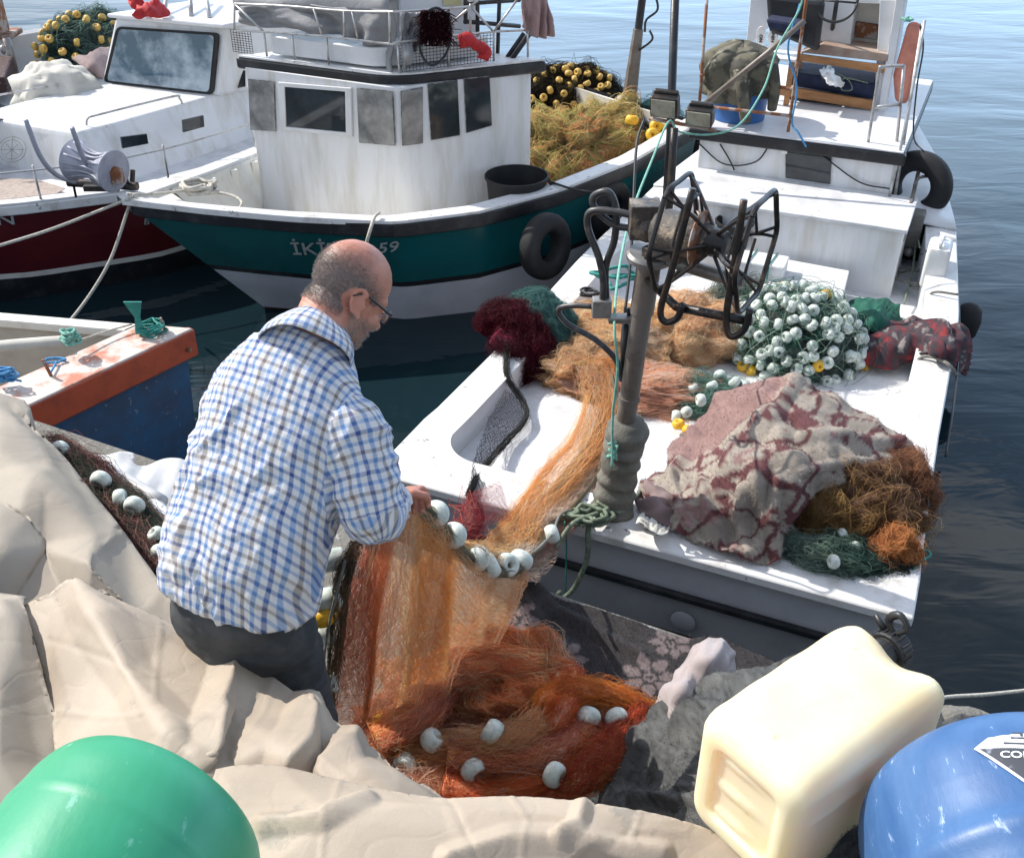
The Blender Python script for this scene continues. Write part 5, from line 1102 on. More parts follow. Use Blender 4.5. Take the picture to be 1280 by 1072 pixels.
# arm angle wraps: keep each face on one side
fu = np.repeat(ua[first], lt_); per = 2 * PI * .078; Ul = np.where(arm_l, Ul - per * np.round((Ul - fu) / per), Ul)
dj = fbm(c2, 14, 2, 91) * .004; dk_ = fbm(c2, 14, 2, 92) * .004; Ul = Ul + dj[li]; Vl = Vl + dk_[li]
uv = me.uv_layers.new(name='UVMap'); uv.data.foreach_set('uv', np.stack([Ul, Vl], 1).astype(np.float32).ravel())
SHIRT = finish('shirt', me, 'plaid', PER, True, 0, 0, None, None, None, None)
# cut the shirt open at the hem and cuffs: remove the closing faces
bm = bmesh.new(); bm.from_mesh(SHIRT.data); off = np.array(SHIRT.location) + np.array(PER.location); axs = (SP[1] - SP[0]).normalized()
kill = []
for f in bm.faces:
    p = f.calc_center_median() + Vector(off)
    if (p - SP[0]).dot(axs) < -.0015 - .012 * math.sin((p - SP[0]).dot(LAT) * 14 + 1) and p.z < 1.96: kill.append(f)
    elif (p - cuffR).dot((RWR - REL).normalized()) > .012 and (p - cuffR).length < .12 and (p-SP[2]).length>.18: kill.append(f)
bmesh.ops.delete(bm, geom=kill, context='FACES'); bm.to_mesh(SHIRT.data); bm.free()
sm = SHIRT.modifiers.new('solid', 'SOLIDIFY'); sm.thickness = .003; sm.offset = -1
# collar and rolled cuff
def band(name, c0, axis, r0, r1, h, m, lat=None, sq=1., fall=.0, open_=0, tilt=0):
    a = Vector(axis).normalized(); x = Vector(lat) - a * a.dot(Vector(lat)); x.normalize(); y = a.cross(x); rows = []
    for k in range(7):
        t = k / 6; rr = r0 + (r1 - r0) * math.sin(t * PI / 2)
        rows.append([Vector(c0) + a * (h * (1 - t) * (1 + .08 * math.sin(3 * q))) + (x * math.cos(q) + y * math.sin(q) * sq) * (rr * (1 + .03 * math.sin(5 * q + t * 3))) for q in np.linspace(open_, 2 * PI - open_, 49)])
    mb = MB(); mb.grid(rows); me = bpy.data.meshes.new(name); me.from_pydata(mb.v, [], mb.f); uvl = me.uv_layers.new(name='UVMap')
    for p in me.polygons:
        for l in p.loop_indices: i = me.loops[l].vertex_index; uvl.data[l].uv = ((i % 49) / 48 * 2 * PI * r1, (i // 49) / 6 * h * 1.1)
    return finish(name, me, m, PER, True, 0, .003, None, None, None, None)
nkax = (H(0, -.03, -.05) - SP[6]).normalized()
band('collar', SP[6] - nkax * .045 - Vector((0.008, .012, 0)), nkax, .069, .112, .079, 'plaid', LAT, 1.0)
fx = (RWR - REL).normalized(); band('cuff', cuffR - fx * .036, fx, .055, .070, .046, 'plaid', (0, 0, 1))
# trousers
tr = MB(); tr.grid([[p + LAT * math.cos(a) * lx + Vector((.42, .9, 0)) * math.sin(a) * ly for a in np.linspace(0, 2 * PI, 25)[:-1]] for p, lx, ly in ((SP[0] + Vector((0, 0, .06)), .172, .125), (SP[0], .178, .132), (SP[0] - Vector((0, 0, .08)), .182, .135), (SP[0] - Vector((0, 0, .16)), .175, .125))], True); b = len(tr.v); tr.f += [tuple(range(b - 24, b)), tuple(range(b - 96, b - 72))[::-1]]; tr.m += [0, 0]
for hp_, kn, an in KN: limb(tr, [hp_ - Vector((0, 0, .06)), kn, an - Vector((0, 0, .03))], [.105, .08, .07], 18)
me = remeshed(tr, .009, 6, .5); c3 = cov(me); c3 += nov(me) * (fbm(c3 * np.array([1, 1, 2.2]), 9, 3, 4) * .006 + np.maximum(0, np.sin(c3[:, 2] * 60 + fbm(c3, 6, 2, 5) * 4)) ** 2 * .004)[:, None]; me.vertices.foreach_set('co', c3.astype(np.float32).ravel()); finish('trousers', me, 'jeans', PER, True, 0, 0, None, None, None, None)
mb = MB()
for k in (0, 1): mb.sph(KN[k][2] + Vector((.02, .07, -.055)), (.052, .14, .045), n=14)
obj('shoes', mb, 'black_rubber', PER, smooth=True)
# ============================================================ NETS
def Pn(l): return [P(*q) for q in l]
ORG = [(.86, .34, .17), (.96, .48, .18), (.98, .64, .36), (.97, .78, .58), (.98, .54, .22), (.88, .42, .30), (.96, .74, .56)]
PINK = [(.74, .32, .26), (.88, .44, .34), (.94, .58, .44), (.93, .50, .26), (.62, .26, .20), (.94, .72, .60)]
TAN = [(.98, .76, .50), (.99, .84, .64), (.98, .62, .36), (.97, .74, .52), (.95, .84, .74)]
TANP = [(.99, .70, .46), (.98, .82, .70), (.98, .54, .32), (.92, .86, .80), (.98, .68, .54)]
# --- the net being hauled: pile on the quay, veil under the hands, strip back to the boat
cf, cp = patches(ORG, 5.5, 3), patches(PINK, 6.5, 8)
oc = patches([(.92, .42, .12), (.95, .54, .20), (.94, .46, .14)], 5, 4); rc = patches([(.80, .20, .08), (.86, .32, .12)], 6, 2); tc_ = patches([(.92, .68, .44), (.90, .56, .30), (.92, .72, .54)], 7, 5)
bn = []
bn.append(lump(P(615, 925, .90), (.46, .30, .15), cp, 5200, K=18, step=.085, fuzz=.016, seed=4, rot=-.35, amp=.3, fr=3.4))
bn.append(lump(P(625, 868, .97), (.27, .19, .19), cf, 4200, K=18, step=.12, fuzz=.014, seed=5, rot=-.3, amp=.28, fr=3.0))
bn.append(lump(P(500, 935, .93), (.17, .17, .14), patches([(.5, .14, .08), (.72, .34, .18), (.35, .10, .08)], 7, 9), 1700, K=16, step=.11, fuzz=.015, seed=6, amp=.25))
bn.append(lump(P(520, 985, .93), (.22, .16, .10), cp, 1200, K=16, step=.11, fuzz=.016, seed=16, amp=.25))
for pts, r, f, n, sd in (([(708, 838, 1.12), (706, 872, 1.14), (690, 905, 1.10), (655, 926, 1.04)], .042, rc, 700, 11), ([(700, 875, 1.10), (655, 918, 1.11), (600, 932, 1.10), (540, 935, 1.06), (478, 945, 1.0)], [.03, .045, .04, .03], tc_, 1300, 12),
    ([(560, 975, 1.03), (620, 990, 1.03), (690, 965, 1.04), (730, 930, 1.06)], .05, rc, 900, 13), ([(680, 1000, 1.0), (725, 968, 1.06), (765, 938, 1.08), (808, 895, 1.05)], [.05, .06, .055, .04], patches([(.76, .26, .14), (.66, .16, .08), (.82, .42, .2)], 6, 7), 1500, 14),
    ([(668, 905, 1.06), (690, 872, 1.14), (735, 862, 1.13), (775, 872, 1.08), (812, 893, 1.02)], [.03, .035, .03, .03], oc, 800, 15), ([(470, 925, 1.08), (520, 895, 1.12), (545, 850, 1.14), (600, 828, 1.16), (680, 838, 1.13)], [.05, .06, .06, .04], cf, 1500, 17), ([(560, 945, 1.09), (640, 950, 1.08), (700, 935, 1.08), (735, 905, 1.07)], .045, cp, 1100, 19)):
    bn.append(roll(Pn(pts), r, f, n, K=16, seed=sd, fuzz=.013))
NET = net('fishing_net', bn, cf, label='orange fishing net held by the man, heaped on the quay and led over the stern', rad=.00055)
def veil(top, bot, n, colf, sag=.03, pleat=.02, npl=7, K=26, rad=.00045, seed=1, wander=.02, dens=None, side=(0, 0)):
    g = np.random.default_rng(seed); T = np.array([tuple(q) for q in crs(top, 12)]); B = np.array([tuple(q) for q in crs(bot, 12)])
    def at(C, s): x = np.clip(s, 0, 1) * (len(C) - 1); i = np.clip(x.astype(int), 0, len(C) - 2); f = (x - i)[..., None]; return C[i] * (1 - f) + C[i + 1] * f
    s = g.uniform(0, 1, n) if dens is None else dens(g, n); t = np.linspace(0, 1, K)[None]; t = g.uniform(0, .25, (n, 1)) * (g.uniform(size=(n, 1)) < .5) + t * g.uniform(.55, 1.0, (n, 1)); t = np.clip(t, 0, 1)
    zig = g.normal(size=(n, 1)) * .05 * (t - .5) + np.cumsum(g.normal(size=(n, K)) * wander * .3, 1) + wander * .25 * np.sin(t * 40 + g.uniform(0, 6, (n, 1)))
    ss = s[:, None] + zig; p = at(T, ss) * (1 - t[..., None]) + at(B, ss) * t[..., None]
    nr = np.cross(T[-1] - T[0], B[len(B) // 2] - T[len(T) // 2]); nr /= np.linalg.norm(nr)
    pl_ = pleat * (.3 + t) * np.sin(ss * npl * 2 * PI + 2 * fbm(np.stack([ss * 3, t * 2, t * 0], -1), 1, 2, seed)) + g.normal(size=(n, 1)) * .006
    p = p + nr * pl_[..., None]; p[..., 2] -= sag * np.sin(t * PI); return p, colf(s, g)
def zones(st):
    xs = [a for a, _ in st]; cs = np.array([c for _, c in st])
    def f(s, g): return np.clip(np.stack([np.interp(s + g.normal(size=len(s)) * .015, xs, cs[:, k]) for k in range(3)], 1) * (1 + g.normal(size=(len(s), 1)) * .14), 0, 1)
    return f
top = [D(436, 690, 2.72), D(462, 665, 2.72), D(492, 632, 2.74), D(515, 628, 2.82), D(545, 655, 2.95), D(577, 694, 3.1), D(607, 716, 3.22), D(640, 714, 3.36), D(655, 702, 3.46)]
bot = Pn([(402, 890, 1.0), (425, 905, .98), (455, 920, 1.0), (490, 905, 1.05), (520, 880, 1.12), (545, 850, 1.16), (575, 832, 1.14), (600, 822, 1.1), (612, 812, 1.05)])
def zonesT(st, sd=.05):
    f0 = zones(st)
    def f(s, g): return f0(np.clip(s + g.normal(size=len(s)) * sd, 0, 1), g)
    return f
zf = zonesT([(0, (.2, .17, .12)), (.04, (.4, .24, .15)), (.09, (.86, .42, .22)), (.2, (.95, .56, .36)), (.27, (.93, .48, .26)), (.34, (.98, .86, .72)), (.42, (.97, .78, .56)), (.47, (1.0, .62, .20)), (.58, (1.0, .62, .22)), (.66, (.98, .74, .50)), (.75, (.98, .78, .6)), (1, (.98, .84, .68))], .045)
def dens(g, n):
    a = g.uniform(0, 1, n); b_ = np.clip(g.normal(.50, .06, n), 0, 1); c_ = np.clip(g.normal(.16, .10, n), 0, 1); k = g.uniform(size=n); return np.where(k < .60, a, np.where(k < .80, b_, c_))
p, c_ = veil(top, bot, 2900, zf, .02, .03, 5, seed=21, dens=dens, wander=.035); strands('hanging_net', p, .00026, c_, NET)
# thick gathered head line with green-grey twine
def tw(name, pts, r, n, cols, par, fuzz=.006, rad=.0006, seed=2): pa, cc, _m = roll(pts, r, patches(cols, 9, seed), n, flat=1, K=12, ln=.3, fuzz=fuzz, seed=seed); return strands(name, pa, rad, cc, par)
tw('head_line', [D(505, 615, 2.76)] + [tuple(Vector(q) + Vector((0, 0, .006))) for q in top[3:]], .014, 900, [(.30, .33, .27), (.42, .42, .34), (.55, .50, .40)], NET)
tw('lead_line', [D(446, 684, 2.7), D(430, 720, 2.76), D(424, 780, 2.86), D(416, 850, 2.98), D(412, 880, 3.05)], .016, 500, [(.12, .13, .11), (.2, .2, .16), (.34, .26, .18)], NET, seed=5)
rope('float_rope', None, [D(432, 700, 2.7), D(418, 750, 2.76), D(408, 800, 2.85), D(404, 845, 2.9), D(408, 890, 3.0)], .004, 'rope_grey', None, parent=NET)
# strip going back over the stern
st_ = Pn([(745, 455, .60), (752, 500, .50), (735, 550, .50), (695, 600, .63), (660, 645, .66)]) + [D(640, 672, 4.15), D(622, 690, 3.75), D(600, 690, 3.4), D(575, 688, 3.15)]
pa, cc, _m = roll(st_, [.10, .085, .08, .07, .06, .05, .045, .04], patches([(.98, .66, .34), (.98, .56, .22), (.97, .74, .48)], 5, 4), 1250, flat=.4, K=16, ln=.35, fuzz=.02, seed=31, stray=.5); strands('net_strip', pa, .0006, cc, NET)
st2 = Pn([(765, 470, .60), (775, 530, .50), (750, 590, .55), (712, 640, .64), (690, 662, .66)]) + [D(672, 690, 3.95), D(655, 702, 3.5)]
p, c_ = veil(st_, st2[:-2] + st2[-2:], 2600, zones([(0, (.98, .68, .42)), (.4, (.98, .78, .66)), (1, (.98, .88, .80))]), .0, .012, 3, seed=33, wander=.03); strands('net_strip', p, .0006, c_, NET)
p, c_ = veil([Vector(q) for q in st_[1:]], [Vector(q) + Vector((.05, -.03, -.05)) for q in st2[1:]], 1000, zones([(0, (.95, .58, .3)), (.5, (.9, .6, .5)), (1, (.92, .80, .7))]), .01, .02, 3, seed=34, wander=.06, K=14)
strands('net_strip', np.swapaxes(p, 0, 1)[:, ::60].copy() if False else p, .0006, c_, NET)
ed = [Vector(q) + Vector((0, 0, .01)) for q in st2]; tw('edge_line', ed, .006, 260, [(.62, .55, .4), (.5, .45, .33)], NET, fuzz=.004, rad=.0008, seed=8)
# loose diamond mesh over the hanging part
def mesh_on(Tq, Bq, s0, s1, nx, ny, seed, push):
    T = [Vector(q) for q in crs(Tq, 12)]; B = [Vector(q) for q in crs(Bq, 12)]; g = np.random.default_rng(seed); out_ = []
    nr = (T[-1] - T[0]).cross(B[len(B) // 2] - T[len(T) // 2]).normalized(); nr = nr if nr.y < 0 else -nr; J = g.normal(size=(nx + 1, ny + 1, 3)) * .0022
    def at(i, j):
        s, t = s0 + (s1 - s0) * i / nx, j / ny; a = T[int(s * (len(T) - 1))].lerp(B[int(s * (len(B) - 1))], t); a0 = s * (len(T) - 1) % 1
        if int(s * (len(T) - 1)) < len(T) - 1: a = a.lerp(T[int(s * (len(T) - 1)) + 1].lerp(B[int(s * (len(B) - 1)) + 1], t), a0)
        return np.array(a + nr * (push + .02 * math.sin(s * 31 + t * 2))) + J[i, j]
    for sg in (0, 1):
        for i in range(-ny, nx + 1):
            for j in range(ny):
                a, b_ = (i + j, i + j + 1) if not sg else (nx - (i + j), nx - (i + j + 1))
                if 0 <= a <= nx and 0 <= b_ <= nx: p0, p1 = at(a, j), at(b_, j + 1); out_.append(np.stack([p0, (p0 + p1) / 2 - [0, 0, .001], p1]))
    return np.array(out_)
for s0, s1, nx, push, sd in ((.05, 1.0, 60, .035, 3), (.3, .95, 44, .05, 4)):
    pth = mesh_on(top, bot, s0, s1, nx, 62, sd, push); strands('open_mesh', pth, .00042, np.array([(.98, .72, .45), (.95, .55, .3), (.97, .84, .68)])[RNG.integers(0, 3, len(pth))], NET)
# diamond netting, dark then crimson, hung from the gunwale to the strip
def diamonds(q00, q10, q11, q01, nx, ny, bow=.0, jit=.2, seed=1):
    g = np.random.default_rng(seed); q = [np.array(a, float) for a in (q00, q10, q11, q01)]; out_ = []
    J = g.normal(size=(nx + 2, ny + 2, 3)) * jit * np.linalg.norm(q[1] - q[0]) / nx
    def at(i, j):
        u, v = i / nx, j / ny; p = (q[0] * (1 - u) + q[1] * u) * (1 - v) + (q[3] * (1 - u) + q[2] * u) * v; p = p + J[i, j]; p[2] -= bow * math.sin(v * PI) ; return p
    for s in (0, 1):
        for i in range(-ny, nx + 1):
            for j in range(ny):
                a, b_ = (i + j, i + j + 1) if not s else (nx - (i + j), nx - (i + j + 1))
                if 0 <= a <= nx and 0 <= b_ <= nx: p0, p1 = at(a, j), at(b_, j + 1); out_.append(np.stack([p0, (p0 + p1) / 2 - [0, 0, .002], p1]))
    return np.array(out_)
dk = [diamonds(P(632, 486, .56), P(652, 500, .50), P(655, 530, .50), P(612, 520, .52), 12, 14, seed=1), diamonds(P(612, 520, .52), P(655, 530, .50), P(612, 585, .52), P(592, 575, .60), 14, 22, seed=2), diamonds(P(592, 575, .60), P(612, 585, .56), P(600, 625, .66), P(583, 618, .64), 9, 14, seed=3)]
pth = np.concatenate(dk); strands('dark_mesh', pth, .0012, np.tile((.035, .03, .035), (len(pth), 1)) * RNG.uniform(.6, 3, (len(pth), 1)), NET)
dk = [diamonds(P(583, 618, .64), P(625, 600, .62), D(640, 650, 4.2), D(566, 660, 3.15), 16, 16, seed=4, jit=.13), diamonds(D(560, 632, 3.05), P(600, 625, .66), D(606, 672, 3.5), D(575, 690, 3.12), 12, 12, seed=6, jit=.13)]
pth = np.concatenate(dk); strands('crimson_mesh', pth, .0009, np.array([(.50, .07, .10), (.66, .30, .24)])[RNG.integers(0, 2, len(pth))], NET)
tw('edge_line', Pn([(634, 425, .66), (634, 470, .60), (655, 505, .50), (656, 525, .5), (630, 555, .5), (600, 590, .58), (586, 618, .64)]), .009, 420, [(.10, .11, .11), (.2, .2, .19), (.05, .05, .05)], NET, rad=.0009, seed=12)
tw('edge_line', Pn([(586, 618, .64)]) + [D(600, 645, 3.9), D(585, 680, 3.3)], .010, 260, [(.45, .05, .08), (.3, .04, .06)], NET, rad=.0009, seed=13)
def fl_on(l, par, m='float_white', s=1., sh=None, seed=5, rots=None, name='float'):
    floats([(q if len(q) == 3 and q[2] is not None else None) for q in l], m, par, rots, s, name, sh, seed)
ax_f = Vector((.55, .7, -.4)).normalized()
def rot_to(d, r=0): return Vector(d).normalized().to_track_quat('Z', 'Y').to_euler()
pos = [D(545, 642, 2.95), D(567, 669, 3.04), D(597, 697, 3.16), D(612, 707, 3.22), D(634, 706, 3.33), D(651, 700, 3.42), D(690, 667, 3.95)]
floats(pos, 'float_white', NET, [rot_to((.6, .5, -.5)), rot_to((.6, .4, -.6)), rot_to((.7, .5, -.3)), rot_to((.8, .3, .3)), rot_to((.5, -.6, .5)), rot_to((.4, .7, .4)), rot_to((.9, .2, .2))], 1.02)
pos = [P(735, 896, 1.10), P(771, 898, 1.08), P(615, 915, 1.14), P(592, 962, 1.08), P(693, 968, 1.09), P(735, 992, 1.02), P(506, 955, 1.04), P(540, 925, 1.1)]
floats(pos, 'float_white', NET, None, 1.05, seed=9)
floats([D(409, 748, 2.84), D(398, 795, 2.90), D(404, 855, 3.0), D(412, 700, 2.8)], 'float_white', NET, [rot_to((1, .2, .1))] * 4, 1.0, shape='cyl'); floats([P(478, 906, 1.08), D(404, 768, 2.85)], 'float_yellow', NET, None, 1.0)
# --- nets in the well of the white boat
tf, tf2 = patches(TAN, 3.6, 5), patches(TANP, 4.2, 6)
net('fishing_net', [lump(P(770, 432, .46), (.42, .30, .22), tf, 3600, seed=41, rot=-.4, step=.09, fuzz=.016, amp=.22), lump(P(872, 428, .46), (.34, .28, .30), tf, 2600, seed=42, step=.10, fuzz=.016, amp=.25), lump(P(800, 492, .44), (.52, .22, .15), tf2, 3800, seed=43, rot=-.35, step=.09, fuzz=.018, amp=.3),
    lump(P(725, 470, .44), (.26, .24, .17), patches([(.86, .55, .28), (.84, .66, .46)], 4, 5), 1800, seed=44, step=.1, fuzz=.018, amp=.3)], tf, label='tan and peach nylon net heaped around the hauler post on the white boat', rad=.0009)
net('fishing_net', [lump(P(672, 408, .58), (.26, .20, .22), patches([(.16, .34, .33), (.24, .44, .42), (.10, .24, .24)], 5, 4), 2400, seed=45, rot=-.9, step=.1, fuzz=.012, amp=.14)], patches([(.14, .30, .29), (.2, .38, .36)], 5, 4), label='grey-teal net lying over the left gunwale of the white boat', rad=.0009)
mf = patches([(.15, .008, .03), (.24, .015, .05), (.09, .006, .02)], 7, 4)
net('fishing_net', [roll(Pn([(604, 418, .60), (618, 398, .69), (648, 400, .70), (668, 432, .60), (676, 470, .47)]), [.05, .085, .105, .095, .075], mf, 2600, flat=.8, K=14, ln=.4, seed=46, fuzz=.02, stray=.4), roll(Pn([(620, 420, .66), (650, 440, .6), (668, 468, .47)]), .08, mf, 700, flat=.7, seed=47, fuzz=.03, stray=.6)], mf, label='crimson net draped over the left gunwale in front of the grey-teal one', rad=.0009)
gf = patches([(.14, .22, .19), (.26, .34, .30), (.09, .13, .12), (.46, .52, .48)], 6, 4)
FP = net('fishing_net', [lump(P(988, 440, .44), (.40, .34, .34), gf, 2600, seed=48, rot=-.3, step=.1, fuzz=.02, amp=.12), lump(P(925, 415, .44), (.24, .24, .30), gf, 1500, seed=49, fuzz=.03, step=.12, amp=.2, stray=.6)], gf, label='dark green net crowded with white and a few yellow floats on the white boat', rad=.0011)
# floats scattered over the heap
def heap_floats(center, r, rot, n, mind, keep, seed, up=.02):
    g = random.Random(seed); out_ = []; c = Vector(center); tries = 0
    while len(out_) < n and tries < 20000:
        tries += 1; d = Vector((g.gauss(0, 1), g.gauss(0, 1), abs(g.gauss(0, 1)))).normalized()
        q = Vector((d.x * r[0], d.y * r[1], d.z * r[2])) * (1.02 + up); q.rotate(Matrix.Rotation(rot, 3, 'Z')); p = c + q
        if all((p - o).length > mind for o in out_) and keep(d, p): out_.append(p)
    return out_
def pix(p): f = p[1] * math.cos(TH) - (p[2] - CZ) * math.sin(TH); up = p[1] * math.sin(TH) + (p[2] - CZ) * math.cos(TH); return 640 + F_PX * p[0] / f, 536 - F_PX * up / f
fp = heap_floats(P(988, 440, .44), (.43, .37, .40), -.3, 128, .052, lambda d, p: pix(p)[0] > 880 + max(0, 430 - pix(p)[1]) * .5 and d.y < .75, 3)
yl = [p for p in fp if (pix(p)[1] > 455 and random.random() < .30) or random.random() < .01]; wh = [p for p in fp if p not in yl]
wh.sort(key=lambda p: (Vector(p) - Vector((0, 0, CZ))).length); n1 = 100 - len(yl)
pa, cc, _m = lump(P(988, 440, .44), (.455, .395, .425), patches([(.30, .50, .40), (.55, .66, .58), (.10, .30, .22)], 6, 3), 420, K=16, seed=81, rot=-.3, step=.07, fuzz=.03, amp=.06, stray=.5); strands('twine_strands', pa, .0014, cc, FP)
floats(wh[:n1], 'float_white', FP, None, .98, seed=6); floats(yl, 'float_yellow', FP, None, 1.04, seed=7)
mb = MB(); fm_ = float_mesh(n=14)
for p in wh[n1:]:
    e_ = Matrix.Translation(p) @ Matrix.Rotation(random.uniform(0, 3), 4, (random.random(), random.random(), .5)); mb.add([e_ @ Vector(v) for v in fm_.v], fm_.f)
o_ = obj('more_floats', mb, 'float_white', FP, smooth=True); o_['kind'] = 'stuff'
mfn = patches([(.30, .52, .46), (.45, .62, .55), (.2, .38, .34)], 6, 4)
FM = net('fishing_net', [lump(P(880, 505, .44), (.22, .14, .13), mfn, 1500, seed=50, fuzz=.025, step=.12, amp=.25, stray=.6)], mfn, label='pale mint net with white floats between the post and the float heap', rad=.0009)
floats([P(u, v, z) for u, v, z in ((866, 485, .58), (890, 482, .60), (876, 500, .58), (905, 495, .58), (858, 515, .52), (918, 478, .6), (930, 482, .58), (845, 520, .5), (900, 470, .6))], 'float_white', FM, None, .95, seed=8); floats([P(860, 538, .5), P(848, 530, .5)], 'float_yellow', FM, None, .9)
# brown, orange and green nets at the stern under the blanket
bf = patches([(.34, .21, .13), (.52, .34, .18), (.66, .46, .24), (.40, .26, .20)], 6, 4)
net('fishing_net', [lump(P(1066, 645, .60), (.25, .20, .22), bf, 3000, seed=51, rot=-.3, fuzz=.02, step=.11, amp=.3), lump(P(1122, 618, .58), (.15, .17, .20), patches([(.38, .22, .15), (.52, .30, .18)], 6, 5), 1500, seed=52, fuzz=.02, step=.12, amp=.25), lump(P(1050, 660, .60), (.16, .14, .19), patches([(.72, .52, .26), (.56, .38, .18)], 6, 2), 1700, seed=58, fuzz=.02, step=.13, amp=.3)], bf, label='tangled brown net spilling from under the patterned blanket at the stern', rad=.0009)
net('fishing_net', [lump(P(1116, 690, .615), (.10, .09, .11), patches([(.72, .36, .15), (.82, .48, .22)], 6, 4), 1300, seed=53, fuzz=.014, step=.16, amp=.2)], patches([(.42, .17, .06), (.5, .22, .08)], 6, 4), label='small rust-orange ball of twine net at the right stern corner', rad=.0008)
gg = patches([(.13, .24, .20), (.26, .40, .33), (.07, .11, .10), (.40, .52, .45)], 6, 4)
GN = net('fishing_net', [lump(P(1035, 700, .60), (.20, .09, .075), gg, 2100, seed=54, rot=-.4, fuzz=.018, step=.12, amp=.35), lump(P(1085, 690, .60), (.17, .11, .06), patches([(.05, .08, .07), (.1, .14, .12)], 6, 2), 1300, seed=55, rot=-.4, fuzz=.018, step=.12, amp=.3)], gg, label='dark green net with grey floats on the stern edge below the brown net', rad=.0009)
floats([P(1053, 668, .68), P(1068, 684, .67), P(1042, 702, .68)], 'float_white', GN, None, .8, seed=4)
# --- nets on the teal boat
yf = patches([(.09, .07, .04), (.16, .12, .05), (.05, .04, .03)], 4, 4)
YN = net('fishing_net', [lump(P(705, 150, .60), (.66, .34, .44), yf, 1900, seed=61, rot=.2, fuzz=.03, step=.1, amp=.2)], yf, label='brown-black net crusted with small yellow floats behind the teal wheelhouse', rad=.002)
fp = heap_floats(P(705, 150, .60), (.70, .37, .48), .2, 95, .08, lambda d, p: 655 < pix(p)[0] < 765, 13); floats(fp, 'float_ochre', YN, None, .95, seed=3)
lf = patches([(.72, .62, .30), (.86, .74, .46), (.64, .64, .28), (.90, .52, .28), (.34, .42, .22), (.82, .66, .40), (.88, .44, .28), (.74, .70, .36)], 3.2, 14)
net('fishing_net', [lump(P(712, 205, .56), (.52, .44, .46), lf, 3600, seed=62, rot=.15, fuzz=.035, step=.085, amp=.34, stray=.3), lump(P(765, 192, .56), (.42, .40, .38), lf, 2400, seed=68, rot=.5, fuzz=.035, step=.09, amp=.34, stray=.3), lump(P(785, 185, .56), (.40, .36, .30), patches([(.40, .36, .18), (.6, .2, .08), (.3, .27, .16)], 3, 6), 2400, seed=63, rot=.4, fuzz=.04, step=.1, amp=.25)], lf, label='big olive and orange net heap filling the stern of the teal boat', rad=.0018)
df = patches([(.05, .05, .055), (.1, .1, .1)], 4, 4)
net('fishing_net', [lump(P(828, 185, .62), (.30, .34, .24), df, 1500, seed=64, rot=.3, fuzz=.03, step=.1, amp=.2)], df, label='blackish net lying at the right of the olive heap on the teal boat', rad=.0018)
MT = net('fishing_net', [lump(P(812, 165, .72), (.24, .16, .20), patches([(.10, .33, .31), (.2, .42, .4)], 4, 4), 900, seed=65, fuzz=.04, step=.12, amp=.25)], patches([(.08, .25, .24)], 4, 4), label='small bright teal net with yellow floats beside the teal boat mast foot', rad=.002)
floats([P(790, 150, 1.0), P(820, 158, .98), P(826, 162, .95), P(815, 168, .95)], 'float_yellow', MT, None, 1.4, seed=2)
# --- net on the far boat, top left
kf = patches([(.20, .34, .30), (.10, .17, .17), (.36, .48, .42)], 3, 4)
KN_ = net('fishing_net', [lump(P(116, 72, .85), (.46, .32, .40), kf, 1900, seed=66, rot=.6, fuzz=.04, step=.1, amp=.25), lump(P(92, 82, .8), (.26, .26, .26), kf, 700, seed=67, fuzz=.04, amp=.2)], kf, label='grey-green net with ochre floats in front of the red boat windshield, top left', rad=.0025)
fp = heap_floats(P(108, 74, .85), (.50, .36, .44), .6, 40, .10, lambda d, p: pix(p)[0] < 150, 23); floats(fp, 'float_ochre', KN_, None, 1.15, seed=3)
# --- net with floats along the tarp edge, left
lf2 = patches([(.36, .13, .12), (.12, .09, .085), (.55, .30, .26), (.08, .14, .10)], 7, 4)
LN = net('fishing_net', [roll(Pn([(60, 560, 1.15), (95, 592, 1.12), (130, 625, 1.10), (165, 665, 1.1), (195, 705, 1.12), (215, 740, 1.15)]), [.06, .085, .09, .08, .07], lf2, 2600, flat=.8, seed=71, fuzz=.02, stray=.4)], lf2, label='pink and black net with pale floats squeezed along the left tarp edge', rad=.0008)
floats([P(u, v, 1.2) for u, v in ((75, 562), (126, 600), (150, 622), (168, 632), (195, 668), (200, 690))], 'float_white', LN, None, [1.0, 1.15, .9, 1.1, .9, .9], seed=12)
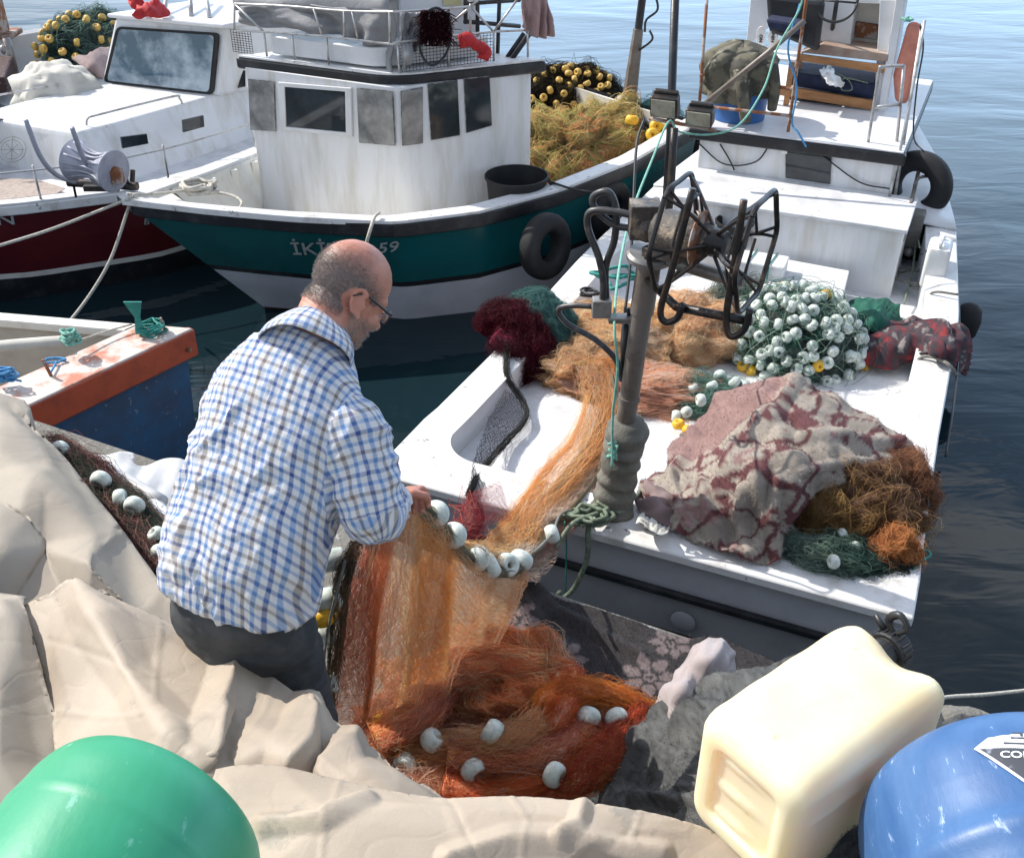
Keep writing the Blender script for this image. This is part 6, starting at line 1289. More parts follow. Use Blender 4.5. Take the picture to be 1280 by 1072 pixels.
# ============================================================ SHEETS, DRUMS AND GEAR
def skirt(o, cond, z0, inward=(0, 0)):
    """let the free edge of a sheet hang down to the ground"""
    bm = bmesh.new(); bm.from_mesh(o.data); off = Vector(o.location)
    es = [e for e in bm.edges if len(e.link_faces) == 1 and all(cond(*pix(v.co + off)) for v in e.verts)]
    r = bmesh.ops.extrude_edge_only(bm, edges=es)
    for v in [g_ for g_ in r['geom'] if isinstance(g_, bmesh.types.BMVert)]:
        w_ = v.co + off; v.co.z = z0 - off.z + random.uniform(0, .03); v.co.x += inward[0] + random.uniform(-.02, .02); v.co.y += inward[1] + random.uniform(-.02, .02)
    bm.to_mesh(o.data); bm.free()
t1 = cloth('tarpaulin', [(-330, 470), (0, 492), (40, 532), (85, 578), (120, 622), (158, 668), (205, 735), (240, 800), (150, 840), (40, 800), (-330, 760)],
    [(-90, 470, 1.36), (-330, 480, 1.2), (0, 492, 1.38), (85, 578, 1.36), (158, 668, 1.40), (205, 735, 1.42), (240, 800, 1.38), (0, 560, 1.50), (60, 620, 1.50), (120, 665, 1.49), (150, 664, 1.44), (0, 640, 1.50), (60, 690, 1.44), (0, 700, 1.52), (110, 700, 1.56), (-90, 600, 1.5), (-90, 750, 1.5), (-330, 620, 1.3), (-330, 750, 1.3), (100, 800, 1.40), (175, 760, 1.46), (0, 780, 1.42)], 'tarp_grey', 6, stiff=.8, cr=(.75, .034, 4, 3), label='stiff grey-beige tarpaulin sloping up at the left beside the blue boat', cat='tarpaulin')
skirt(t1, lambda u, v: v < 745 and v < 500 + (u + 0) * 1.25 + 60, .98, (.0, -.05))
def ridge(pts, wd, am):
    """a sharp fold along a line of surveyed marks"""
    p = np.array(pts, float)
    def f(W3, q):
        r = np.full(len(q), 1e9)
        for i in range(len(p) - 1):
            a, b_ = p[i], p[i + 1]; d = b_ - a; t = np.clip(((q - a) @ d) / (d @ d), 0, 1); r = np.minimum(r, np.linalg.norm(q - a - t[:, None] * d, axis=1))
        return am * np.clip(1 - r / wd, 0, 1)
    return f
def folds(*rs):
    fs = [ridge(*r) for r in rs]; return lambda W3, q: sum(f(W3, q) for f in fs)
t2 = cloth('tarpaulin', [(28, 757), (60, 742), (96, 728), (150, 752), (227, 785), (289, 811), (340, 845), (385, 879), (430, 910), (470, 940), (505, 968), (560, 1012), (560, 1100), (150, 1100), (81, 1000), (60, 860)],
    [(28, 757, 1.68), (96, 728, 1.73), (227, 785, 1.71), (289, 811, 1.72), (385, 879, 1.75), (470, 940, 1.77), (560, 1012, 1.79), (60, 860, 1.69), (81, 950, 1.74), (150, 1100, 1.84), (350, 1100, 1.87), (560, 1100, 1.86), (165, 850, 1.84), (215, 930, 1.87), (290, 905, 1.80), (255, 990, 1.83), (345, 935, 1.87), (400, 985, 1.83), (450, 972, 1.88)], 'tarp', 4, stiff=.8, cr=(.55, .024, 4, 5),
    extra=folds([[(96, 728), (130, 790), (180, 870), (235, 960)], 34, .018], [[(300, 822), (288, 860), (262, 930), (258, 975)], 34, .055], [[(388, 885), (378, 920), (362, 965)], 30, .045], [[(440, 925), (432, 950), (415, 985)], 22, .032], [[(120, 770), (200, 800), (280, 835)], 24, .012], [[(100, 735), (150, 830), (212, 925), (260, 1010)], 5, .0035], [[(60, 800), (150, 830), (260, 860)], 5, -.003], [[(70, 890), (190, 900), (300, 955)], 5, .003], [[(340, 850), (330, 900), (300, 960)], 5, .003], [[(360, 930), (440, 985)], 5, .003], [[(200, 785), (190, 900)], 5, .0025], [[(480, 950), (500, 985)], 5, -.004]), label='long beige tarpaulin fold running down from the left towards the net heap', cat='tarpaulin')
skirt(t2, lambda u, v: u > 92 and v < 1000 and v < 745 + (u - 60) * .56 + 20, 1.0, (.02, -.02))
t3 = cloth('tarpaulin', [(-330, 690), (0, 742), (30, 758), (50, 830), (82, 945), (95, 1000), (95, 1100), (-330, 1100)],
    [(-330, 690, 1.45), (-330, 1100, 1.86), (-330, 900, 1.7), (-90, 715, 1.66), (0, 742, 1.68), (30, 758, 1.70), (50, 830, 1.72), (82, 945, 1.70), (95, 1090, 1.78), (-90, 900, 1.78), (0, 850, 1.80), (0, 950, 1.79), (-90, 1100, 1.85)], 'tarp_grey', 6, stiff=.8, cr=(.6, .02, 4, 9), label='greyer tarpaulin panel in the lower left corner behind the green drum', cat='tarpaulin')
t4 = cloth('tarpaulin', [(270, 962), (300, 957), (350, 958), (420, 974), (540, 998), (640, 997), (700, 1000), (770, 1008), (840, 1022), (900, 1045), (965, 1100), (960, 1130), (260, 1130), (262, 1000)],
    [(270, 962, 1.93), (350, 958, 1.95), (540, 998, 1.96), (640, 997, 1.98), (700, 1000, 1.985), (770, 1008, 1.98), (840, 1022, 1.965), (900, 1045, 1.94), (965, 1100, 1.92), (300, 1060, 1.97), (420, 1030, 2.0), (560, 1045, 1.99), (640, 1050, 2.0), (740, 1050, 2.01), (260, 1130, 1.97), (600, 1130, 2.0), (960, 1130, 1.93)], 'tarp', 4, stiff=.8, cr=(.5, .018, 4, 14),
    extra=folds([[(330, 1035), (400, 1030), (460, 1005)], 16, .022], [[(560, 1075), (640, 1050), (740, 1042), (830, 1060)], 18, .022], [[(730, 1002), (722, 1030), (700, 1045)], 14, .02], [[(425, 976), (412, 1020), (400, 1080)], 5, .003], [[(560, 1000), (600, 1080)], 5, -.003], [[(300, 1015), (420, 1008), (560, 1020), (700, 1020), (860, 1040)], 5, .0025], [[(640, 1000), (660, 1030), (650, 1075)], 5, .003], [[(800, 1015), (790, 1050), (830, 1080)], 5, .003]), label='beige tarpaulin edge along the bottom of the picture in front of the net heap', cat='tarpaulin')
skirt(t4, lambda u, v: v < 1100 and v < 962 + max(0, (u - 300)) * .17 + 30 and u > 275, 1.30, (0, .0))
for o_ in (t1, t2, t3, t4): o_['group'] = 'tarpaulins over the gear on the quay'
# sheet, foam bar and roll between boat and tarp
cloth('plastic_sheet', [(82, 563), (110, 570), (150, 566), (168, 567), (172, 580), (232, 580), (236, 610), (222, 655), (190, 645), (150, 625), (110, 600)], [(82, 563, 1.0), (168, 566, 1.02), (232, 580, .98), (222, 655, .99), (150, 625, 1.03), (150, 595, 1.06), (200, 600, .985), (110, 590, 1.04)], 'white_sheet', 5, cr=(.15, .012, 5, 4), label='torn dirty white sheet lying on the quay edge below the blue boat', cat='sheet')
mb = MB(); mb.tube([P(88, 566, 1.08), P(150, 598, 1.08), P(203, 628, 1.07)], [.03, .035, .03], 10, 4); tag(obj('sheet_roll', mb, 'white_sheet', smooth=True), 'rolled white sheet lying diagonally beside the pale floats on the left', 'roll')
mb = MB(); mb.lathe([(0, -.12), (.04, -.118), (.048, -.10), (.048, .10), (.04, .118), (0, .12)], P(202, 652, 1.05), (.55, -.8, 0), 14); tag(obj('foam_bar', mb, 'foam', smooth='auto'), 'white foam cylinder on the quay just left of the man', 'foam bar')
cloth('rag', [(198, 735), (202, 700), (212, 680), (226, 690), (224, 730), (215, 760)], [(198, 735, 1.2), (212, 680, 1.15), (226, 700, 1.1), (215, 760, 1.15)], 'cloth_beige', 4, cr=(.08, .006, 4, 2), label='small beige rag pinched between the tarpaulin and the man', cat='rag')
# flowered carpet
FC = [(P(812, 850, .96), .10), (P(838, 806, .96), .075), (P(640, 788, .96), .10), (P(706, 826, .96), .08), (P(905, 870, .96), .08), (P(742, 880, .96), .07)]
def floral(c):
    base = np.array((.036, .030, .031)); pink = np.array((.22, .17, .17)); col = np.tile(base, (len(c), 1)) * (1 + .25 * fbm(c, 30, 2, 4)[:, None])
    for (ctr, r), ph in zip(FC, (0, .5, .2, .9, .4, .1)):
        d = c[:, :2] - np.array(ctr[:2]); rr = np.hypot(d[:, 0], d[:, 1]) / r; an = np.arctan2(d[:, 1], d[:, 0]) + ph
        k = np.round(an / (2 * PI / 7)); da = an - k * 2 * PI / 7; px, py = rr * np.cos(da) - .66, rr * np.sin(da); pet = ((px / .34) ** 2 + (py / .235) ** 2 < 1 + .2 * fbm(c, 60, 2, 3)) | ((rr < .22) & (rr > .11))
        col[pet] = pink * (1 + .18 * fbm(c[pet], 50, 2, 6)[:, None])
    return np.clip(col, 0, 1)
CP = cloth('carpet', [(588, 775), (600, 768), (640, 742), (660, 722), (680, 738), (700, 748), (760, 766), (850, 797), (905, 800), (1000, 850), (1010, 900), (860, 930), (800, 915), (740, 870), (600, 850)],
    [(588, 775, .965), (640, 742, 1.0), (660, 722, 1.06), (680, 738, 1.0), (760, 766, .97), (850, 797, .965), (905, 800, .965), (1000, 850, .965), (860, 930, .965), (740, 870, .965), (600, 850, .965), (700, 800, .975), (665, 760, 1.03), (690, 775, .985), (800, 840, .97)], 'dyed', 3.2, cr=(.25, .006, 5, 7), extra=folds([[(662, 724), (690, 760), (745, 790), (800, 820)], 10, .02], [[(600, 800), (660, 790), (720, 815)], 12, .015]), colf=floral, solid=.008, label='dark brown-grey carpet with pinkish flowers on the quay edge', cat='carpet')
fluff(CP, floral, 22000, .005, .0005, 5)
cloth('towel', [(812, 890), (828, 862), (848, 838), (864, 815), (882, 801), (900, 802), (918, 820), (922, 840), (900, 852), (872, 868), (850, 892), (838, 915), (818, 915)], [(812, 890, 1.0), (848, 838, 1.08), (882, 801, 1.10), (918, 825, 1.04), (900, 845, 1.10), (872, 865, 1.12), (850, 860, 1.20), (884, 820, 1.22), (830, 900, 1.12), (900, 815, 1.16)], mat('towel_pink', (.43, .37, .365), .95, (.36, .30, .30), 6, bump=.9, bsc=300, bdist=.003, sheen=.3), 3.5, cr=(.10, .012, 5, 8),
    extra=folds([[(885, 806), (865, 840), (838, 890)], 9, .02], [[(900, 806), (885, 835), (860, 872)], 7, .018], [[(912, 818), (900, 838), (880, 858)], 5, .015]), label='pale pinkish-grey towel bunched at the corner of the flowered carpet', cat='towel')
def greyb(c):
    n = fbm(c, 8, 4, 3); f = fbm(c, 90, 2, 5); a = np.array((.105, .107, .104)); col = a[None] * (1 + .35 * n[:, None] + .55 * f[:, None]); hole = fbm(c, 13, 2, 77) > .92; col[hole] = (.03, .025, .02); return np.clip(col, .01, 1)
GB = cloth('blanket', [(752, 1020), (765, 965), (790, 925), (815, 895), (850, 868), (915, 845), (985, 828), (1060, 840), (1120, 880), (1170, 895), (1205, 898), (1225, 915), (1225, 1000), (1100, 1100), (960, 1110), (880, 1050), (820, 1035), (760, 1030)],
    [(752, 1020, 1.06), (765, 965, 1.05), (815, 895, 1.08), (850, 868, 1.12), (915, 845, 1.20), (985, 828, 1.20), (1060, 840, 1.2), (1205, 898, 1.2), (1225, 1000, 1.4), (1225, 915, 1.2), (1100, 1100, 1.86), (960, 1110, 1.86), (880, 1050, 1.70), (820, 1035, 1.35), (830, 940, 1.32), (880, 900, 1.46), (870, 960, 1.52), (810, 980, 1.22), (950, 960, 1.88), (1000, 900, 1.80), (1100, 960, 1.90), (1150, 930, 1.6), (860, 1000, 1.48), (840, 1010, 1.38)], 'dyed', 4, cr=(.22, .022, 6, 17), extra=folds([[(800, 1005), (860, 1000), (900, 1010), (930, 1040)], 12, .03], [[(805, 925), (850, 905), (905, 880)], 14, .02], [[(860, 985), (900, 985), (930, 1005)], 9, .025], [[(815, 960), (835, 930)], 9, .02]), colf=greyb, solid=.008, label='moth-eaten rough grey blanket mounded beside and under the cream jerrycan', cat='blanket')
fluff(GB, greyb, 26000, .007, .00045, 4)
# pieces of broken kerb on the edge
for i, (u, v, s_) in enumerate(((1165, 905, .045), (1205, 905, .07), (1192, 893, .04))):
    mb = MB(); mb.sph(P(u, v, 1.0), (s_ * 1.4, s_, s_ * .55), n=16); mb.v = [tuple(np.array(q) + (np.array(q) - np.array(P(u, v, 1.0))) * float(fbm(np.array([q]), 9, 3, i)[0]) * .6) for q in mb.v]
    tag(obj('stone', mb, 'concrete', bevel=0), ['rough grey stone on the quay edge between the jerrycan and the blue drum', 'largest pale stone beside the blue drum on the quay edge', 'smallest stone beside the jerrycan corner on the quay edge'][i], 'stone', 'loose stones on the quay edge')
# --- jerrycan lying on its side
JA, JB, JD = Vector(P(880, 884, 2.2)), Vector(P(1062, 766, 2.2)), Vector(P(1002, 976, 2.2))
jx = (JB - JA).normalized(); jy = (JD - JA); jy = (jy - jx * jy.dot(jx)).normalized(); jz = Vector((0, 0, 1)); JL, JW, JH = .415, .235, .285
JO = JA - jx * .008 - jy * .004
JC = thing('jerrycan', tuple(JO + jx * JL / 2 + jy * JW / 2 - jz * JH), 'large cream-yellow plastic jerrycan lying on its side on the grey blanket', 'jerrycan')
def rrect(hw, hh, r, n=6, dent=None):
    o_ = []
    for cx, cy, a0 in ((hw - r, hh - r, 0), (-hw + r, hh - r, PI / 2), (-hw + r, -hh + r, PI), (hw - r, -hh + r, 1.5 * PI)):
        for k in range(n + 1): a = a0 + PI / 2 * k / n; o_.append((cx + r * math.cos(a), cy + r * math.sin(a)))
    # extra points along the straight sides, for the grooves
    full = []
    for i in range(len(o_)):
        a, b_ = o_[i], o_[(i + 1) % len(o_)]; L_ = math.hypot(a[0] - b_[0], a[1] - b_[1]); k = 10 if L_ > .04 else 1
        for t in range(k): full.append((a[0] + (b_[0] - a[0]) * t / k, a[1] + (b_[1] - a[1]) * t / k))
    return full
jc = JO + jx * JL / 2 + jy * JW / 2 - jz * JH / 2
mb = MB(); rows = []
for i in range(33):
    t = i / 32; x = (t - .5) * JL; e = min(x + JL / 2, JL / 2 - x); s = 1 - .0 if e > .05 else 1 - .16 * (1 - math.sqrt(max(0, 1 - (1 - e / .05) ** 2)))
    row = []
    for (a, b_) in rrect(JW / 2, JH / 2, .042):
        y, z = a * s, b_ * s
        if e > .03:
            g_ = math.exp(-((b_ - .085) / .009) ** 2) * (a > JW / 2 - .004) * .006; g2 = math.exp(-((b_ - .062) / .012) ** 2) * (a > JW / 2 - .004) * .004
            y += -g_ + g2
            bulge = .007 * math.cos(a / JW * PI) * (abs(b_) > JH / 2 - .01) * math.sin(t * PI); z += bulge * (1 if b_ > 0 else -1)
            y += .006 * math.cos(b_ / JH * PI) * (abs(a) > JW / 2 - .01) * (1 if a > 0 else -1) * math.sin(t * PI)
        if t > .8 and b_ > JH / 2 - .05: z -= .035 * math.exp(-((a - .01) / .05) ** 2) * ((t - .8) / .2) ** 1.2
        row.append(jc + jx * x + jy * y + jz * (z + .0015 * math.sin(x * 60)))
    rows.append(row)
nc = len(rows[0]); ctr0 = sum(rows[0], Vector()) / nc; ctr1 = sum(rows[-1], Vector()) / nc
def ring_(r0, c0, k, d): return [c0 + (q - c0) * k + jx * d for q in r0]
def emb(r0, c0, k, d):
    out_ = []
    for q in r0:
        p = c0 + (q - c0) * k; yy, zz = (p - c0).dot(jy), (p - c0).dot(jz); out_.append(p + jx * (d - .006 * max(0, math.cos(zz / .018 * 1.6)) * math.exp(-((yy + .02) / .05) ** 2)))
    return out_
rows = [emb(rows[0], ctr0, k_ / 20, .010) for k_ in range(1, 14)] + [ring_(rows[0], ctr0, .70, .008), ring_(rows[0], ctr0, .76, -.001), ring_(rows[0], ctr0, .92, -.004)] + rows + [ring_(rows[-1], ctr1, .9, .004), ring_(rows[-1], ctr1, .75, .002), ring_(rows[-1], ctr1, .1, .0)]
mb.grid(rows, True); nr = len(rows); mb.f += [tuple(range(nc)), tuple(range((nr - 1) * nc, nr * nc))]; mb.m += [0, 0]
obj('can_body', mb, 'can_plastic', JC, smooth='auto')
mb = MB(); nk_ = jc + jx * (JL / 2 + .005) + jz * (JH / 2 - .075) - jy * .045; mb.lathe([(0, 0), (.03, 0), (.03, .03), (.038, .03), (.04, .035), (.04, .062), (.035, .066), (0, .066)], nk_, jx, 20)
for k in range(16): a = 2 * PI * k / 16; mb.box(nk_ + jx * .048 + (jy * math.cos(a) + jz * math.sin(a)) * .04, (.012, .002, .003), (jx, jy, jz))
obj('cap', mb, 'black_plastic', JC, bevel=.001)
mb = MB(); hq = jc + jx * (JL / 2 - .035) + jz * (JH / 2 - .09) + jy * .03; mb.tube([hq - jy * .07 - jx * .01, hq - jy * .05 + jx * .035, hq + jy * .03 + jx * .035, hq + jy * .06 - jx * .01], [.013, .012, .012, .013], 10); obj('handle', mb, 'can_plastic', JC, smooth=True)
mb = MB(); q = nk_ + jx * .05 + jz * .03; mb.tube([q, q + jz * .03 - jy * .02, q + jz * .055, q + jz * .035 + jy * .02, q + jz * .005], [.006, .009, .006, .005], 6); mb.tube([q - jy * .02, q - jy * .05 + jz * .02], [.010, .006], 6, smooth=False); obj('cap_strap', mb, 'black_plastic', JC, smooth=True)
# --- drums
def drum(c, ax, r, L, m, label, rings, seam=True):
    t_ = thing('drum', c, label, 'plastic drum'); a = Vector(ax).normalized(); mb = MB(); prof = [(0, .012)]; sh_ = r * .52
    prof += [(r * .60, .008), (r * .66, .0)]
    for k in range(0, 13): q = k / 12 * PI / 2; prof.append((r - sh_ * .60 * (1 - math.sin(q) ** .8), sh_ * .9 * (1 - math.cos(q) ** .9)))
    x = sh_ + .01
    while x < L: 
        bump = sum(h * math.exp(-((x - c_) / w_) ** 2) for c_, w_, h in rings); prof.append((r + bump + .002 * math.sin(x * 9), x)); x += .008
    prof += [(r * .9, L), (0, L)]
    mb.lathe([(p_[0], p_[1]) for p_ in prof], c, tuple(-a), 72); obj('drum_shell', mb, m, t_, smooth=True)
    if seam:
        mb = MB(); y = a.cross(Vector((0, 0, 1))).normalized(); up = y.cross(a)
        for s0 in (0,):
            pts = []
            for rr, h in prof[2:-2]: pts.append(Vector(c) - a * h + (up * math.cos(seam) + y * math.sin(seam)) * (rr + .0005))
            mb.tube(pts, .0022, 6, 1)
        obj('seam', mb, m, t_, smooth=True)
    return t_
GD = drum((-.60, 1.15, 2.075), (.30, .95, .0), .215, .85, 'drum_green', 'bright green plastic drum lying in the lower left corner', [(.135, .004, .0028), (.34, .006, .003), (.42, .03, -.006)], seam=0)
mb = MB(); mb.lathe([(.0, .0), (.016, .0), (.017, .003), (.012, .006), (0, .007)], (-.445, .93, 2.155), (.9, -.1, .35), 18); obj('bung', mb, 'cloth_red', GD, smooth='auto')
BD = drum((.83, 1.165, 2.10), (.06, 1, .0), .245, .85, 'drum_blue', 'scratched blue plastic drum with a hazard label in the lower right corner', [(.235, .022, .010), (.31, .03, -.010), (.50, .02, .008)], seam=0)
# hazard label, a lozenge wrapped on the drum
bc, ba, br = Vector((.83, 1.165, 2.10)), Vector((.06, 1, 0)).normalized(), .2475
by = ba.cross(Vector((0, 0, 1))).normalized(); bu = by.cross(ba)
def on_drum(s, t, off=0):   # s across (metres round the shell), t along the axis towards the camera
    e = max(0, .1274 - t); sh_ = br * .52; k = 0
    if t < sh_: q = math.acos(max(-1, min(1, 1 - t / sh_))); rr = br - sh_ * .72 * (1 - math.sin(q))
    else: rr = br
    a = s / br; return bc - ba * t + (bu * math.cos(a) + by * math.sin(a)) * (rr + off)
lc = (-.034, .118); ang = R(12); hd_ = .088
def lab(x, y, off): c_, s_ = math.cos(ang), math.sin(ang); return on_drum(lc[0] + x * c_ + y * s_, lc[1] + (x * s_ * -1 * -1) - y * c_, off)
def lozenge(h, off, cond, m, name, par):
    mb = MB(); n = 64
    for i in range(n):
        for j in range(n):
            q = [(-h + 2 * h * (i + a) / n, -h + 2 * h * (j + b_) / n) for a, b_ in ((0, 0), (1, 0), (1, 1), (0, 1))]
            q = [((x - y) / 2, (x + y) / 2) for x, y in q]; cx, cy = sum(a for a, _ in q) / 4, sum(b_ for _, b_ in q) / 4
            if cond(cx, cy): mb.add([lab(x, y, off) for x, y in q], [(0, 1, 2, 3)])
    return obj(name, mb, m, par, smooth=True)
LB = lozenge(hd_ * 1.0, .0015, lambda x, y: True, 'label_white', 'hazard_label', BD)
lozenge(hd_ * .93, .0022, lambda x, y: y < -.002, 'label_dark', 'label_print', LB)
def labtext(s, x0, y0, h, m):
    t_ = text('lettering', s, (0, 0, 0), (1, 0, 0), (0, 1, 0), h, m, LB, ext=.0002, sx=1.15, bold=.0004); me = t_.data; ofs = Vector(t_.location) + Vector(LB.location) + Vector(BD.location)
    vs = [v.co + ofs for v in me.vertices]; new = [lab(x0 + v.x, y0 + v.y, .0030 + max(0, v.z)) for v in vs]; t_.location = (0, 0, 0)
    for v, p_ in zip(me.vertices, new): v.co = p_ - Vector(LB.location) - Vector(BD.location)
labtext('CORROSIVE', -.052, -.021, .0175, 'label_white')
mb = MB()
def lq(x0, y0, x1, y1): mb.add([lab(x0, y0, .0026), lab(x1, y0, .0026), lab(x1, y1, .0026), lab(x0, y1, .0026)], [(0, 1, 2, 3)])
lq(-.045, .006, -.005, .010); lq(.01, .006, .045, .010); lq(-.034, .018, -.004, .022); lq(.006, .026, .034, .030); lq(-.02, .024, -.016, .034); lq(.012, .032, .016, .042); lq(-.03, .03, -.02, .033)
obj('label_print', mb, 'label_dark', LB)
mb = MB(); mb.sph(lab(.0, -.05, .0), (.02, .02, .001), n=12); 
def emboss(): 
    t_ = text('embossing', '30·570', (0, 0, 0), (1, 0, 0), (0, 1, 0), .022, 'drum_blue', BD, ext=.001, bold=.0003); ofs = Vector(t_.location) + Vector(BD.location); new = [on_drum(-.035 + (v.co + ofs).x, .045 - (v.co + ofs).y, max(0, (v.co + ofs).z) + .0005) for v in t_.data.vertices]; t_.location = (0, 0, 0)
    for v, p_ in zip(t_.data.vertices, new): v.co = p_ - Vector(BD.location)
emboss()

# --- patterned blanket over the nets on the stern
def swirl(c):
    w_ = c + np.stack([fbm(c, 9, 1, 1), fbm(c, 9, 1, 2), fbm(c, 9, 1, 3)], 1) * .045; n = fbm(w_, 8.0, 1, 12); n2 = fbm(w_ + 4.1, 8.5, 1, 22)
    rib = np.clip((.15 - np.abs(n2 - .05)) / .03, 0, 1)[:, None]; blob = np.clip((n - .38) / .05, 0, 1)[:, None]; ring = np.clip((.06 - np.abs(n - .22)) / .02, 0, 1)[:, None]
    cream = np.array((.42, .365, .31)); wine = np.array((.155, .055, .058)); rose = np.array((.33, .205, .19))
    ap, _, _ = F3.e1[0], 0, 0; a = (c[:, 0] - F3.o[0]) * F3.e1[0] + (c[:, 1] - F3.o[1]) * F3.e1[1]; b_ = (c[:, 0] - F3.o[0]) * F3.e2[0] + (c[:, 1] - F3.o[1]) * F3.e2[1]
    edge = np.clip((.30 - np.hypot((a - .95) / 1.1, b_ - .22)) / .04 + fbm(c, 6, 1, 9) * .6, 0, 1)[:, None]; hem = np.clip((np.hypot((a - .40), b_ - .62) - .40) / .03, 0, 1)[:, None] * 0
    col = cream * (1 - rib) + wine * rib; col = col * (1 - blob) + wine * blob; col = col * (1 - ring * (1 - rib)) + rose * ring * (1 - rib); col = col * (1 - edge) + rose * edge
    return np.clip(col * (1 + .15 * fbm(c, 40, 1, 8)[:, None]), 0, 1)
PB = cloth('blanket', [(798, 612), (806, 596), (832, 585), (838, 560), (862, 538), (885, 512), (905, 490), (938, 478), (975, 474), (1012, 480), (1060, 505), (1110, 535), (1138, 550), (1144, 575), (1110, 583), (1060, 600), (1020, 618), (1000, 640), (982, 660), (972, 700), (945, 703), (915, 695), (880, 683), (850, 668), (828, 655), (815, 635)],
    [(798, 612, .63), (838, 560, .52), (885, 512, .60), (938, 478, .86), (1012, 480, .92), (1060, 505, .82), (1138, 550, .68), (1144, 575, .70), (1060, 600, .80), (1000, 640, .76), (972, 700, .63), (915, 695, .625), (850, 668, .625), (820, 640, .63), (960, 500, .94), (1000, 540, .97), (920, 540, .82), (900, 580, .80), (880, 620, .76), (950, 580, .96), (960, 640, .80), (1040, 560, .93), (1100, 560, .80), (910, 650, .70), (850, 620, .68), (870, 600, .68)], 'dyed', 3, cr=(.16, .016, 6, 21),
    extra=folds([[(990, 480), (965, 520), (925, 560), (900, 610)], 14, .06], [[(970, 600), (965, 650), (968, 700)], 9, .045], [[(930, 610), (925, 650), (935, 695)], 9, .04], [[(880, 600), (885, 640), (905, 690)], 8, .04], [[(840, 600), (850, 635), (875, 680)], 7, .04], [[(1000, 545), (1060, 545), (1130, 560)], 9, .03], [[(1020, 500), (1075, 530), (1120, 555)], 8, .03], [[(1000, 590), (1040, 580), (1090, 575)], 8, .025], [[(868, 545), (850, 580), (835, 610)], 8, .03]), colf=swirl, solid=.012, label='fluffy pink, cream and wine-red patterned blanket over the nets at the stern', cat='blanket')
fluff(PB, swirl, 26000, .009, .0007, 3)
cloth('rag', [(806, 600), (835, 612), (850, 640), (862, 668), (830, 655), (800, 640), (795, 618)], [(806, 600, .64), (850, 640, .64), (862, 668, .625), (800, 640, .625), (825, 630, .69)], 'cloth_brown', 3.5, cr=(.08, .016, 5, 2), label='dark brown rag bunched between the post foot and the patterned blanket', cat='rag')
cloth('rag', [(800, 640), (822, 640), (836, 660), (828, 668), (798, 655)], [(800, 640, .64), (836, 660, .63), (815, 652, .66)], 'cloth_beige', 3.5, cr=(.06, .01, 5, 2), label='small whitish rag on the stern edge right of the post foot', cat='rag')
# plaid throw and green cloth at the right gunwale
def tartan(c):
    a, b_, z = (c[:, 0] - F3.o[0]) * F3.e1[0] + (c[:, 1] - F3.o[1]) * F3.e1[1], (c[:, 0] - F3.o[0]) * F3.e2[0] + (c[:, 1] - F3.o[1]) * F3.e2[1], c[:, 2]
    u = (b_ + .3 * a + fbm(c, 4, 1, 2) * .05) / .13; v = (a - .35 * b_ - z + fbm(c, 4, 1, 3) * .05) / .13; fu, fv = u % 1, v % 1
    col = np.tile((.045, .035, .045), (len(c), 1)); col[fu < .30] = (.11, .025, .035); col[fv < .22] = (.12, .03, .035); k = (fu < .30) & (fv < .22); col[k] = (.28, .03, .035); k = ((fu > .5) & (fu < .78)) & ((fv > .45) & (fv < .8)); col[k] = (.26, .235, .23); return np.clip(col * (1 + .2 * fbm(c, 60, 1, 4)[:, None]), 0, 1)
cloth('throw', [(1062, 412), (1085, 405), (1120, 400), (1150, 398), (1185, 402), (1208, 412), (1213, 440), (1208, 468), (1192, 458), (1175, 446), (1160, 440), (1140, 452), (1110, 462), (1080, 455), (1062, 440)],
    [(1062, 412, .52), (1120, 400, .58), (1150, 398, .64), (1185, 402, .70), (1208, 412, .66), (1213, 440, .50), (1208, 468, .36), (1192, 458, .60), (1165, 440, .68), (1140, 452, .52), (1080, 455, .50), (1110, 430, .62), (1130, 425, .64), (1175, 425, .74), (1090, 430, .58), (1196, 435, .70)], 'dyed', 2.6, cr=(.12, .018, 6, 31), colf=tartan, solid=.01, label='red, black and grey plaid throw hung over the right gunwale', cat='throw')
cloth('cloth', [(1050, 388), (1065, 376), (1092, 372), (1115, 377), (1126, 392), (1122, 412), (1100, 418), (1075, 408), (1055, 405)], [(1050, 388, .50), (1092, 372, .54), (1126, 392, .52), (1100, 418, .56), (1055, 405, .52), (1090, 392, .68), (1110, 395, .62)], 'cloth_green', 2.6, cr=(.10, .018, 6, 33), label='dark green cloth crumpled beside the plaid throw', cat='cloth')
mb = MB(); p_ = Vector(P(1207, 405, .40)); mb.lathe([(0, -.14), (.05, -.13), (.085, -.06), (.09, .04), (.07, .12), (.03, .15), (0, .155)], p_, (.1, 0, 1), 18); tag(obj('fender', mb, 'black_rubber', smooth=True), 'black rubber fender hanging outside the right gunwale behind the plaid throw', 'fender')
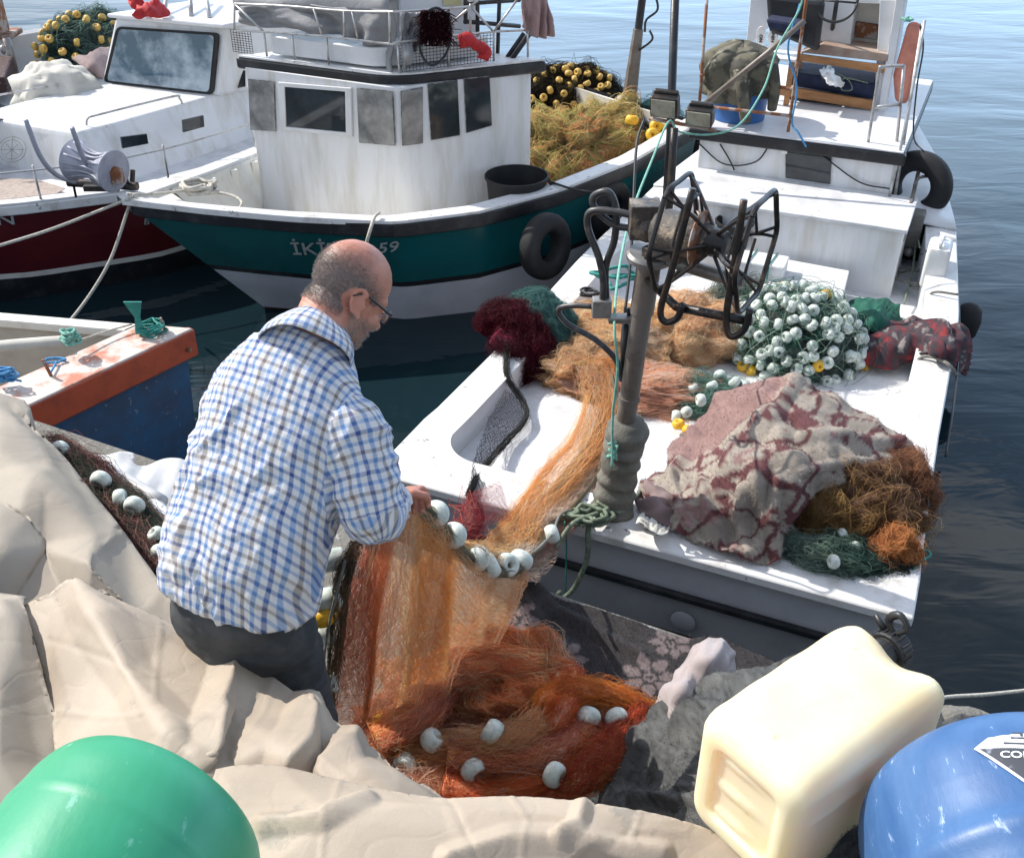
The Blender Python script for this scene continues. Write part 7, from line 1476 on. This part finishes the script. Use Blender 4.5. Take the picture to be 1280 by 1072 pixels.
# hatch board, foam box, bucket, tub
mb = MB(); q = [P(u, v, .62) for u, v in ((975, 322), (1062, 338), (1047, 402), (948, 380))]; mb.prism([(a, b_, .59) for a, b_, _ in q], (0, 0, .03)); tag(obj('hatch_board', mb, 'deck_white', bevel=.008), 'white hatch board lying in front of the engine box', 'board')
mb = MB(); c0 = Vector(P(952, 334, .66)); ax = (Vector((.93, -.37, 0)), Vector((.37, .93, 0)), Vector((0, 0, 1))); mb.box(c0, (.16, .10, .05), ax); mb.box(c0 + Vector((0, 0, .055)), (.165, .105, .012), ax); FB = tag(obj('foam_box', mb, 'foam', bevel=.012), 'white foam box tied with teal twine behind the float heap', 'box')
mb = MB()
for s_ in (-.08, .06): mb.tube([c0 + ax[0] * s_ - ax[1] * .112 - Vector((0, 0, .05)), c0 + ax[0] * s_ - ax[1] * .112 + Vector((0, 0, .075)), c0 + ax[0] * (s_ + .02) + ax[1] * .11 + Vector((0, 0, .075))], .005, 6, smooth=False)
tag(obj('twine', mb, 'rope_teal', smooth=True), 'teal twine tied around the white foam box', 'twine')
def bucket(c, r0, r1, h, m, label, name='bucket', axis=(0, 0, 1), n=36, parent=None):
    mb = MB(); mb.lathe([(0, .0), (r0, .0), (r1, h), (r1 + .012, h), (r1 + .012, h - .02), (r1 - .004, h - .02), (r1 - .008, h - .002), (r0 - .008, .012), (0, .012)], c, axis, n); o_ = obj(name, mb, m, parent, smooth='auto'); return tag(o_, label, name.split('_')[-1]) if label else o_
bucket(P(914, 312, .62), .10, .125, .22, 'black_rubber', 'black rubber bucket behind the net reel on the engine box step', 'bucket')
bucket(P(945, 310, .62), .05, .06, .12, 'white_plastic', 'small clear tub with a yellow lid beside the black bucket', 'tub'); mb = MB(); mb.lathe([(0, 0), (.064, 0), (.064, .015), (0, .018)], Vector(P(945, 310, .62)) + Vector((0, 0, .12)), (0, 0, 1), 24); tag(obj('lid', mb, 'float_yellow', smooth='auto'), 'yellow lid lying on the small clear tub', 'lid')
TBC = F2.W(2.64, .97, .63)
TB = bucket(TBC, .205, .23, .32, 'black_rubber', 'big black rubber tub beside the teal boat wheelhouse', 'tub'); mb = MB()
q = Vector(TBC); mb.tube([q + Vector((.225, -.05, .30)), q + Vector((.275, -.04, .24)), q + Vector((.275, .03, .22)), q + Vector((.225, .05, .30))], .01, 8); obj('handle', mb, 'black_rubber', TB, smooth=True)
# tyres
def tyre(c, axis, Rr, r, label, sx=1, tread=True):
    t_ = thing('tyre', tuple(c), label, 'tyre', 'old tyres used as fenders'); mb = MB(); prof = []
    for k in range(25):
        a = 2 * PI * k / 24; x = math.cos(a); y = math.sin(a); prof.append((Rr + r * math.copysign(abs(x) ** .75, x), r * 1.05 * math.copysign(abs(y) ** .8, y)))
    mb.lathe(prof, c, axis, 56); obj('carcass', mb, 'black_rubber', t_, smooth=True); mb = MB(); a = Vector(axis).normalized(); x = a.orthogonal().normalized(); y = a.cross(x)
    for k in range(48 if tread else 0):
        t = 2 * PI * k / 48; d = x * math.cos(t) + y * math.sin(t); e = a.cross(d)
        for s_ in (-.5, .5): mb.box(Vector(c) + d * (Rr + r * .98) + a * s_ * r, (r * .05, Rr * .05, r * .36), (d, e, a))
    if tread: obj('tread', mb, 'black_rubber', t_)
    return t_
tyre(Vector(F3.a(1145, 233, 4.35)), (-.62, -.78, .12), .185, .075, 'black tyre standing on the right side deck of the white boat', tread=False)
def hp2(a, t, o): return hp(a, t, o)
tyre(Vector(D(682, 308, 7.6)) , (.74, -.66, .12), .175, .07, 'black tyre hanging against the teal hull near the dark tub', tread=False)
tyre(Vector(D(762, 262, 8.2)), (.74, -.66, .1), .16, .075, 'black tyre squeezed between the teal and the white boat', tread=False)
# right side deck: block, white can, ropes, shoes
mb = MB(); mb.box(P(1143, 285, .72), (.055, .07, .13), X3); tag(obj('block', mb, 'concrete', bevel=.015), 'grey concrete block below the standing tyre', 'block')
mb = MB(); mb.tube([F3.a(1128, 300, 3.5), F3.a(1148, 215, 4.3)], .014, 8, smooth=False); tag(obj('oar_pole', mb, 'pole_paint', smooth=True), 'thin grey pole leaning through the standing tyre', 'pole')
cb = Vector(P(1165, 352, .60)); wc = thing('jerrycan', tuple(cb), 'translucent white jerrycan standing on the right side deck', 'jerrycan')
mb = MB(); rows = []
for k, (z, s_) in enumerate(((0, .93), (.012, 1), (.24, 1), (.27, .92), (.285, .7))): rows.append([cb + X3[0] * a * s_ + X3[1] * b_ * s_ + Vector((0, 0, z)) for a, b_ in rrect(.075, .12, .025)])
mb.grid(rows, True); n_ = len(rows[0]); mb.f += [tuple(range(n_)), tuple(range(4 * n_, 5 * n_))]; mb.m += [0, 0]; obj('can_body', mb, 'white_plastic', wc, smooth='auto'); mb = MB(); mb.lathe([(0, .28), (.02, .28), (.02, .31), (0, .31)], cb + X3[1] * .05, (0, 0, 1), 14); mb.tube([cb - X3[1] * .09 + Vector((0, 0, .28)), cb - X3[1] * .08 + Vector((0, 0, .315)), cb - X3[1] * .0 + Vector((0, 0, .315)), cb + Vector((0, 0, .28))], .012, 8); obj('handle', mb, 'white_plastic', wc, smooth=True)
rope('rope', 'tangled grey rope lying by the standing white jerrycan', [(q[0], q[1], q[2]) for q in coil(P(1143, 350, .50), .12, 4.2, .01, .5, 9, 1.2, 3)], .008, 'rope_grey')
rope('rope', 'pale green rope trailing beside the white jerrycan to the gunwale', [P(1130, 380, .5), P(1140, 340, .55), P(1146, 300, .65), P(1150, 310, .7)], .007, 'rope_green')
rope('rope', 'dark rope running along the outside of the right gunwale', [P(1150, 318, .75), P(1172, 310, .72), P(1192, 335, .70), P(1198, 372, .62), P(1199, 420, .60), P(1196, 470, .58), P(1190, 520, .55), P(1182, 570, .5)], .007, 'cable')
rope('rope', 'grey rope bent over the right gunwale beside the tyre', [P(1143, 232, 1.0), P(1150, 222, 1.02), P(1172, 220, .95), P(1183, 222, .9)], .012, 'rope_grey')
rope('rope', 'rope lashed round the right gunwale below the plaid throw', [P(1145, 480, .5), P(1148, 450, .62), P(1165, 446, .66), P(1185, 455, .67), P(1196, 470, .6)], .011, 'rope_grey')
rope('rope', 'thin rope around the right gunwale by the white jerrycan', [P(1155, 388, .5), P(1165, 366, .68), P(1198, 368, .7)], .008, 'rope_grey')
mb = MB(); mb.sph(P(1160, 392, .5), (.05, .04, .04), n=14); tag(obj('pot', mb, 'white_plastic', smooth=True), 'small white pot behind the plaid throw', 'pot')
mb = MB(); mb.sph(P(1137, 312, .56), (.10, .045, .04), (X3[1], X3[0], X3[2]), 14); tag(obj('shoe', mb, 'steel_grey', smooth=True), 'old grey shoe on the side deck below the concrete block', 'shoe')
# cabin roof of the white boat: barrel with jacket, slippers, table, float board, rag
bucket(P(922, 146, 1.265), .20, .225, .40, 'barrel_blue', 'blue plastic barrel on the cabin roof under a camouflage jacket', 'barrel')
jb = Vector(P(922, 146, 1.265)); mb = MB(); rows = []
for i in range(26):
    t = i / 25; z = .20 + .36 * t; rr = (.232 + .03 * math.sin(t * PI) + .015 * (1 - t)) if t < .75 else .245 * (1 - ((t - .75) / .25) ** 2 * .88)
    rows.append([jb + Vector((math.cos(a) * rr - .02, math.sin(a) * rr, z - .05 * math.cos(a * 1 + 2.2) * (1 - t))) * 1 + Vector((math.cos(a), math.sin(a), 0)) * (.035 * (1 - t * .4) * math.sin(a * 7 + 2 * math.sin(t * 4)) + .03 * float(fbm(np.array([math.cos(a), math.sin(a), t * 2]), 2.2, 3, 8))) for a in np.linspace(-PI * 1.25, -PI * .16, 60)])
mb.grid(rows); jk = obj('jacket', mb, 'camo', smooth=True, solid=.012, label='olive camouflage jacket draped over the blue barrel', cat='jacket')
mb = MB(); mb.tube([jb + Vector((-.08, -.26, .42)), jb + Vector((-.05, -.31, .25)), jb + Vector((.0, -.30, .05))], [.05, .045, .04], 12); mb.tube([jb + Vector((.15, -.22, .45)), jb + Vector((.19, -.25, .28)), jb + Vector((.2, -.22, .12))], [.05, .045, .035], 12); obj('sleeve', mb, 'camo', jk, smooth=True)
for i, u in enumerate((951, 966)):
    c_ = Vector(F3.a(u, 46, 4.95)); t_ = thing('slipper', tuple(c_), ['white slipper with dark lettering, left of the pair on the white cabin table', 'white slipper with dark lettering, right of the pair on the white cabin table'][i], 'slipper', 'pair of white slippers'); mb = MB()
    tu = (X3[2] * .93 - X3[1] * .30).normalized(); mb.prism([c_ + X3[0] * (.038 * math.cos(a)) + tu * (.085 * math.sin(a) * (1 - .08 * math.cos(a))) for a in np.linspace(0, 2 * PI, 28)[:-1]], X3[1] * .02); obj('sole', mb, 'white_plastic', t_, bevel=.005)
    text('lettering', ['NO', 'NIND'][i], c_ - X3[1] * .003 + X3[0] * .014 - tu * .05, tu, -X3[0], .034, 'black_paint', t_, ext=.001, sx=1.25, bold=.001)
TBL = thing('table', P(965, 132, 1.27), 'small wooden-legged table with a white top on the cabin roof', 'table')
mb = MB(); tp_ = [F3.W(a, b_, 1.60) for a, b_ in ((4.80, -.62), (4.80, -.30), (5.2, -.30), (5.2, -.62))]; mb.prism(tp_, (0, 0, .02)); obj('tabletop', mb, 'white_plastic', TBL, bevel=.005)
for a, b_ in ((4.83, -.58), (4.83, -.33), (5.17, -.33), (5.17, -.58)): mb = MB(); mb.fbox(F3, a - .02, a + .02, b_ - .02, b_ + .02, 1.265, 1.60); obj('leg', mb, 'wood', TBL, bevel=.003)
mb = MB(); pk = [F3.a(u, v, 5.0) for u, v in ((1118, 128), (1133, 132), (1142, 100), (1152, 60), (1154, 38), (1146, 28), (1134, 30), (1126, 60), (1116, 95))]; mb.prism(pk, (F3.e1[0] * .08, F3.e1[1] * .08, 0)); FBd = obj('float_board', mb, 'pink_fender', bevel=.03, smooth='auto', label='salmon pink float board leaning at the right rail of the cabin roof', cat='float board')
rope('rope', 'mint green knot on top of the salmon pink float board', coil(F3.a(1134, 28, 4.95), .03, 2.4, .012, .5, 8, 1, 4), .007, 'rope_mint')
cloth('rag', [(1024, 88), (1038, 83), (1046, 95), (1056, 104), (1050, 110), (1038, 106), (1030, 98)], [(1024, 88, 1.52), (1046, 95, 1.50), (1050, 110, 1.46), (1038, 95, 1.54)], 'white_plastic', 2.5, cr=(.05, .01, 4, 4), label='crumpled white rag on the bench cushion by the wheel', cat='rag')
rope('rope', 'thin green line coiled over the bench cushion', [F3.a(1040, 88, 5.0), F3.a(1060, 100, 4.98), F3.a(1065, 112, 4.96), F3.a(1052, 112, 4.96), F3.a(1056, 98, 4.98), F3.a(1085, 104, 4.99)], .005, 'rope_green')
rope('cord', 'dark cords tied on the cabin roof rail at the right', [F3.a(1150, 30, 4.4), F3.a(1154, 60, 4.35), F3.a(1146, 110, 4.3), F3.a(1142, 170, 4.2), F3.a(1155, 190, 4.1)], .006, 'cable', 'cord')
rope('cord', 'blue and green cords hanging from the lamp post to the roof edge', [F3.a(1000, 5, 4.0), F3.a(985, 60, 4.0), F3.a(996, 110, 4.02), F3.a(990, 152, 4.0), F3.a(998, 166, 3.97), F3.a(1008, 184, 3.96)], .007, 'rope_blue', 'cord')
# lines on the white boat
rope('rope', 'mint green line slung from the cabin rail over the lamps and down to the post', [F3.a(1004, -20, 3.6), F3.a(1000, 10, 3.6), F3.a(972, 60, 3.4), F3.a(955, 110, 3.2), F3.a(925, 155, 2.9), F3.a(890, 168, 2.7), F3.a(850, 165, 2.62), F3.a(836, 152, 2.55), F3.a(815, 200, 2.0), F3.a(790, 265, 1.2), F3.a(775, 330, .6), F3.a(768, 400, .1), F3.a(772, 460, .05), F3.a(766, 520, .04), F3.a(765, 585, -.02)], .0065, 'rope_mint', sm=10)
rope('rope', 'mint green knot tied on the rag-wrapped post foot', coil(F3.a(765, 578, .02), .018, 3, .03, .5, 8, .5, 6), .006, 'rope_mint')
kc = P(738, 650, .63)
rope('rope', 'thick grey-green rope knotted and looped at the foot of the post', coil(kc, .085, 5.3, .010, .5, 10, .6, 8) + [P(775, 640, .66), P(790, 625, .66), P(800, 615, .63)], .0095, 'rope_green')
rope('rope', 'grey-green rope loop hanging over the transom below the knot', [P(738, 648, .66), F3.a(735, 665, -.07), F3.a(733, 700, -.09), F3.a(715, 738, -.12), F3.a(692, 752, -.16), F3.a(700, 740, -.3)], .0125, 'rope_green')
rope('rope', 'grey-green mooring rope led from the post knot down to the flowered carpet', [P(750, 640, .66), P(715, 655, .68), F3.a(690, 692, -.30), F3.a(662, 722, -.55)], .0105, 'rope_green')
rope('rope', 'thin grey line from the knot to the float at the net edge', [P(755, 630, .68), P(705, 640, .68), D(690, 667, 3.95), D(668, 690, 3.6)], .006, 'rope_grey')
rope('rope', 'thin teal cord with a frayed end dangling over the transom', [P(706, 652, .66), F3.a(708, 680, -.08), F3.a(707, 735, -.09), F3.a(706, 758, -.09)], [.004, .004, .004, .010], 'rope_teal')
rope('rope', 'dark green cord curl on the deck beside the valve block', coil(F3.a(775, 355, .6), .10, 2.2, .03, .6, 9, 1, 9), .008, 'rope_teal')
rope('rope', 'small black hose end on the left gunwale behind the teal net', coil(P(738, 368, .66), .05, 2, .01, .4, 9, 1, 2), .009, 'cable')
rope('rope', 'green cord hooks at the right stern corner beside the rust-orange net', [P(1145, 690, .62), P(1158, 688, .63), P(1163, 694, .62), P(1150, 702, .62), P(1140, 712, .6), P(1150, 690, .62)], .006, 'rope_teal')
rope('rope', 'black cord curl beside the brown net at the right stern edge', [P(1140, 610, .66), P(1155, 618, .66), P(1160, 632, .64), P(1150, 640, .62)], .006, 'cable')
rope('rope', 'pale rope stretched over the water at the right edge', [P(1900, 800, .5), P(1330, 858, .72), P(1280, 863, .80), P(1230, 868, .88), P(1185, 871, .96), P(1130, 880, 1.2)], .007, 'rope_white')
# lines on the other boats
rope('rope', 'white mooring rope from the teal bow down to the blue boat', [P(168, 243, 1.12), P(160, 262, 1.0), P(140, 320, .7), P(118, 360, .5), P(90, 398, .35), P(60, 430, .25)], .012, 'rope_white')
rope('rope', 'white mooring rope led left from the teal bow across the red hull', [P(165, 247, 1.12), P(120, 265, 1.0), P(60, 288, .95), P(-30, 316, .9), P(-300, 400, .9)], .012, 'rope_white')
rope('rope', 'short white line hanging over the teal gunwale above the hull name', [P(474, 266, .93), P(468, 272, .93), P(462, 290, .86), P(457, 308, .75)], .012, 'rope_white')
rope('rope', 'coil of pale rope on the foredeck of the teal boat', coil(P(249, 240, 1.02), .10, 5, .012, .35, 11, .8, 5), .013, 'rope_white')
rope('rope', 'pale line lying along the teal foredeck from the bow past the coil', [P(160, 243, 1.12), P(200, 242, 1.06), P(240, 238, 1.04), P(285, 243, 1.02), P(302, 252, 1.0), P(298, 262, .98)], .010, 'rope_white')
rope('cable', 'thin dark cable laid from the black tub to the teal gunwale', [P(690, 228, .9), P(715, 236, .92), P(745, 241, .92), P(765, 243, .9)], .01, 'cable', 'cable')
rope('rope', 'teal rope knot tied to the pin on the blue boat stern', coil(W4(.08, .12, .835), .06, 8, .008, .6, 8, .8, 12), .0065, 'rope_teal')
mb = MB(); q = Vector(W4(.10, .20, .86)); mb.prism([q, q + Vector((.05, 0, 0)), q + Vector((.04, .01, .10)), q + Vector((.07, 0, .2)), q + Vector((-.03, 0, .2)), q + Vector((.01, .01, .1))], (0, .01, 0)); tag(obj('ribbon', mb, 'rope_teal'), 'teal ribbon end sticking up from the teal knot', 'ribbon')
rope('rope', 'grey-teal knot around the middle pin of the blue boat stern', coil(P(90, 430, .90), .035, 7, .012, .6, 8, 1, 13), .0075, 'rope_mint')
rope('rope', 'light blue cord looped around the middle pin of the blue boat', coil(P(66, 452, .84), .06, 2, .004, .4, 9, .5, 14) + [W4(.12, .72, .85)], .006, 'rope_blue')
rope('rope', 'bright blue cord knot at the left end of the blue boat stern', coil(P(10, 478, .86), .045, 7, .012, .6, 8, .6, 15), .006, 'rope_blue')
rope('rope', 'thin pale line across the blue boat between the two knots', [P(92, 428, .9), P(130, 415, .88), P(165, 405, .87)], .006, 'rope_white')
# gear on the teal wheelhouse roof
cv = [WF.b(u, v, -.02) for u, v in ((300, 12), (400, 15), (490, 20))]
def hang(name, label, cat, rows_px, fr, off, m, amp=.05, nf=9, seed=2, thick=.01, nu=60, nv=18):
    """cloth hung on a rail: top line and bottom line surveyed on the plane of the rail"""
    top_, bot_ = rows_px; T = [fr.b(u, v, off) for u, v in top_]; Bq = [fr.b(u, v, off) for u, v in bot_]; T, Bq = crs(T, 12), crs(Bq, 12); mb = MB(); rows = []; nr_ = Vector((fr.e2[0], fr.e2[1], 0))
    for j in range(nv):
        t = j / (nv - 1); row = []
        for i in range(nu):
            s = i / (nu - 1); a = T[min(len(T) - 1, int(s * (len(T) - 1)))].lerp(T[min(len(T) - 1, int(s * (len(T) - 1)) + 1)], s * (len(T) - 1) % 1); b_ = Bq[min(len(Bq) - 1, int(s * (len(Bq) - 1)))].lerp(Bq[min(len(Bq) - 1, int(s * (len(Bq) - 1)) + 1)], s * (len(Bq) - 1) % 1)
            d = amp * (.3 + .7 * t) * math.sin(s * nf * 2 * PI + 2 * math.sin(s * 5 + t * 3)) + amp * .9 * float(fbm(np.array([s * 5, t * 3, seed]), 1, 3, seed)); row.append(a.lerp(b_, t) + nr_ * d)
        rows.append(row)
    mb.grid(rows); return obj(name, mb, m, smooth=True, solid=thick, label=label, cat=cat)
hang('canvas_cover', 'grey canvas cover hanging in folds inside the teal boat roof rail', 'canvas cover', ([(302, 8), (360, 4), (430, 10), (492, 12)], [(306, 32), (360, 36), (420, 46), (455, 58), (494, 92)]), WF, -.12, 'canvas_grey', .05, 4, 3)
hang('canvas_cover', 'bunched grey canvas at the corner of the teal boat roof rail', 'canvas cover', ([(497, 14), (520, 16), (535, 14)], [(500, 88), (515, 70), (528, 45)]), WS, -.08, 'canvas_grey', .06, 2, 5)
mb = MB(); rows = []
for i in range(20):
    s = i / 19; a = Vector(WF.b(300 + 190 * s, -8, -.35)); rows.append([a + Vector((0, .25 * math.cos(t), .14 * math.sin(t) * (1 + .3 * math.sin(s * 9 + t)) - .05 + .03 * float(fbm(np.array([s * 6, t, 2.]), 1, 2, 3)))) for t in np.linspace(-.3, PI + .3, 16)])
mb.grid(rows); obj('canvas_roll', mb, 'canvas_grey', smooth=True, solid=.01, label='rolled grey canvas lying on top of the teal boat wheelhouse', cat='canvas roll')
hang('cloth', 'faded pink cloth hanging from the right end of the roof rail', 'cloth', ([(647, -14), (668, -16), (686, -14)], [(651, 32), (662, 44), (678, 48), (689, 44)]), WS, -.04, 'cloth_pink', .035, 3, 8)
LNn = thing('landing_net', WS.b(544, 78, .03), 'round landing net with dark maroon mesh hung on the roof rail', 'landing net'); mb = MB()
hoopc = [WS.b(u, v, .03) for u, v in ((524, 42), (529, 20), (546, 10), (560, 22), (564, 45), (556, 70), (540, 82), (527, 68))]; mb.tube(hoopc + hoopc[:1], .009, 8, 6); obj('hoop', mb, 'black_paint', LNn, smooth=True)
g = np.random.default_rng(5); pth = []
for i in range(900):
    u0, v0 = g.uniform(526, 562), g.uniform(12, 50); du, dv = g.normal(0, 6), abs(g.normal(8, 6)); pth.append([WS.b(u0 + du * k / 5 + g.normal() * .6, min(v0 + dv * k / 5, 58), .03 + .05 * math.sin(k) * .3 + g.normal() * .015) for k in range(6)])
strands('mesh_bag', np.array(pth), .0028, np.array((.10, .02, .03)) * g.uniform(.5, 1.5, (900, 1)), LNn)
mb = MB(); gp = [WS.b(u, v, .05) for u, v in ((575, 52), (585, 50), (597, 58), (606, 63), (603, 74))]; mb.tube(gp, [.045, .05, .035, .045, .04], 12, 5); mb.v = [tuple(np.array(q) + RNG.normal(size=3) * .005) for q in mb.v]; tag(obj('glove', mb, 'cloth_red', smooth=True), 'red work glove stuck on the roof rail netting', 'glove')
# red boat gear
cloth('cloth', [(156, -8), (175, -2), (190, 2), (205, 2), (212, 16), (205, 22), (178, 22), (166, 14)], [(156, -8, 1.9), (190, 2, 1.86), (212, 16, 1.76), (178, 22, 1.75), (185, 12, 1.84), (166, 14, 1.8)], 'cloth_red', 3, cr=(.12, .03, 5, 4), label='red cloth crumpled on the cabin roof of the red boat', cat='cloth')
mb = MB(); mb.sph((0, 0, 0), 1, n=64); dv = np.array(mb.v); bc_ = np.array(P(70, 112, 1.13)); rr_ = 1 + .18 * fbm(dv, 2.2, 2, 5) + crumple(dv, .5, .07, 6, 3)
mb.v = [tuple(bc_ + q) for q in dv * rr_[:, None] * np.array((.36, .28, .24))]; tag(obj('bundle', mb, 'cloth_beige', smooth=True), 'whitish canvas bundle lying left of the windshield of the red boat', 'bundle')
cloth('cloth', [(90, 74), (110, 66), (137, 58), (136, 80), (126, 100), (112, 90), (98, 80)], [(90, 74, 1.10), (137, 58, 1.1), (126, 100, 1.15), (112, 78, 1.3)], 'cloth_brown', 4, cr=(.3, .03, 5, 6), label='brownish mauve cloth between the float net and the windshield', cat='cloth')
